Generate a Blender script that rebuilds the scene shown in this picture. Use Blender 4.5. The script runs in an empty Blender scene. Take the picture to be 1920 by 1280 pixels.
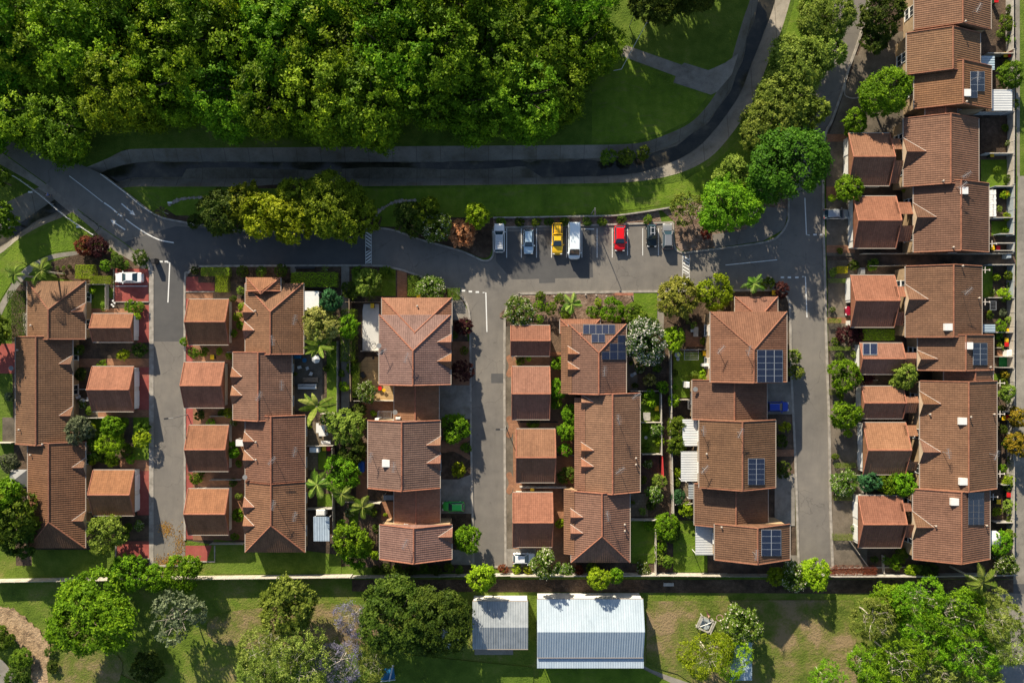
import bpy, math, random
import numpy as np
from mathutils import Vector, Matrix
from mathutils.geometry import tessellate_polygon

# ------------------------------------------------------------------ camera, sky, sun
SCN = bpy.context.scene
COL = SCN.collection
H = 120.0          # height of the drone above the ground, metres
S = 0.0931         # metres of ground per photo pixel
R = math.radians
cam_d = bpy.data.cameras.new("camera")
cam = bpy.data.objects.new("camera", cam_d)
COL.objects.link(cam)
cam.location = (0, 0, H)
cam_d.sensor_width = 36
cam_d.lens = 36 * H / (1920 * S)
cam_d.clip_end = 2000
SCN.camera = cam

SUN_EL, SUN_AZ = 23.0, -22.0       # azimuth measured from +Y (top of the photo) towards +X
world = bpy.data.worlds.new("World")
SCN.world = world
world.use_nodes = True
wn = world.node_tree
bg = wn.nodes["Background"]
sky = wn.nodes.new("ShaderNodeTexSky")
sky.sky_type = 'NISHITA'
sky.sun_disc = False
sky.sun_elevation = R(SUN_EL)
sky.sun_rotation = R(SUN_AZ % 360)
wn.links.new(sky.outputs[0], bg.inputs[0])
bg.inputs[1].default_value = 0.074
sun_d = bpy.data.lights.new("sun", 'SUN')
sun_d.energy = 5.0
sun_d.angle = R(0.53)
sun_d.color = (1.0, 0.88, 0.69)
sun = bpy.data.objects.new("sun", sun_d)
COL.objects.link(sun)
sv = Vector((math.sin(R(SUN_AZ)) * math.cos(R(SUN_EL)), math.cos(R(SUN_AZ)) * math.cos(R(SUN_EL)), math.sin(R(SUN_EL))))
sun.rotation_euler = sv.to_track_quat('Z', 'Y').to_euler()
sun.location = sv * 100
vs = SCN.view_settings
vs.view_transform = 'Standard'
vs.look = 'None'
vs.gamma = 1
vs.exposure = 0.85
SCN.cycles.max_bounces = 4
SCN.cycles.diffuse_bounces = 2
SCN.cycles.glossy_bounces = 2
SCN.cycles.transmission_bounces = 2

def P(px, py, h=0.0):
    k = S * (H - h) / H
    return Vector(((px - 960) * k, -(py - 640) * k, h))

# ------------------------------------------------------------------ mesh helpers
class MB:
    def __init__(s):
        s.v = []; s.f = []; s.uv = []; s.tu = []; s.mi = []
    def face(s, pts, uv=None, tu=(0, 0, 0), mi=0):
        b = len(s.v)
        s.v += [tuple(p) for p in pts]
        s.f.append(list(range(b, b + len(pts))))
        s.uv.append(uv if uv else [(p[0], p[1]) for p in pts])
        s.tu.append(tuple(tu)); s.mi.append(mi)
    def box(s, c, size, rz=0, mi=0):
        hx, hy, hz = size[0] / 2, size[1] / 2, size[2] / 2
        m = Matrix.Rotation(rz, 3, 'Z')
        q = [Vector(c) + m @ Vector((x * hx, y * hy, z * hz)) for x in (-1, 1) for y in (-1, 1) for z in (-1, 1)]
        for f in ((0, 1, 3, 2), (4, 6, 7, 5), (0, 4, 5, 1), (2, 3, 7, 6), (0, 2, 6, 4), (1, 5, 7, 3)):
            s.face([q[i] for i in f], mi=mi)
        return s
    def bar(s, a, b, r, mi=0, n=5, r2=None):
        a = Vector(a); b = Vector(b); d = b - a
        if d.length < 1e-6: return s
        r2 = r if r2 is None else r2
        u = d.orthogonal().normalized(); w = d.normalized().cross(u)
        ra = [a + (u * math.cos(t) + w * math.sin(t)) * r for t in [2 * math.pi * i / n for i in range(n)]]
        rb = [b + (u * math.cos(t) + w * math.sin(t)) * r2 for t in [2 * math.pi * i / n for i in range(n)]]
        for i in range(n):
            j = (i + 1) % n
            s.face([ra[i], ra[j], rb[j], rb[i]], mi=mi)
        s.face(ra[::-1], mi=mi); s.face(rb, mi=mi)
        return s
    def prism(s, pts, z0, z1, mi=0):
        """pts: xy outline, extruded"""
        n = len(pts)
        a = 0
        for i in range(n):
            j = (i + 1) % n
            a += pts[i][0] * pts[j][1] - pts[j][0] * pts[i][1]
        if a < 0: pts = pts[::-1]
        for i in range(n):
            j = (i + 1) % n
            s.face([(pts[i][0], pts[i][1], z0), (pts[j][0], pts[j][1], z0), (pts[j][0], pts[j][1], z1), (pts[i][0], pts[i][1], z1)], mi=mi)
        s.poly([(p[0], p[1], z1) for p in pts], mi=mi)
        s.poly([(p[0], p[1], z0) for p in pts], mi=mi)
        return s
    def poly(s, pts, holes=(), mi=0, uv=None):
        loops = [[Vector(p) for p in pts]] + [[Vector(p) for p in h] for h in holes]
        flat = [p for l in loops for p in l]
        for t in tessellate_polygon(loops):
            q = [flat[i] for i in t]
            n = (q[1] - q[0]).cross(q[2] - q[0])
            if n.z < 0: q = q[::-1]
            s.face(q, mi=mi)
    def disc(s, c, r, z0, z1, n=16, mi=0, r2=None):
        r2 = r if r2 is None else r2
        lo = [(c[0] + r * math.cos(2 * math.pi * i / n), c[1] + r * math.sin(2 * math.pi * i / n), z0) for i in range(n)]
        hi = [(c[0] + r2 * math.cos(2 * math.pi * i / n), c[1] + r2 * math.sin(2 * math.pi * i / n), z1) for i in range(n)]
        for i in range(n):
            j = (i + 1) % n
            s.face([lo[i], lo[j], hi[j], hi[i]], mi=mi)
        s.face(hi, mi=mi); s.face(lo[::-1], mi=mi)
        return s
    def build(s, name, mats, parent=None, smooth=False, origin=None):
        me = bpy.data.meshes.new(name)
        v = s.v
        if origin is not None:
            v = [(p[0] - origin[0], p[1] - origin[1], p[2] - origin[2]) for p in v]
        me.from_pydata(v, [], s.f)
        if not isinstance(mats, (list, tuple)): mats = [mats]
        for m in mats: me.materials.append(m)
        me.polygons.foreach_set("material_index", s.mi)
        uvl = me.uv_layers.new(name="UVMap")
        uvl.data.foreach_set("uv", [c for f in s.uv for p in f for c in p])
        at = me.attributes.new("tu", 'FLOAT_VECTOR', 'FACE')
        at.data.foreach_set("vector", [c for t in s.tu for c in t])
        if smooth:
            me.polygons.foreach_set("use_smooth", [True] * len(s.f))
            import bmesh
            bm = bmesh.new(); bm.from_mesh(me); bmesh.ops.remove_doubles(bm, verts=bm.verts, dist=1e-4); bm.to_mesh(me); bm.free()
        o = bpy.data.objects.new(name, me)
        COL.objects.link(o)
        if parent is not None:
            o.parent = parent
        elif origin is not None:
            o.location = origin
        return o

def tag(o, label=None, cat=None, group=None, kind=None):
    if label: o["label"] = label
    if cat: o["category"] = cat
    if group: o["group"] = group
    if kind: o["kind"] = kind
    return o

def thing(name, label, cat, loc=(0, 0, 0), rz=0, group=None):
    o = bpy.data.objects.new(name, None)
    o.empty_display_size = 0.5
    COL.objects.link(o)
    o.location = loc
    o.rotation_euler = (0, 0, rz)
    return tag(o, label, cat, group)

def copy_tree(src, kids, loc, rz=0):
    """copy of a thing and its parts (kids: nested lists [(child, [grandchildren])])"""
    r = src.copy(); COL.objects.link(r); r.location = loc; r.rotation_euler = (0, 0, rz)
    for ch, gs in kids:
        c = ch.copy(); COL.objects.link(c); c.parent = r
        for g in gs:
            d = g.copy(); COL.objects.link(d); d.parent = c
    return r

def smooth(pts, n=6, closed=False):
    out = []
    m = len(pts)
    rng = range(m if closed else m - 1)
    for i in rng:
        p0 = pts[(i - 1) % m] if closed or i > 0 else pts[i]
        p1 = pts[i]; p2 = pts[(i + 1) % m]
        p3 = pts[(i + 2) % m] if closed or i + 2 < m else p2
        for k in range(n):
            t = k / n
            out.append(tuple(0.5 * ((2 * p1[a]) + (-p0[a] + p2[a]) * t + (2 * p0[a] - 5 * p1[a] + 4 * p2[a] - p3[a]) * t * t + (-p0[a] + 3 * p1[a] - 3 * p2[a] + p3[a]) * t ** 3) for a in (0, 1)))
    if not closed: out.append(tuple(pts[-1]))
    return out

# ------------------------------------------------------------------ materials
class NT:
    def __init__(s, name):
        s.m = bpy.data.materials.new(name); s.m.use_nodes = True
        s.t = s.m.node_tree; s.b = s.t.nodes["Principled BSDF"]
        s.out = s.t.nodes["Material Output"]
    def n(s, typ, **kw):
        x = s.t.nodes.new("ShaderNode" + typ)
        for k, v in kw.items(): setattr(x, k, v)
        return x
    def l(s, a, b): s.t.links.new(a, b)
    def math(s, op, a, b=None, c=None):
        x = s.n("Math", operation=op)
        for i, q in enumerate((a, b, c)):
            if q is None: continue
            if isinstance(q, (int, float)): x.inputs[i].default_value = q
            else: s.l(q, x.inputs[i])
        return x.outputs[0]
    def mix(s, f, a, b, blend='MIX'):
        x = s.n("Mix", data_type='RGBA', blend_type=blend)
        for i, q in ((0, f), (6, a), (7, b)):
            if isinstance(q, (int, float)): x.inputs[i].default_value = q
            elif isinstance(q, tuple): x.inputs[i].default_value = (*q[:3], 1)
            else: s.l(q, x.inputs[i])
        return x.outputs[2]
    def ramp(s, f, stops):
        x = s.n("ValToRGB")
        e = x.color_ramp.elements
        while len(e) < len(stops): e.new(0.5)
        for el, (p, c) in zip(e, stops):
            el.position = p; el.color = (*c, 1) if len(c) == 3 else c
        s.l(f, x.inputs[0])
        return x.outputs[0]
    def pos(s):
        return s.n("NewGeometry").outputs['Position']
    def noise(s, vec, scale, detail=3, rough=0.55, dist=0):
        x = s.n("TexNoise"); x.inputs['Scale'].default_value = scale
        x.inputs['Detail'].default_value = detail; x.inputs['Roughness'].default_value = rough
        x.inputs['Distortion'].default_value = dist
        s.l(vec, x.inputs['Vector'])
        return x.outputs[0]
    def stretch(s, vec, sc):
        x = s.n("Mapping"); x.inputs['Scale'].default_value = sc; s.l(vec, x.inputs[0]); return x.outputs[0]
    def n_x(s, v):
        x = s.n('SeparateXYZ'); s.l(v, x.inputs[0]); return x.outputs[0]

def plain(name, c, rough=0.6, metal=0.0, spec=0.4, vary=0.0, scale=0.8):
    k = NT(name)
    k.b.inputs['Roughness'].default_value = rough
    k.b.inputs['Metallic'].default_value = metal
    k.b.inputs['Specular IOR Level'].default_value = spec
    if vary:
        f = k.noise(k.pos(), scale, 4)
        lo = tuple(x * (1 - vary) for x in c); hi = tuple(min(1, x * (1 + vary)) for x in c)
        k.l(k.ramp(f, [(0.3, lo), (0.7, hi)]), k.b.inputs['Base Color'])
    else:
        f = k.noise(k.pos(), 3.0, 2)
        k.l(k.ramp(f, [(0.3, tuple(x * .94 for x in c)), (0.7, tuple(min(1, x * 1.04) for x in c))]), k.b.inputs['Base Color'])
    return k.m

def ground_mat(name, stops, s1=0.06, s2=0.6, s3=6.0, w=(0.45, 0.35, 0.2), rough=0.95, stretch=None, bump=0.0, extra=None):
    """three octaves of world-space noise through a colour ramp"""
    k = NT(name)
    p = k.pos()
    if stretch: p2 = k.stretch(p, stretch)
    else: p2 = p
    a = k.noise(p, s1, 3); b = k.noise(p2, s2, 4, 0.6); c = k.noise(p, s3, 3, 0.7)
    f = k.math('MULTIPLY', a, w[0]); f = k.math('MULTIPLY_ADD', b, w[1], f); f = k.math('MULTIPLY_ADD', c, w[2], f)
    col = k.ramp(f, stops)
    if extra: col = extra(k, col, p)
    k.l(col, k.b.inputs['Base Color'])
    k.b.inputs['Roughness'].default_value = rough
    k.b.inputs['Specular IOR Level'].default_value = 0.2
    if bump:
        bn = k.n("Bump"); bn.inputs['Strength'].default_value = bump; bn.inputs['Distance'].default_value = 0.3
        k.l(k.noise(p, 3.0, 4, 0.7), bn.inputs['Height']); k.l(bn.outputs[0], k.b.inputs['Normal'])
    return k.m

def profile_mat(name, lo, hi, pu, au, pv=0, av=0, rough=0.75, tilevar=0.5, stain=0.25, spec=0.3, dark=0.6, metal=0.0):
    """roof sheet or tile: rolls of period pu along u and courses of period pv along v tilt the normal"""
    k = NT(name)
    uv = k.n("UVMap"); uv.uv_map = "UVMap"
    sep = k.n("SeparateXYZ"); k.l(uv.outputs[0], sep.inputs[0])
    u, v = sep.outputs[0], sep.outputs[1]
    geo = k.n("NewGeometry")
    at = k.n("Attribute"); at.attribute_name = "tu"; at.attribute_type = 'GEOMETRY'
    wu = k.math('SINE', k.math('MULTIPLY', u, 2 * math.pi / pu))
    sc = k.n("VectorMath", operation='SCALE'); k.l(at.outputs['Vector'], sc.inputs[0]); k.l(k.math('MULTIPLY', wu, au), sc.inputs[3])
    add = k.n("VectorMath", operation='ADD'); k.l(geo.outputs['Normal'], add.inputs[0]); k.l(sc.outputs[0], add.inputs[1])
    last = add.outputs[0]
    if pv:
        cr = k.n("VectorMath", operation='CROSS_PRODUCT'); k.l(geo.outputs['Normal'], cr.inputs[0]); k.l(at.outputs['Vector'], cr.inputs[1])
        fr = k.math('FRACT', k.math('DIVIDE', v, pv))
        edge = k.math('GREATER_THAN', fr, 0.8)
        s2 = k.n("VectorMath", operation='SCALE'); k.l(cr.outputs[0], s2.inputs[0]); k.l(k.math('MULTIPLY', edge, -av), s2.inputs[3])
        a2 = k.n("VectorMath", operation='ADD'); k.l(last, a2.inputs[0]); k.l(s2.outputs[0], a2.inputs[1]); last = a2.outputs[0]
    nm = k.n("VectorMath", operation='NORMALIZE'); k.l(last, nm.inputs[0]); k.l(nm.outputs[0], k.b.inputs['Normal'])
    # tile to tile colour
    cell = k.n("CombineXYZ")
    k.l(k.math('FLOOR', k.math('DIVIDE', u, pu)), cell.inputs[0])
    k.l(k.math('FLOOR', k.math('DIVIDE', v, pv if pv else 1.1)), cell.inputs[1])
    wnz = k.n("TexWhiteNoise"); wnz.noise_dimensions = '3D'; k.l(cell.outputs[0], wnz.inputs[0])
    big = k.noise(geo.outputs['Position'], 0.35, 4, 0.6)
    f = k.math('MULTIPLY_ADD', wnz.outputs[0], tilevar, k.math('MULTIPLY', big, 1 - tilevar))
    col = k.ramp(f, [(0.2, lo), (0.75, hi)])
    st = k.noise(k.stretch(geo.outputs['Position'], (1, 1, 1)), 1.3, 5, 0.7)
    col = k.mix(k.ramp(st, [(0.5, (0, 0, 0)), (0.72, (stain, stain, stain))]), col, tuple(x * 0.35 for x in lo))
    sv2 = k.n("CombineXYZ"); k.l(k.math('MULTIPLY', u, 1.1), sv2.inputs[0]); k.l(k.math('MULTIPLY', v, .16), sv2.inputs[1]); k.l(k.math('MULTIPLY', k.n_x(geo.outputs['Position']), .02), sv2.inputs[2])
    wr = k.noise(sv2.outputs[0], 1.0, 5, .7)
    col = k.mix(k.ramp(wr, [(.50, (0, 0, 0)), (.70, (stain * 1.2, stain * 1.2, stain * 1.2))]), col, tuple(x * .5 for x in lo))
    col = k.mix(k.ramp(wr, [(.28, (.35, .35, .35)), (.42, (0, 0, 0))]), col, tuple(min(1, x * 1.25 + .03) for x in hi))
    # narrow gaps between tiles (darker lines)
    gap = k.math('GREATER_THAN', k.math('FRACT', k.math('DIVIDE', u, pu)), 0.84)
    if pv: gap = k.math('MAXIMUM', gap, k.math('GREATER_THAN', k.math('FRACT', k.math('DIVIDE', v, pv)), 0.84))
    col = k.mix(k.math('MULTIPLY', gap, 1 - dark), col, tuple(x * 0.3 for x in lo))
    # random per object tint
    oi = k.n("ObjectInfo")
    hs = k.n("HueSaturation"); k.l(col, hs.inputs['Color'])
    k.l(k.math('MULTIPLY_ADD', oi.outputs['Random'], 0.30, 0.86), hs.inputs['Value'])
    k.l(k.math('MULTIPLY_ADD', k.math('FRACT', k.math('MULTIPLY', oi.outputs['Random'], 7.3)), 0.016, 0.492), hs.inputs['Hue'])
    k.l(k.math('MULTIPLY_ADD', k.math('FRACT', k.math('MULTIPLY', oi.outputs['Random'], 3.7)), 0.16, 0.88), hs.inputs['Saturation'])
    k.l(hs.outputs[0], k.b.inputs['Base Color'])
    k.b.inputs['Roughness'].default_value = rough
    k.b.inputs['Specular IOR Level'].default_value = spec
    k.b.inputs['Metallic'].default_value = metal
    return k.m

def leaf_mat(name, dark, mid, light, accent=None, acc_at=0.93, trans=0.36, rough=0.55):
    k = NT(name)
    at = k.n("Attribute"); at.attribute_name = "rnd"; at.attribute_type = 'GEOMETRY'
    stops = [(0.0, dark), (0.5, mid), (0.85, light)]
    col = k.ramp(at.outputs['Fac'], stops)
    oi = k.n("ObjectInfo")
    hs = k.n("HueSaturation"); k.l(col, hs.inputs['Color'])
    k.l(k.math('MULTIPLY_ADD', oi.outputs['Random'], 0.5, 0.75), hs.inputs['Value'])
    k.l(k.math('MULTIPLY_ADD', oi.outputs['Random'], 0.03, 0.485), hs.inputs['Hue'])
    col = hs.outputs[0]
    if accent:
        at2 = k.n("Attribute"); at2.attribute_name = "acc"; at2.attribute_type = 'GEOMETRY'
        col = k.mix(k.math('GREATER_THAN', at2.outputs['Fac'], acc_at), col, accent)
    k.l(col, k.b.inputs['Base Color'])
    k.b.inputs['Roughness'].default_value = rough
    k.b.inputs['Specular IOR Level'].default_value = 0.12
    tr = k.n("BsdfTranslucent"); k.l(col, tr.inputs[0])
    mx = k.n("MixShader"); mx.inputs[0].default_value = trans
    k.l(k.b.outputs[0], mx.inputs[1]); k.l(tr.outputs[0], mx.inputs[2]); k.l(mx.outputs[0], k.out.inputs[0])
    return k.m

def cracks(k, c, p):
    v = k.n("TexVoronoi", feature='DISTANCE_TO_EDGE'); v.inputs['Scale'].default_value = .16
    d = k.n("VectorMath", operation='ADD'); nz = k.n("TexNoise"); nz.inputs['Scale'].default_value = .5; nz.inputs['Detail'].default_value = 5
    k.l(p, nz.inputs['Vector']); k.l(p, d.inputs[0])
    s = k.n("VectorMath", operation='SCALE'); k.l(nz.outputs['Color'], s.inputs[0]); s.inputs[3].default_value = 2.5; k.l(s.outputs[0], d.inputs[1]); k.l(d.outputs[0], v.inputs['Vector'])
    ln = k.math('LESS_THAN', v.outputs['Distance'], .007)
    msk = k.math('GREATER_THAN', k.noise(p, .06, 2), .5)
    c = k.mix(k.math('MULTIPLY', k.math('MULTIPLY', ln, msk), .35), c, (.07, .065, .06))
    oil = k.noise(p, .9, 3, .5)
    c = k.mix(k.ramp(oil, [(.66, (0, 0, 0)), (.74, (.35, .35, .35))]), c, (.08, .075, .07))
    wear = k.noise(k.stretch(p, (1, .15, 1)), .9, 5, .7)
    return k.mix(k.ramp(wear, [(.5, (0, 0, 0)), (.75, (.3, .3, .3))]), c, (.12, .112, .10))
def streaks(k, col, p):
    n = k.noise(k.stretch(p, (0.25, 0.25, 1)), 1.0, 5, 0.7, 1.5)
    return k.mix(k.ramp(n, [(0.52, (0, 0, 0)), (0.7, (.35, .35, .35))]), col, (0.15, 0.115, 0.07))

M = {}
M['grass'] = ground_mat('grass', [(0.34, (.05, .085, .010)), (0.46, (.085, .145, .014)), (0.55, (.13, .195, .024)), (0.66, (.20, .20, .06))], 0.05, 0.5, 5.0, bump=0.6)
M['dry_grass'] = ground_mat('dry_grass', [(0.36, (.06, .10, .012)), (0.48, (.125, .19, .02)), (0.56, (.19, .21, .045)), (0.66, (.32, .24, .12))], 0.11, 0.4, 3.0, bump=0.8, w=(.4, .4, .2))
def weeds(k, c, p):
    n = k.noise(p, 9.0, 2, .5)
    c = k.mix(k.ramp(n, [(.60, (0, 0, 0)), (.68, (.6, .6, .6))]), c, (.20, .24, .05))
    w = k.noise(k.stretch(p, (.4, 1.2, 1)), .5, 6, .75, 1.0)
    c = k.mix(k.ramp(w, [(.54, (0, 0, 0)), (.68, (.55, .55, .55))]), c, (.17, .15, .06))
    m = k.math('SINE', k.math('MULTIPLY', k.math('ADD', k.n_x(p), k.math('MULTIPLY', w, 1.5)), 4.2))
    return k.mix(k.math('MULTIPLY_ADD', m, .06, .06), c, (.06, .11, .01))
M['lawn'] = ground_mat('lawn', [(0.34, (.06, .11, .009)), (0.5, (.12, .205, .014)), (0.66, (.20, .275, .03))], 0.12, .6, 6.0, bump=0.5, extra=weeds)
M['patchy'] = ground_mat('patchy', [(0.38, (.07, .11, .014)), (0.46, (.13, .17, .026)), (0.52, (.20, .185, .06)), (0.58, (.30, .22, .12))], 0.13, 0.35, 3.0, bump=0.9, w=(.5, .32, .18))
M['worn_earth'] = ground_mat('worn_earth', [(0.36, (.10, .12, .03)), (0.44, (.15, .13, .06)), (0.52, (.24, .17, .10)), (0.62, (.32, .23, .14))], 0.15, 0.6, 4.0, bump=.8)
M['soil'] = ground_mat('soil', [(0.35, (.035, .024, .016)), (0.5, (.09, .06, .04)), (0.66, (.19, .13, .09))], 0.25, 1.3, 7.0, bump=0.8)
M['mulch'] = ground_mat('mulch', [(0.35, (.10, .065, .045)), (0.5, (.22, .15, .11)), (0.66, (.36, .27, .21))], 0.4, 1.6, 8.0, bump=0.8)
M['asphalt'] = ground_mat('asphalt', [(0.34, (.145, .135, .123)), (0.5, (.20, .184, .163)), (0.66, (.26, .235, .20))], 0.07, 0.5, 9.0, w=(.5, .3, .2), extra=lambda k, c, p: cracks(k, c, p))
M['asphalt_new'] = ground_mat('asphalt_new', [(0.35, (.085, .085, .087)), (0.65, (.125, .122, .118))], 0.1, 0.6, 9.0)
M['concrete'] = ground_mat('concrete', [(0.34, (.15, .135, .115)), (0.5, (.27, .245, .21)), (0.66, (.38, .35, .30))], 0.15, 0.9, 6.0, extra=streaks)
def joints(k, c, p):
    c = streaks(k, c, p)
    sx = k.n("SeparateXYZ"); k.l(p, sx.inputs[0])
    j = k.math('LESS_THAN', k.math('FRACT', k.math('DIVIDE', sx.outputs[0], 4.2)), .028)
    c = k.mix(k.math('MULTIPLY', j, .5), c, (.06, .05, .04))
    al = k.noise(p, .35, 5, .65)
    return k.mix(k.ramp(al, [(.5, (0, 0, 0)), (.68, (.7, .7, .7))]), c, (.10, .085, .055))
M['channel_concrete'] = ground_mat('channel_concrete', [(0.34, (.13, .12, .105)), (0.5, (.23, .21, .175)), (0.66, (.33, .295, .25))], 0.1, 0.7, 6.0, extra=joints)
M['channel_bed'] = ground_mat('channel_bed', [(0.36, (.08, .07, .05)), (0.5, (.17, .15, .115)), (0.64, (.27, .235, .18))], 0.12, .5, 4.0, extra=joints)
M['old_concrete'] = ground_mat('old_concrete', [(0.34, (.05, .042, .034)), (0.47, (.13, .11, .085)), (0.58, (.21, .175, .135)), (0.7, (.29, .245, .19))], 0.12, 0.45, 5.0, extra=streaks)
M['path'] = ground_mat('path', [(0.35, (.17, .16, .14)), (0.65, (.36, .33, .28))], 0.12, 0.8, 6.0, extra=streaks)
M['kerb'] = plain('kerb', (.34, .31, .27), .9, vary=.3, scale=1.2)
M['paint_white'] = plain('paint_white', (.78, .78, .75), .7, vary=.12, scale=5)
M['bank_soil'] = ground_mat('bank_soil', [(0.36, (.12, .08, .05)), (0.5, (.42, .29, .17)), (0.64, (.62, .45, .28))], 0.5, 1.5, 5.0, bump=1.0)

def brick_mat(name, c1, c2, mortar, w=0.46, h=0.23):
    k = NT(name)
    b = k.n("TexBrick"); k.l(k.pos(), b.inputs['Vector'])
    b.inputs['Color1'].default_value = (*c1, 1); b.inputs['Color2'].default_value = (*c2, 1); b.inputs['Mortar'].default_value = (*mortar, 1)
    b.inputs['Scale'].default_value = 1.0; b.inputs['Brick Width'].default_value = w; b.inputs['Row Height'].default_value = h
    b.inputs['Mortar Size'].default_value = 0.02
    st = k.noise(k.pos(), 0.5, 5, 0.7)
    c = k.mix(k.ramp(st, [(.4, (0, 0, 0)), (.65, (.75, .75, .75))]), b.outputs[0], tuple(x * .45 for x in c1))
    k.l(c, k.b.inputs['Base Color']); k.b.inputs['Roughness'].default_value = .95
    return k.m
M['brick_paving'] = brick_mat('brick_paving', (.42, .20, .105), (.30, .135, .07), (.16, .11, .08))
M['pavers'] = brick_mat('pavers', (.26, .20, .13), (.19, .15, .10), (.06, .05, .04), 0.6, 0.5)
M['yard'] = ground_mat('yard', [(0.35, (.03, .026, .02)), (0.48, (.085, .062, .045)), (0.6, (.17, .115, .08))], 0.2, 0.7, 6.0, bump=.5)
M['red_pad'] = ground_mat('red_pad', [(0.35, (.26, .06, .05)), (0.65, (.42, .115, .095))], 0.2, 1.1, 6.0, extra=streaks)
M['deck'] = brick_mat('deck', (.62, .42, .20), (.50, .33, .15), (.2, .13, .07), 2.4, 0.28)
M['patio_pale'] = plain('patio_pale', (.62, .62, .60), .8, vary=.08, scale=1)

# walls and roofs
M['wall_cream'] = brick_mat('wall_cream', (.50, .34, .19), (.42, .28, .15), (.35, .27, .18), .3, .12)
M['wall_white'] = plain('wall_white', (.70, .68, .63), .8, vary=.12, scale=.8)
M['wall_render'] = plain('wall_render', (.58, .44, .30), .85, vary=.15, scale=.7)
M['tile_brown'] = profile_mat('tile_brown', (.135, .064, .033), (.225, .110, .057), .36, .32, .36, .2, tilevar=.25, dark=.75)
M['tile_pink'] = profile_mat('tile_pink', (.15, .084, .064), (.245, .142, .108), .36, .32, .36, .2, tilevar=.25, dark=.75)
M['tile_mid'] = profile_mat('tile_mid', (.15, .074, .044), (.25, .126, .074), .36, .32, .36, .2, tilevar=.25, dark=.75)
M['tile_orange'] = profile_mat('tile_orange', (.21, .088, .044), (.32, .142, .075), .36, .22, .36, .14, tilevar=.25, stain=.3, dark=.78)
M['cap_orange'] = plain('cap_orange', (.34, .135, .08), .8, vary=.25, scale=2)
M['cap_brown'] = plain('cap_brown', (.27, .115, .068), .8, vary=.25, scale=2)
M['cap_pale'] = plain('cap_pale', (.62, .56, .50), .8, vary=.15, scale=2)
M['steel_white'] = profile_mat('steel_white', (.50, .52, .53), (.62, .64, .64), .42, .22, 0, 0, .5, .15, .15, .4, .93)
M['steel_hall'] = profile_mat('steel_hall', (.35, .44, .52), (.45, .53, .60), .42, .28, 0, 0, .45, .15, .15, .4, .9)  # blue skylight of the shaded slope tinted into the whole roof colour
M['steel_blue'] = profile_mat('steel_blue', (.28, .37, .45), (.38, .47, .55), .42, .35, 0, 0, .45, .15, .25, .4, .9)
M['steel_grey'] = profile_mat('steel_grey', (.24, .27, .29), (.36, .39, .41), .42, .35, 0, 0, .5, .2, .3, .4, .85)
M['gutter'] = plain('gutter', (.42, .36, .30), .5)
M['white'] = plain('white', (.78, .78, .76), .5)
M['cream'] = plain('cream', (.72, .60, .46), .6)
M['dark'] = plain('dark', (.03, .03, .032), .6)
M['grey'] = plain('grey', (.22, .22, .22), .6, vary=.15)
M['steel'] = plain('steel', (.5, .5, .5), .35, .6)
M['timber'] = plain('timber', (.26, .19, .13), .85, vary=.3, scale=2)
M['fence_grey'] = plain('fence_grey', (.40, .38, .34), .85, vary=.25, scale=1.5)
M['fence_pale'] = plain('fence_pale', (.46, .42, .36), .85, vary=.2, scale=1.5)
M['fence_blue'] = plain('fence_blue', (.36, .41, .44), .7, vary=.12, scale=1.5)
M['bark'] = plain('bark', (.15, .11, .08), .95, vary=.3, scale=4)
M['bark_pale'] = plain('bark_pale', (.48, .43, .36), .9, vary=.25, scale=3)
M['glass'] = plain('glass', (.02, .03, .04), .06, spec=.8)
M['car_glass'] = plain('car_glass', (.03, .06, .085), .05, spec=.9)  # sky reflection put into the base colour as a blue tint
M['rubber'] = plain('rubber', (.02, .02, .02), .9)
M['solar'] = None
def solar():
    k = NT('solar_cell')
    uv = k.n("UVMap"); uv.uv_map = "UVMap"
    sep = k.n("SeparateXYZ"); k.l(uv.outputs[0], sep.inputs[0])
    g = k.math('MAXIMUM', k.math('GREATER_THAN', k.math('FRACT', k.math('DIVIDE', sep.outputs[0], .26)), .9), k.math('GREATER_THAN', k.math('FRACT', k.math('DIVIDE', sep.outputs[1], .26)), .9))
    k.l(k.mix(g, (.010, .016, .045), (.05, .06, .09)), k.b.inputs['Base Color'])
    k.b.inputs['Roughness'].default_value = .25; k.b.inputs['Specular IOR Level'].default_value = .6
    return k.m
M['solar'] = solar()
M['alu'] = plain('alu', (.62, .64, .66), .4, .3)
def water():
    k = NT('water')
    n = k.noise(k.pos(), .35, 5, .65)
    k.l(k.ramp(n, [(.40, (.02, .02, .015)), (.55, (.045, .04, .028)), (.68, (.10, .085, .055))]), k.b.inputs['Base Color'])
    k.b.inputs['Roughness'].default_value = .12
    bn = k.n("Bump"); bn.inputs['Strength'].default_value = .15; k.l(k.noise(k.pos(), 2.0, 3), bn.inputs['Height']); k.l(bn.outputs[0], k.b.inputs['Normal'])
    return k.m
M['water'] = water()
def paint(name, c, rough=.3, metal=0.0):
    k = NT(name)
    k.b.inputs['Base Color'].default_value = (*c, 1); k.b.inputs['Roughness'].default_value = rough
    k.b.inputs['Metallic'].default_value = metal; k.b.inputs['Coat Weight'].default_value = .6; k.b.inputs['Coat Roughness'].default_value = .08
    return k.m
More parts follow.
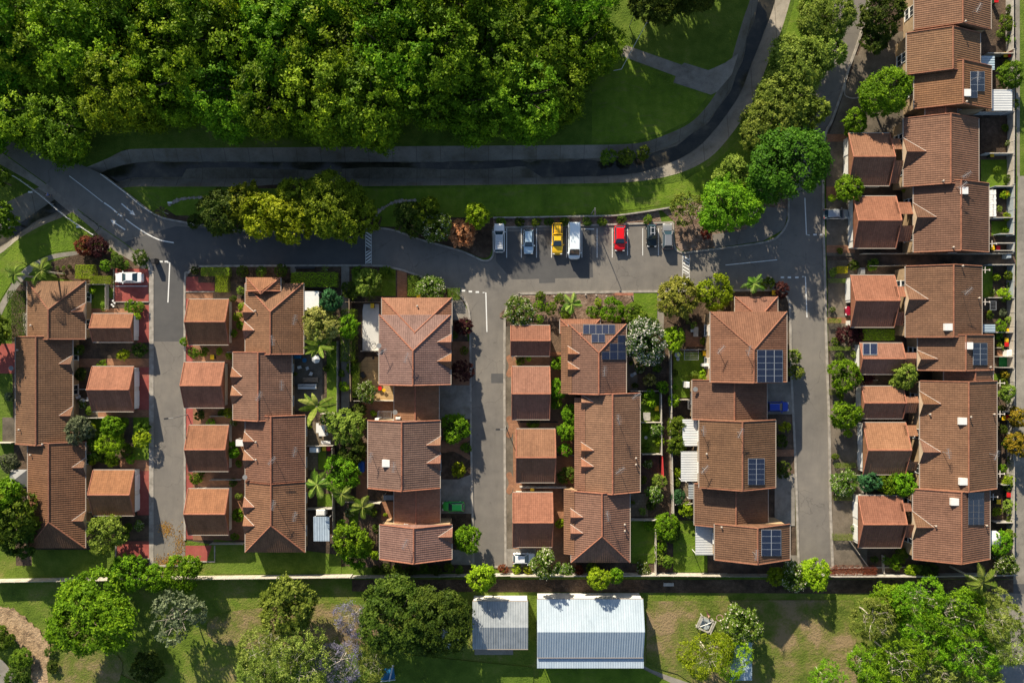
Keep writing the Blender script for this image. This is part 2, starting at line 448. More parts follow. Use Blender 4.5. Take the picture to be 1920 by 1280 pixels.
# ------------------------------------------------------------------ ground, channel, roads
LAYER = [0]
def sheet(name, pts, mat, z=None, holes=(), sm=0):
    LAYER[0] += 1
    if z is None: z = 0.0012 * LAYER[0]
    b = MB(); b.poly([P(x, y)[:2] + (z,) for x, y in pts], [[P(x, y)[:2] + (z,) for x, y in h] for h in holes])
    o = b.build(name, M[mat]); tag(o, kind='structure'); return o
rj = random.Random(77)
def ragged(name, pts, mat, amp=5, step=6):
    q = smooth(pts, 8, True); out = []
    for i, (x, y) in enumerate(q):
        out.append((x + rj.uniform(-amp, amp), y + rj.uniform(-amp, amp)))
    return sheet(name, out, mat)
def rect(name, x0, y0, x1, y1, mat):
    return sheet(name, [(x0, y0), (x1, y0), (x1, y1), (x0, y1)], mat)
def ribbon(pts, w):
    """offset both sides of a pixel polyline, w in metres -> left and right world xy lists"""
    q = [P(x, y).xy for x, y in pts]
    L, Rr = [], []
    for i, p in enumerate(q):
        d = (q[min(i + 1, len(q) - 1)] - q[max(i - 1, 0)]).normalized()
        n = Vector((-d.y, d.x)) * w / 2
        L.append(p + n); Rr.append(p - n)
    return L, Rr
def kerb(pts, w=0.32, h=0.15, mat='kerb', sm=True, name='kerb'):
    if sm: pts = smooth(pts, 5)
    L, Rr = ribbon(pts, w)
    LAYER[0] += 1
    b = MB(); z0 = -0.02; z1 = h + 0.0004 * (LAYER[0] % 60) 
    for i in range(len(L) - 1):
        a, c, d, e = L[i], L[i + 1], Rr[i + 1], Rr[i]
        b.face([(*e, z1), (*d, z1), (*c, z1), (*a, z1)])
        b.face([(*a, z1), (*c, z1), (*c, z0), (*a, z0)])
        b.face([(*e, z0), (*d, z0), (*d, z1), (*e, z1)])
    b.face([(*L[0], z0), (*Rr[0], z0), (*Rr[0], z1), (*L[0], z1)])
    b.face([(*Rr[-1], z0), (*L[-1], z0), (*L[-1], z1), (*Rr[-1], z1)])
    return tag(b.build(name, M[mat]), kind='structure')
def stripe(pts, w, z=2.0, sm=False):
    """painted line"""
    if sm: pts = smooth(pts, 6)
    L, Rr = ribbon(pts, w)
    b = PAINT
    for i in range(len(L) - 1):
        b.face([(*Rr[i], z), (*Rr[i + 1], z), (*L[i + 1], z), (*L[i], z)])

# channel outlines (photo pixels at ground level)
N_out = [(-60, 415), (0, 386), (40, 366), (110, 335), (200, 298), (225, 285), (265, 279), (480, 277), (700, 275), (960, 273), (1090, 272), (1160, 271), (1205, 267), (1245, 254), (1292, 232), (1325, 200), (1348, 165), (1366, 130), (1380, 82), (1395, 32), (1406, 0), (1420, -60)]
N_toe = [(-60, 470), (0, 436), (40, 408), (75, 384), (120, 352), (170, 325), (215, 308), (275, 300), (480, 300), (700, 300), (805, 300), (960, 296), (1090, 294), (1180, 290), (1235, 279), (1285, 256), (1330, 222), (1360, 182), (1382, 140), (1398, 90), (1410, 40), (1425, 0), (1440, -60)]
S_toe = [(-60, 492), (0, 457), (27, 437), (62, 412), (90, 402), (130, 385), (180, 355), (235, 336), (300, 333), (480, 332), (700, 332), (960, 331), (1092, 329), (1175, 325), (1232, 313), (1295, 286), (1335, 251), (1370, 206), (1395, 166), (1410, 125), (1427, 82), (1440, 50), (1457, 0), (1470, -60)]
S_out = [(-60, 510), (0, 476), (37, 446), (82, 421), (115, 408), (160, 385), (205, 362), (240, 351), (320, 350), (480, 350), (700, 349), (960, 346), (1092, 344), (1187, 341), (1250, 331), (1298, 315), (1338, 290), (1376, 246), (1408, 198), (1428, 150), (1442, 112), (1465, 57), (1482, 0), (1496, -60)]
N_out, N_toe, S_toe, S_out = [smooth(l, 4) for l in (N_out, N_toe, S_toe, S_out)]
hole = [P(*p).xy.to_tuple() + (0,) for p in N_out] + [P(*p).xy.to_tuple() + (0,) for p in S_out[::-1]]
G = MB()
# ground north and south of the channel, out to the horizon
W0 = 900
no = [P(*p) for p in N_out]; so = [P(*p) for p in S_out]
north = [(p.x, p.y, 0) for p in no]
south = [(p.x, p.y, 0) for p in so]
G.poly([(-W0, north[0][1], 0)] + north + [(north[-1][0], W0, 0), (-W0, W0, 0)])
G.poly([(-W0, south[0][1], 0)] + south + [(south[-1][0], W0, 0), (W0, W0, 0), (W0, -W0, 0), (-W0, -W0, 0)])
a0, a1, c0, c1 = north[-1], south[-1], north[0], south[0]
G.face([(a0[0], a0[1], 0), (a1[0], a1[1], 0), (a1[0], W0, 0), (a0[0], W0, 0)])
G.face([(-W0, c1[1], 0), (c1[0], c1[1], 0), (c0[0], c0[1], 0), (-W0, c0[1], 0)])
tag(G.build('ground', M['grass']), kind='structure')
HW = MB()
for p, q in ((a0, a1), (c1, c0)):
    HW.face([(p[0], p[1], -1.2), (q[0], q[1], -1.2), (q[0], q[1], .3), (p[0], p[1], .3)]); HW.face([(p[0], p[1] + .02, .3), (q[0], q[1] + .02, .3), (q[0], q[1] + .3, .3), (p[0], p[1] + .3, .3)])
tag(HW.build('culvert_headwall', M['concrete']), kind='structure')
def bank(name, A, B, za, zb, mat):
    b = MB()
    for i in range(len(A) - 1):
        a, c = P(*A[i]), P(*A[i + 1]); d, e = P(*B[i]), P(*B[i + 1])
        b.face([(a.x, a.y, za), (c.x, c.y, za), (e.x, e.y, zb), (d.x, d.y, zb)][::-1])
    o = b.build(name, M[mat]); tag(o, kind='structure')
def resample(l, n):
    d = [0]
    for a, b in zip(l, l[1:]): d.append(d[-1] + math.hypot(b[0] - a[0], b[1] - a[1]))
    out = []
    j = 0
    for i in range(n):
        t = d[-1] * i / (n - 1)
        while j < len(d) - 2 and d[j + 1] < t: j += 1
        f = (t - d[j]) / max(1e-9, d[j + 1] - d[j])
        out.append((l[j][0] + (l[j + 1][0] - l[j][0]) * f, l[j][1] + (l[j + 1][1] - l[j][1]) * f))
    return out
bank('channel_bank', resample(N_out, 120), resample(N_toe, 120), 0, -1.1, 'channel_concrete')
bank('channel_bank', resample(S_toe, 120), resample(S_out, 120), -1.1, 0, 'channel_concrete')
bank('channel_floor', resample(N_toe, 120), resample(S_toe, 120), -1.1, -1.1, 'channel_bed')
# shallow water over the low part of the floor
def lerp(A, B, t): return [(a[0] + (b[0] - a[0]) * t, a[1] + (b[1] - a[1]) * t) for a, b in zip(A, B)]
NA, SA = resample(N_toe, 120), resample(S_toe, 120)
rw = random.Random(4)
wa, wb = [], []
for i in range(120):
    f = i / 119
    lo, hi = (.05, .9)
    if .25 < f < .62: lo, hi = .04, .42 + .08 * math.sin(i * .31)
    if f >= .62: lo, hi = .1 + .08 * math.sin(i * 1.3), .97
    lo += rw.uniform(-.02, .02); hi += rw.uniform(-.02, .02)
    wa.append(lerp([NA[i]], [SA[i]], lo)[0]); wb.append(lerp([NA[i]], [SA[i]], min(.99, hi))[0])
bank('water', wa, wb, -1.09, -1.09, 'water')

# roads ------------------------------------------------------------
LAYER[0] = 1
sheet('grass', [(-10, 1020), (-10, 1300), (1930, 1300), (1930, 1085), (1440, 1085), (660, 1083), (0, 1040)], 'dry_grass')
sheet('yard', [(20, 520), (215, 560), (283, 560), (283, 1060), (30, 1060)], 'yard')
sheet('yard', [(347, 500), (740, 500), (870, 560), (883, 700), (886, 1075), (640, 1060), (347, 1012)], 'yard')
sheet('yard', [(947, 548), (1480, 545), (1495, 1078), (947, 1078)], 'yard')
sheet('yard', [(1546, 200), (1630, 0), (1650, -80), (1905, -80), (1905, 1085), (1560, 1085)], 'yard')
road = [(-80, 215), (40, 262), (110, 290), (195, 328), (240, 362), (290, 400), (335, 414), (420, 427), (480, 432), (685, 428), (742, 432), (787, 448), (865, 470), (903, 487), (918, 486), (925, 476),
        (923, 428), (1150, 422), (1262, 418), (1264, 460), (1276, 473), (1300, 472), (1430, 455), (1462, 440), (1477, 415), (1478, 395), (1480, 320), (1495, 240), (1520, 180), (1540, 120), (1552, 60), (1566, 0), (1580, -80),
        (1655, -80), (1630, 0), (1612, 70), (1590, 132), (1580, 165), (1560, 225), (1546, 258), (1543, 335), (1544, 440), (1546, 510), (1549, 640), (1554, 790), (1557, 960), (1561, 1062),
        (1496, 1062), (1491, 890), (1487, 780), (1483, 690), (1481, 590), (1478, 562), (1466, 548), (1450, 544), (1240, 546), (1000, 550), (972, 553), (955, 566), (948, 585), (946, 620), (946, 800), (948, 1060),
        (888, 1062), (886, 960), (883, 800), (882, 640), (880, 590), (873, 566), (855, 548), (820, 532), (780, 515), (740, 503), (690, 498), (400, 499), (372, 501), (354, 511), (347, 530), (347, 1058),
        (284, 1060), (284, 560), (283, 505), (272, 486), (235, 456), (190, 425), (150, 395), (95, 350), (0, 282), (-80, 240)]
sheet('road', road, 'asphalt')
# darker resurfaced stretches
sheet('road', [(232, 454), (275, 440), (330, 424), (480, 436), (690, 431), (690, 495), (400, 497), (372, 499), (352, 509), (344, 530), (344, 640), (287, 640), (287, 506), (276, 488)], 'asphalt_new')
sheet('road', [(930, 435), (1108, 429), (1112, 520), (960, 524), (930, 490)], 'asphalt_new')
sheet('road', [(921, 700), (944, 700), (944, 718), (921, 718)], 'asphalt_new')
sheet('road', [(1010, 505), (1040, 504), (1041, 530), (1011, 531)], 'asphalt_new')
# footpath over the bridge and into the estate
sheet('path', [(-80, 235), (0, 284), (95, 352), (150, 397), (190, 427), (235, 458), (262, 480), (275, 500), (268, 507), (250, 508), (240, 492), (215, 470), (190, 447), (175, 430), (100, 368), (60, 342), (0, 308), (-80, 262)], 'concrete')
sheet('path', smooth([(205, 466), (170, 476), (130, 480), (95, 487), (70, 500), (40, 530), (10, 575), (-20, 640), (-20, 610), (5, 560), (35, 515), (60, 494), (95, 478), (130, 472), (170, 468), (200, 455)], 4, True), 'path')
for pts in ([(1165, 105), (1170, 84), (1278, 122), (1283, 118), (1328, 132), (1338, 128), (1360, 118), (1385, 100), (1372, 140), (1345, 172), (1333, 178), (1263, 155), (1267, 143)],):
    sheet('path', pts, 'concrete')
sheet('path', [(1908, 330), (1921, 330), (1921, 1300), (1905, 1300), (1890, 1140), (1850, 1090), (1900, 1085)], 'path')
sheet('path', [(1902, -80), (1912, -80), (1912, 330), (1907, 330)], 'concrete')
sheet('path', smooth([(1195, 1243), (1225, 1256), (1270, 1272), (1320, 1290), (1310, 1300), (1260, 1284), (1215, 1266), (1180, 1252)], 4, True), 'path')
rect('path', 640, 500, 655, 780, 'concrete')
sheet('path', [(1232, 546), (1246, 546), (1244, 620), (1231, 620)], 'concrete')
rect('path', 1236, 700, 1252, 1075, 'soil')
rect('path', 628, 900, 644, 1062, 'soil')
rect('road', 1548, 1094, 1930, 1112, 'asphalt_new')
sheet('path', [(660, 1086), (1550, 1086), (1900, 1086), (1900, 1110), (1550, 1112), (660, 1108)], 'soil')
# bridge approach soil, rocky bank
sheet('garden_bed', smooth([(285, 402), (330, 372), (372, 366), (400, 370), (470, 350), (620, 345), (700, 370), (705, 415), (690, 427), (480, 431), (420, 426), (335, 413)], 4, True), 'soil')
sheet('garden_bed', smooth([(705, 425), (712, 395), (745, 378), (800, 385), (900, 400), (925, 412), (922, 470), (905, 484), (865, 468), (790, 447), (742, 430)], 4, True), 'soil')
sheet('lawn', [(712, 425), (718, 400), (745, 384), (748, 425)], 'lawn')
sheet('garden_bed', [(925, 410), (1150, 406), (1235, 396), (1240, 415), (1150, 420), (925, 426)], 'mulch')
sheet('garden_bed', [(1240, 394), (1330, 370), (1480, 330), (1478, 395), (1470, 430), (1430, 452), (1300, 470), (1277, 471), (1266, 460), (1265, 416)], 'mulch')
sheet('path', [(1335, 440), (1400, 430), (1412, 385), (1478, 392), (1470, 430), (1430, 452), (1340, 465)], 'asphalt')
sheet('lawn', smooth([(1255, 345), (1305, 325), (1345, 300), (1385, 258), (1415, 205), (1470, 70), (1490, 0), (1500, -60), (1540, -60), (1520, 60), (1470, 200), (1420, 300), (1350, 350), (1240, 385), (1100, 400), (930, 405), (930, 352), (1100, 350)], 3, True), 'lawn')
sheet('lawn', [(1110, 268), (1110, 150), (1165, 108), (1262, 146), (1262, 158), (1328, 180), (1290, 228), (1240, 251), (1180, 267)], 'lawn')
sheet('lawn', [(930, 352), (712, 354), (700, 353), (290, 354), (260, 358), (330, 404), (925, 408)], 'lawn')
# gardens and yards of the left block
sheet('lawn', [(35, 452), (120, 412), (180, 445), (200, 462), (95, 474), (60, 490), (30, 515), (-10, 580), (-10, 500)], 'lawn')
sheet('garden_bed', smooth([(95, 492), (200, 470), (270, 508), (215, 512), (214, 540), (160, 530), (90, 515)], 3, True), 'soil')
rect('parking_bay', 214, 504, 279, 566, 'red_pad')
rect('lawn', 168, 534, 202, 580, 'lawn')
rect('patio', 166, 578, 262, 590, 'brick_paving'); rect('driveway', 258, 572, 281, 642, 'red_pad')
rect('driveway', 258, 686, 281, 768, 'red_pad'); rect('driveway', 258, 880, 281, 965, 'red_pad')
rect('path', 145, 672, 280, 688, 'brick_paving'); rect('path', 165, 768, 281, 782, 'brick_paving')
rect('path', 225, 860, 281, 882, 'brick_paving')
rect('patio', 148, 745, 184, 782, 'old_concrete')
sheet('lawn', [(168, 782), (215, 782), (215, 820), (160, 820)], 'lawn'); rect('lawn', 250, 782, 280, 862, 'lawn')
rect('parking_bay', 218, 1014, 281, 1046, 'red_pad')
rect('lawn', 60, 1030, 215, 1080, 'grass')
rect('path', -10, 644, 28, 700, 'red_pad'); rect('patio', 5, 782, 30, 830, 'old_concrete')
# column of garages east of the first street
rect('parking_bay', 348, 519, 402, 546, 'red_pad'); rect('path', 348, 546, 400, 562, 'brick_paving')
rect('driveway', 348, 560, 362, 1010, 'red_pad'); rect('path', 362, 560, 462, 1012, 'brick_paving')
rect('parking_bay', 348, 1022, 402, 1051, 'red_pad')
rect('garden_bed', 372, 500, 640, 530, 'soil')
sheet('lawn', [(402, 1010), (640, 1040), (640, 1075), (402, 1075), (385, 1060)], 'grass')
rect('path', 545, 500, 555, 512, 'concrete')
rect('lawn', 613, 640, 632, 772, 'lawn'); rect('lawn', 597, 838, 612, 880, 'lawn'); rect('lawn', 595, 925, 628, 950, 'lawn')
rect('patio', 548, 665, 605, 770, 'old_concrete'); rect('patio', 575, 790, 628, 838, 'pavers'); rect('patio', 575, 842, 596, 880, 'pavers')
# middle column
rect('lawn', 660, 502, 742, 555, 'lawn'); rect('garden_bed', 656, 500, 712, 515, 'soil')
rect('path', 745, 506, 763, 557, 'brick_paving'); sheet('garden_bed', [(765, 512), (800, 525), (860, 552), (850, 560), (765, 556)], 'soil')
sheet('driveway', [(848, 556), (866, 562), (876, 580), (880, 600), (848, 600)], 'concrete')
rect('path', 848, 640, 881, 722, 'brick_paving'); rect('driveway', 822, 722, 881, 792, 'concrete')
rect('garden_bed', 826, 785, 882, 900, 'soil')
sheet('path', smooth([(828, 826), (850, 832), (880, 818), (880, 826), (862, 838), (880, 852), (880, 862), (852, 846), (828, 848)], 3, True), 'brick_paving')
sheet('driveway', [(826, 898), (860, 898), (884, 888), (886, 962), (826, 962)], 'concrete')
rect('driveway', 846, 1030, 888, 1058, 'concrete'); rect('garden_bed', 846, 962, 888, 1030, 'soil')
sheet('patio', [(682, 570), (711, 570), (711, 657), (680, 657), (680, 582)], 'patio_pale')
sheet('deck', [(686, 669), (712, 669), (738, 722), (742, 750), (672, 750), (672, 684)], 'deck')
rect('patio', 672, 752, 742, 788, 'brick_paving'); rect('patio', 668, 850, 690, 935, 'brick_paving'); rect('patio', 715, 940, 742, 975, 'brick_paving')
rect('lawn', 655, 945, 672, 985, 'lawn')
# column of garages east of the second street
sheet('garden_bed', smooth([(955, 600), (950, 575), (965, 558), (1000, 553), (1190, 549), (1195, 575), (1190, 600)], 4, True), 'mulch')
rect('lawn', 1188, 548, 1232, 602, 'lawn')
rect('driveway', 948, 612, 962, 1040, 'old_concrete'); rect('path', 962, 660, 1080, 1062, 'brick_paving'); rect('driveway', 948, 1028, 1005, 1062, 'concrete')
rect('lawn', 1262, 660, 1322, 745, 'lawn'); rect('patio', 1285, 600, 1332, 650, 'brick_paving')
rect('lawn', 1200, 738, 1238, 850, 'lawn'); rect('lawn', 1183, 975, 1228, 1055, 'lawn'); rect('lawn', 1262, 975, 1326, 1072, 'lawn')
rect('patio', 1176, 665, 1195, 732, 'old_concrete'); rect('patio', 1183, 925, 1215, 968, 'pavers'); rect('patio', 1272, 905, 1292, 938, 'pavers')
sheet('garden_bed', [(1240, 546), (1440, 546), (1466, 550), (1476, 565), (1478, 600), (1330, 640), (1250, 600)], 'soil')
rect('driveway', 1436, 715, 1485, 776, 'concrete'); rect('driveway', 1452, 888, 1490, 985, 'concrete'); rect('driveway', 1480, 1040, 1495, 1062, 'concrete')
rect('path', 1455, 842, 1488, 855, 'brick_paving')
for yy in (686, 800, 905):
    sheet('driveway', smooth([(949, yy - 16), (958, yy - 20), (963, yy), (958, yy + 20), (949, yy + 16), (954, yy)], 4, True), 'brick_paving')
# right column forecourts
for a, b, c, d in ((105, 250, 1600, 1712), (262, 480, 1549, 1600), (488, 640, 1552, 1600), (640, 860, 1556, 1618), (860, 1062, 1560, 1625)):
    sheet('driveway', [(c, a), (d, a), (d, b), (c, b)], 'old_concrete')
sheet('driveway', [(1565, 225), (1590, 150), (1625, 60), (1700, 60), (1700, 215), (1600, 250), (1550, 262)], 'old_concrete')
for x0, y0, x1, y1 in ((1549, 350, 1602, 372), (1549, 460, 1602, 474), (1549, 595, 1598, 606), (1549, 252, 1588, 266)):
    rect('path', x0, y0, x1, y1, 'brick_paving')
for x0, y0, x1, y1 in ((1838, 222, 1895, 292), (1850, 420, 1870, 470)): rect('yard', x0, y0, x1, y1, 'soil')
for x0, y0, x1, y1 in ((1838, 300, 1895, 352), (1858, 415, 1895, 442), (1842, 500, 1860, 560), (1860, 700, 1895, 712)): rect('lawn', x0, y0, x1, y1, 'lawn')
M['turf'] = plain('turf', (.02, .22, .05), .9, vary=.15)
rect('patio', 1872, 668, 1898, 687, 'turf'); rect('patio', 1888, 632, 1898, 655, 'turf')
rect('patio', 1868, 656, 1884, 668, 'brick_paving')
# bottom of the photo
ragged('bank', [(-10, 1138), (15, 1136), (45, 1152), (76, 1186), (98, 1216), (96, 1245), (84, 1300), (66, 1300), (58, 1246), (40, 1214), (18, 1192), (-10, 1178)], 'bank_soil', 3.5)
sheet('lawn', [(110, 1212), (165, 1200), (200, 1250), (300, 1300), (95, 1300)], 'grass')
sheet('lawn', [(460, 1200), (700, 1220), (1000, 1250), (1000, 1300), (440, 1300)], 'grass')
sheet('lawn', [(1200, 1250), (1010, 1252), (1010, 1300), (1300, 1300)], 'lawn')
sheet('dry_grass', [(1212, 1126), (1420, 1124), (1600, 1124), (1610, 1300), (1330, 1300), (1270, 1262), (1212, 1246)], 'patchy')
sheet('dry_grass', smooth([(395, 1160), (470, 1140), (640, 1130), (700, 1150), (690, 1210), (600, 1230), (470, 1215), (400, 1200)], 4, True), 'patchy')
sheet('dry_grass', smooth([(100, 1215), (170, 1205), (230, 1240), (200, 1300), (100, 1300)], 4, True), 'patchy')
sheet('path', [(-10, 1228), (8, 1238), (48, 1290), (30, 1296), (-10, 1250)], 'path')
sheet('path', [(-10, 1276), (18, 1252), (26, 1260), (0, 1290), (-10, 1296)], 'path')
rect('patio', 890, 1216, 962, 1226, 'concrete'); sheet('garden_bed', smooth([(640, 1170), (690, 1160), (720, 1180), (690, 1205), (640, 1205)], 4, True), 'worn_earth')

# kerbs ------------------------------------------------------------
kerb([(195, 330), (240, 364), (290, 402), (335, 415), (420, 428), (480, 433), (685, 429), (712, 428), (742, 433), (787, 449), (865, 471), (903, 488), (918, 487), (925, 476), (925, 460), (924, 430)])
kerb([(924, 427), (1150, 421), (1262, 417)], sm=False)
kerb([(1262, 418), (1264, 460), (1276, 473), (1300, 472), (1430, 455), (1462, 440), (1477, 415), (1478, 395), (1480, 320)])
kerb([(1630, 0), (1612, 70), (1590, 132), (1581, 165), (1560, 225), (1546, 258), (1543, 335), (1544, 440), (1546, 510), (1549, 640), (1554, 790), (1557, 960), (1561, 1062)], w=.4)
kerb([(1497, 1062), (1492, 890), (1487, 780), (1483, 690), (1481, 590), (1478, 562), (1466, 548), (1450, 544), (1340, 545), (1240, 546), (1000, 550), (972, 553), (955, 566), (948, 585), (946, 620), (946, 800), (948, 1060)], w=.4)
kerb([(888, 1062), (886, 960), (883, 800), (882, 640), (880, 590), (873, 566), (855, 548), (820, 532), (780, 515), (740, 503), (690, 498), (400, 499), (372, 501), (354, 511), (347, 530), (347, 700), (347, 1012)], w=.35)
kerb([(284, 1060), (284, 800), (284, 560), (283, 505), (272, 486), (255, 471)], w=.8, h=.06)
kerb([(284, 1060), (347, 1060)], sm=False); kerb([(888, 1062), (948, 1062)], sm=False); kerb([(1497, 1064), (1561, 1064)], sm=False)
# low wall north of the car park bed
kerb([(925, 409), (1000, 408), (1100, 406), (1150, 405), (1200, 399), (1255, 390)], w=.25, h=.55, name='retaining_wall')
kerb([(214, 505), (214, 566), (280, 566)], sm=False, w=.2); kerb([(218, 1014), (218, 1047), (281, 1047)], sm=False, w=.25)
kerb([(403, 1022), (403, 1052), (350, 1052)], sm=False, w=.25); kerb([(348, 547), (402, 547)], sm=False, w=.2)
kerb([(1712, 1062), (1560, 1064)], sm=False, w=.2)
kerb(smooth([(1585, 160), (1583, 178), (1598, 185), (1620, 182)], 3), sm=False, w=.2)

# road markings -------------------------------------------------------
PAINT = MB()
ZR = 0.024
def line(pts, w=.12, sm=False): stripe(pts, w, ZR, sm)
for x in (950, 977.5, 1006, 1034, 1062.5, 1091, 1119.5, 1148, 1176.5, 1205, 1234.5):
    line([(x, 428), (x, 483 if x < 1150 else 479)])
line([(1096, 429.5), (1114, 429.5)], .16)
line([(130, 330), (160, 353), (193, 379)], .12, True)
line([(195, 380), (208, 389), (220, 399)], .22, True); line([(222, 401), (229, 406)], .22)
line([(236, 411), (252, 423), (275, 438), (300, 450), (326, 455)], .2, True)
def arrow(a, b):
    line([a, (a[0] + (b[0] - a[0]) * .7, a[1] + (b[1] - a[1]) * .7)], .22)
    A = P(*a).xy; B = P(*b).xy; d = (B - A).normalized(); n = Vector((-d.y, d.x)); m = A + (B - A) * .68
    PAINT.face([(*(m - n * .42), ZR), (*B, ZR), (*(m + n * .42), ZR)])
arrow((228, 382), (254, 404)); arrow((235, 431), (207, 412))
for x in (302, 312): PAINT.box((*P(x, 490.5).xy, ZR), (.6, .3, .004))
line([(314, 492), (318.5, 492.5), (315, 567)], .2)
for x, y in ((869, 545), (882, 546.5), (895, 547.5)): PAINT.box((*P(x, y).xy, ZR), (.6, .3, .004))
line([(905, 548.5), (911, 548.5), (913, 622)], .2)
for x in (1467, 1480, 1494): PAINT.box((*P(x, 520).xy, ZR), (.6, .3, .004))
line([(1504, 518.5), (1510, 518.5), (1513, 595)], .18)
line([(1509, 371), (1512, 440), (1518, 441)], .18)
for x in (1528, 1540): PAINT.box((*P(x, 440).xy, ZR), (.6, .28, .004))
line([(1360, 497), (1457, 487)], .14)
stripe([(217, 536.5), (277, 536.5)], .12, 0.12)
def hatch(x0, x1, y0, ym, y1, step=6.2):
    y = y0
    while y < y1:
        up = y < ym
        w = 3.2
        a, b = ((y, y + 8), (y + w, y + 8 + w)) if up else ((y + 8, y), (y + 8 + w, y + w))
        q = [(x0, a[0]), (x1, a[1]), (x1, b[1]), (x0, b[0])]
        q = [(px, min(max(py, y0), y1)) for px, py in q]
        if up: q = [(px, min(py, ym + (4 if px > (x0 + x1) / 2 else -1))) for px, py in q]
        else: q = [(px, max(py, ym + (5 if px > (x0 + x1) / 2 else 0))) for px, py in q]
        PAINT.face([(*P(*p).xy, ZR) for p in q][::-1])
        y += step
    for x in (x0, x1): line([(x, y0), (x, y1)], .08)
hatch(685.5, 696.5, 433, 463, 495); hatch(1279.5, 1292.5, 478, 512, 534)
tag(PAINT.build('road_marking', M['paint_white']), kind='structure')
# ------------------------------------------------------------------ buildings
KM = {'mid': ('tile_mid', 'cap_orange'), 'brown': ('tile_brown', 'cap_brown'), 'pink': ('tile_pink', 'cap_orange'), 'orange': ('tile_orange', 'cap_orange')}
def roof_solid(b, x0, x1, y0, y1, ze, rise, axis='y', hip0=False, hip1=False, t=.14, c0=None):
    """gable/hip roof. world extents; ridge along axis. hip0 = low end, hip1 = high end. returns ridge ends, top z"""
    if axis == 'y': a0, a1, w0, w1 = y0, y1, x0, x1
    else: a0, a1, w0, w1 = x0, x1, y0, y1
    wm = (w0 + w1) / 2; hw = (w1 - w0) / 2
    h0 = a0 + (hw if hip0 else 0); h1 = a1 - (hw if hip1 else 0)
    def V(w, a, z): return Vector((w, a, z)) if axis == 'y' else Vector((a, w, z))
    zt = ze + rise; sl = math.hypot(hw, rise) / hw
    ta = (0, 1, 0) if axis == 'y' else (1, 0, 0); tw = (1, 0, 0) if axis == 'y' else (0, 1, 0)
    def add(pts, kind):
        uv = []
        for w, a, z in pts:
            if kind == 's': uv.append((a, abs(w - (w0 if side < 0 else w1)) * sl))
            else: uv.append((w, abs(a - (a0 if side < 0 else a1)) * sl))
        q = [V(*p) for p in pts]
        n = (q[1] - q[0]).cross(q[2] - q[0])
        if n.z < 0: q = q[::-1]; uv = uv[::-1]
        b.face(q, uv, ta if kind == 's' else tw)
    side = -1; add([(w0, a0, ze), (wm, h0, zt), (wm, h1, zt), (w0, a1, ze)], 's')
    side = 1; add([(w1, a0, ze), (w1, a1, ze), (wm, h1, zt), (wm, h0, zt)], 's')
    if hip0: side = -1; add([(w0, a0, ze), (w1, a0, ze), (wm, h0, zt)], 'h')
    if hip1: side = 1; add([(w0, a1, ze), (wm, h1, zt), (w1, a1, ze)], 'h')
    # fascia and underside
    lo = [V(w0, a0, ze), V(w1, a0, ze), V(w1, a1, ze), V(w0, a1, ze)]
    dn = [p - Vector((0, 0, t)) for p in lo]
    for i in range(4):
        j = (i + 1) % 4
        b.face([lo[i], dn[i], dn[j], lo[j]])
    for hp, a in ((hip0, a0), (hip1, a1)):
        if not hp:
            b.face([V(w0, a, ze), V(wm, a, zt), V(wm, a, zt - t), V(w0, a, ze - t)])
            b.face([V(w1, a, ze), V(wm, a, zt), V(wm, a, zt - t), V(w1, a, ze - t)])
            b.face([V(w0, a, ze - t), V(wm, a, zt - t), V(w1, a, ze - t)])
    b.face(dn if True else dn[::-1])
    return V, wm, hw, h0, h1, zt

def caps(b, V, wm, w0, w1, a0, a1, h0, h1, ze, zt, hip0, hip1, r=.13):
    b.bar(V(wm, h0, zt + .03), V(wm, h1, zt + .03), r)
    for hp, a, h in ((hip0, a0, h0), (hip1, a1, h1)):
        for w in (w0, w1):
            if hp: b.bar(V(w, a, ze + .03), V(wm, h, zt + .03), r * .85)
            else: b.bar(V(w, a, ze + .02), V(wm, a, zt + .02), r * .8)

def window(parent, c, w, h, nrm):
    """nrm: 'x+','x-','y+','y-'"""
    f = MB(); g = MB()
    c = Vector(c); n = {'x+': Vector((1, 0, 0)), 'x-': Vector((-1, 0, 0)), 'y+': Vector((0, 1, 0)), 'y-': Vector((0, -1, 0))}[nrm]
    t = Vector((-n.y, n.x, 0))
    def bx(b, off, sw, sh, d, dz=0):
        cc = c + t * off + n * (d / 2) + Vector((0, 0, dz))
        b.box(cc, (d if n.x else sw, sw if n.x else d, sh))
    bx(f, -w / 2, .08, h, .09); bx(f, w / 2, .08, h, .09); bx(f, 0, w - .08, .08, .09, h / 2); bx(f, 0, w + .3, .08, .16, -h / 2 - .04)
    bx(f, 0, .05, h - .1, .06)
    bx(g, 0, w - .1, h - .1, .03)
    o = f.build('window', M['white'], parent); g.build('pane', M['glass'], o)

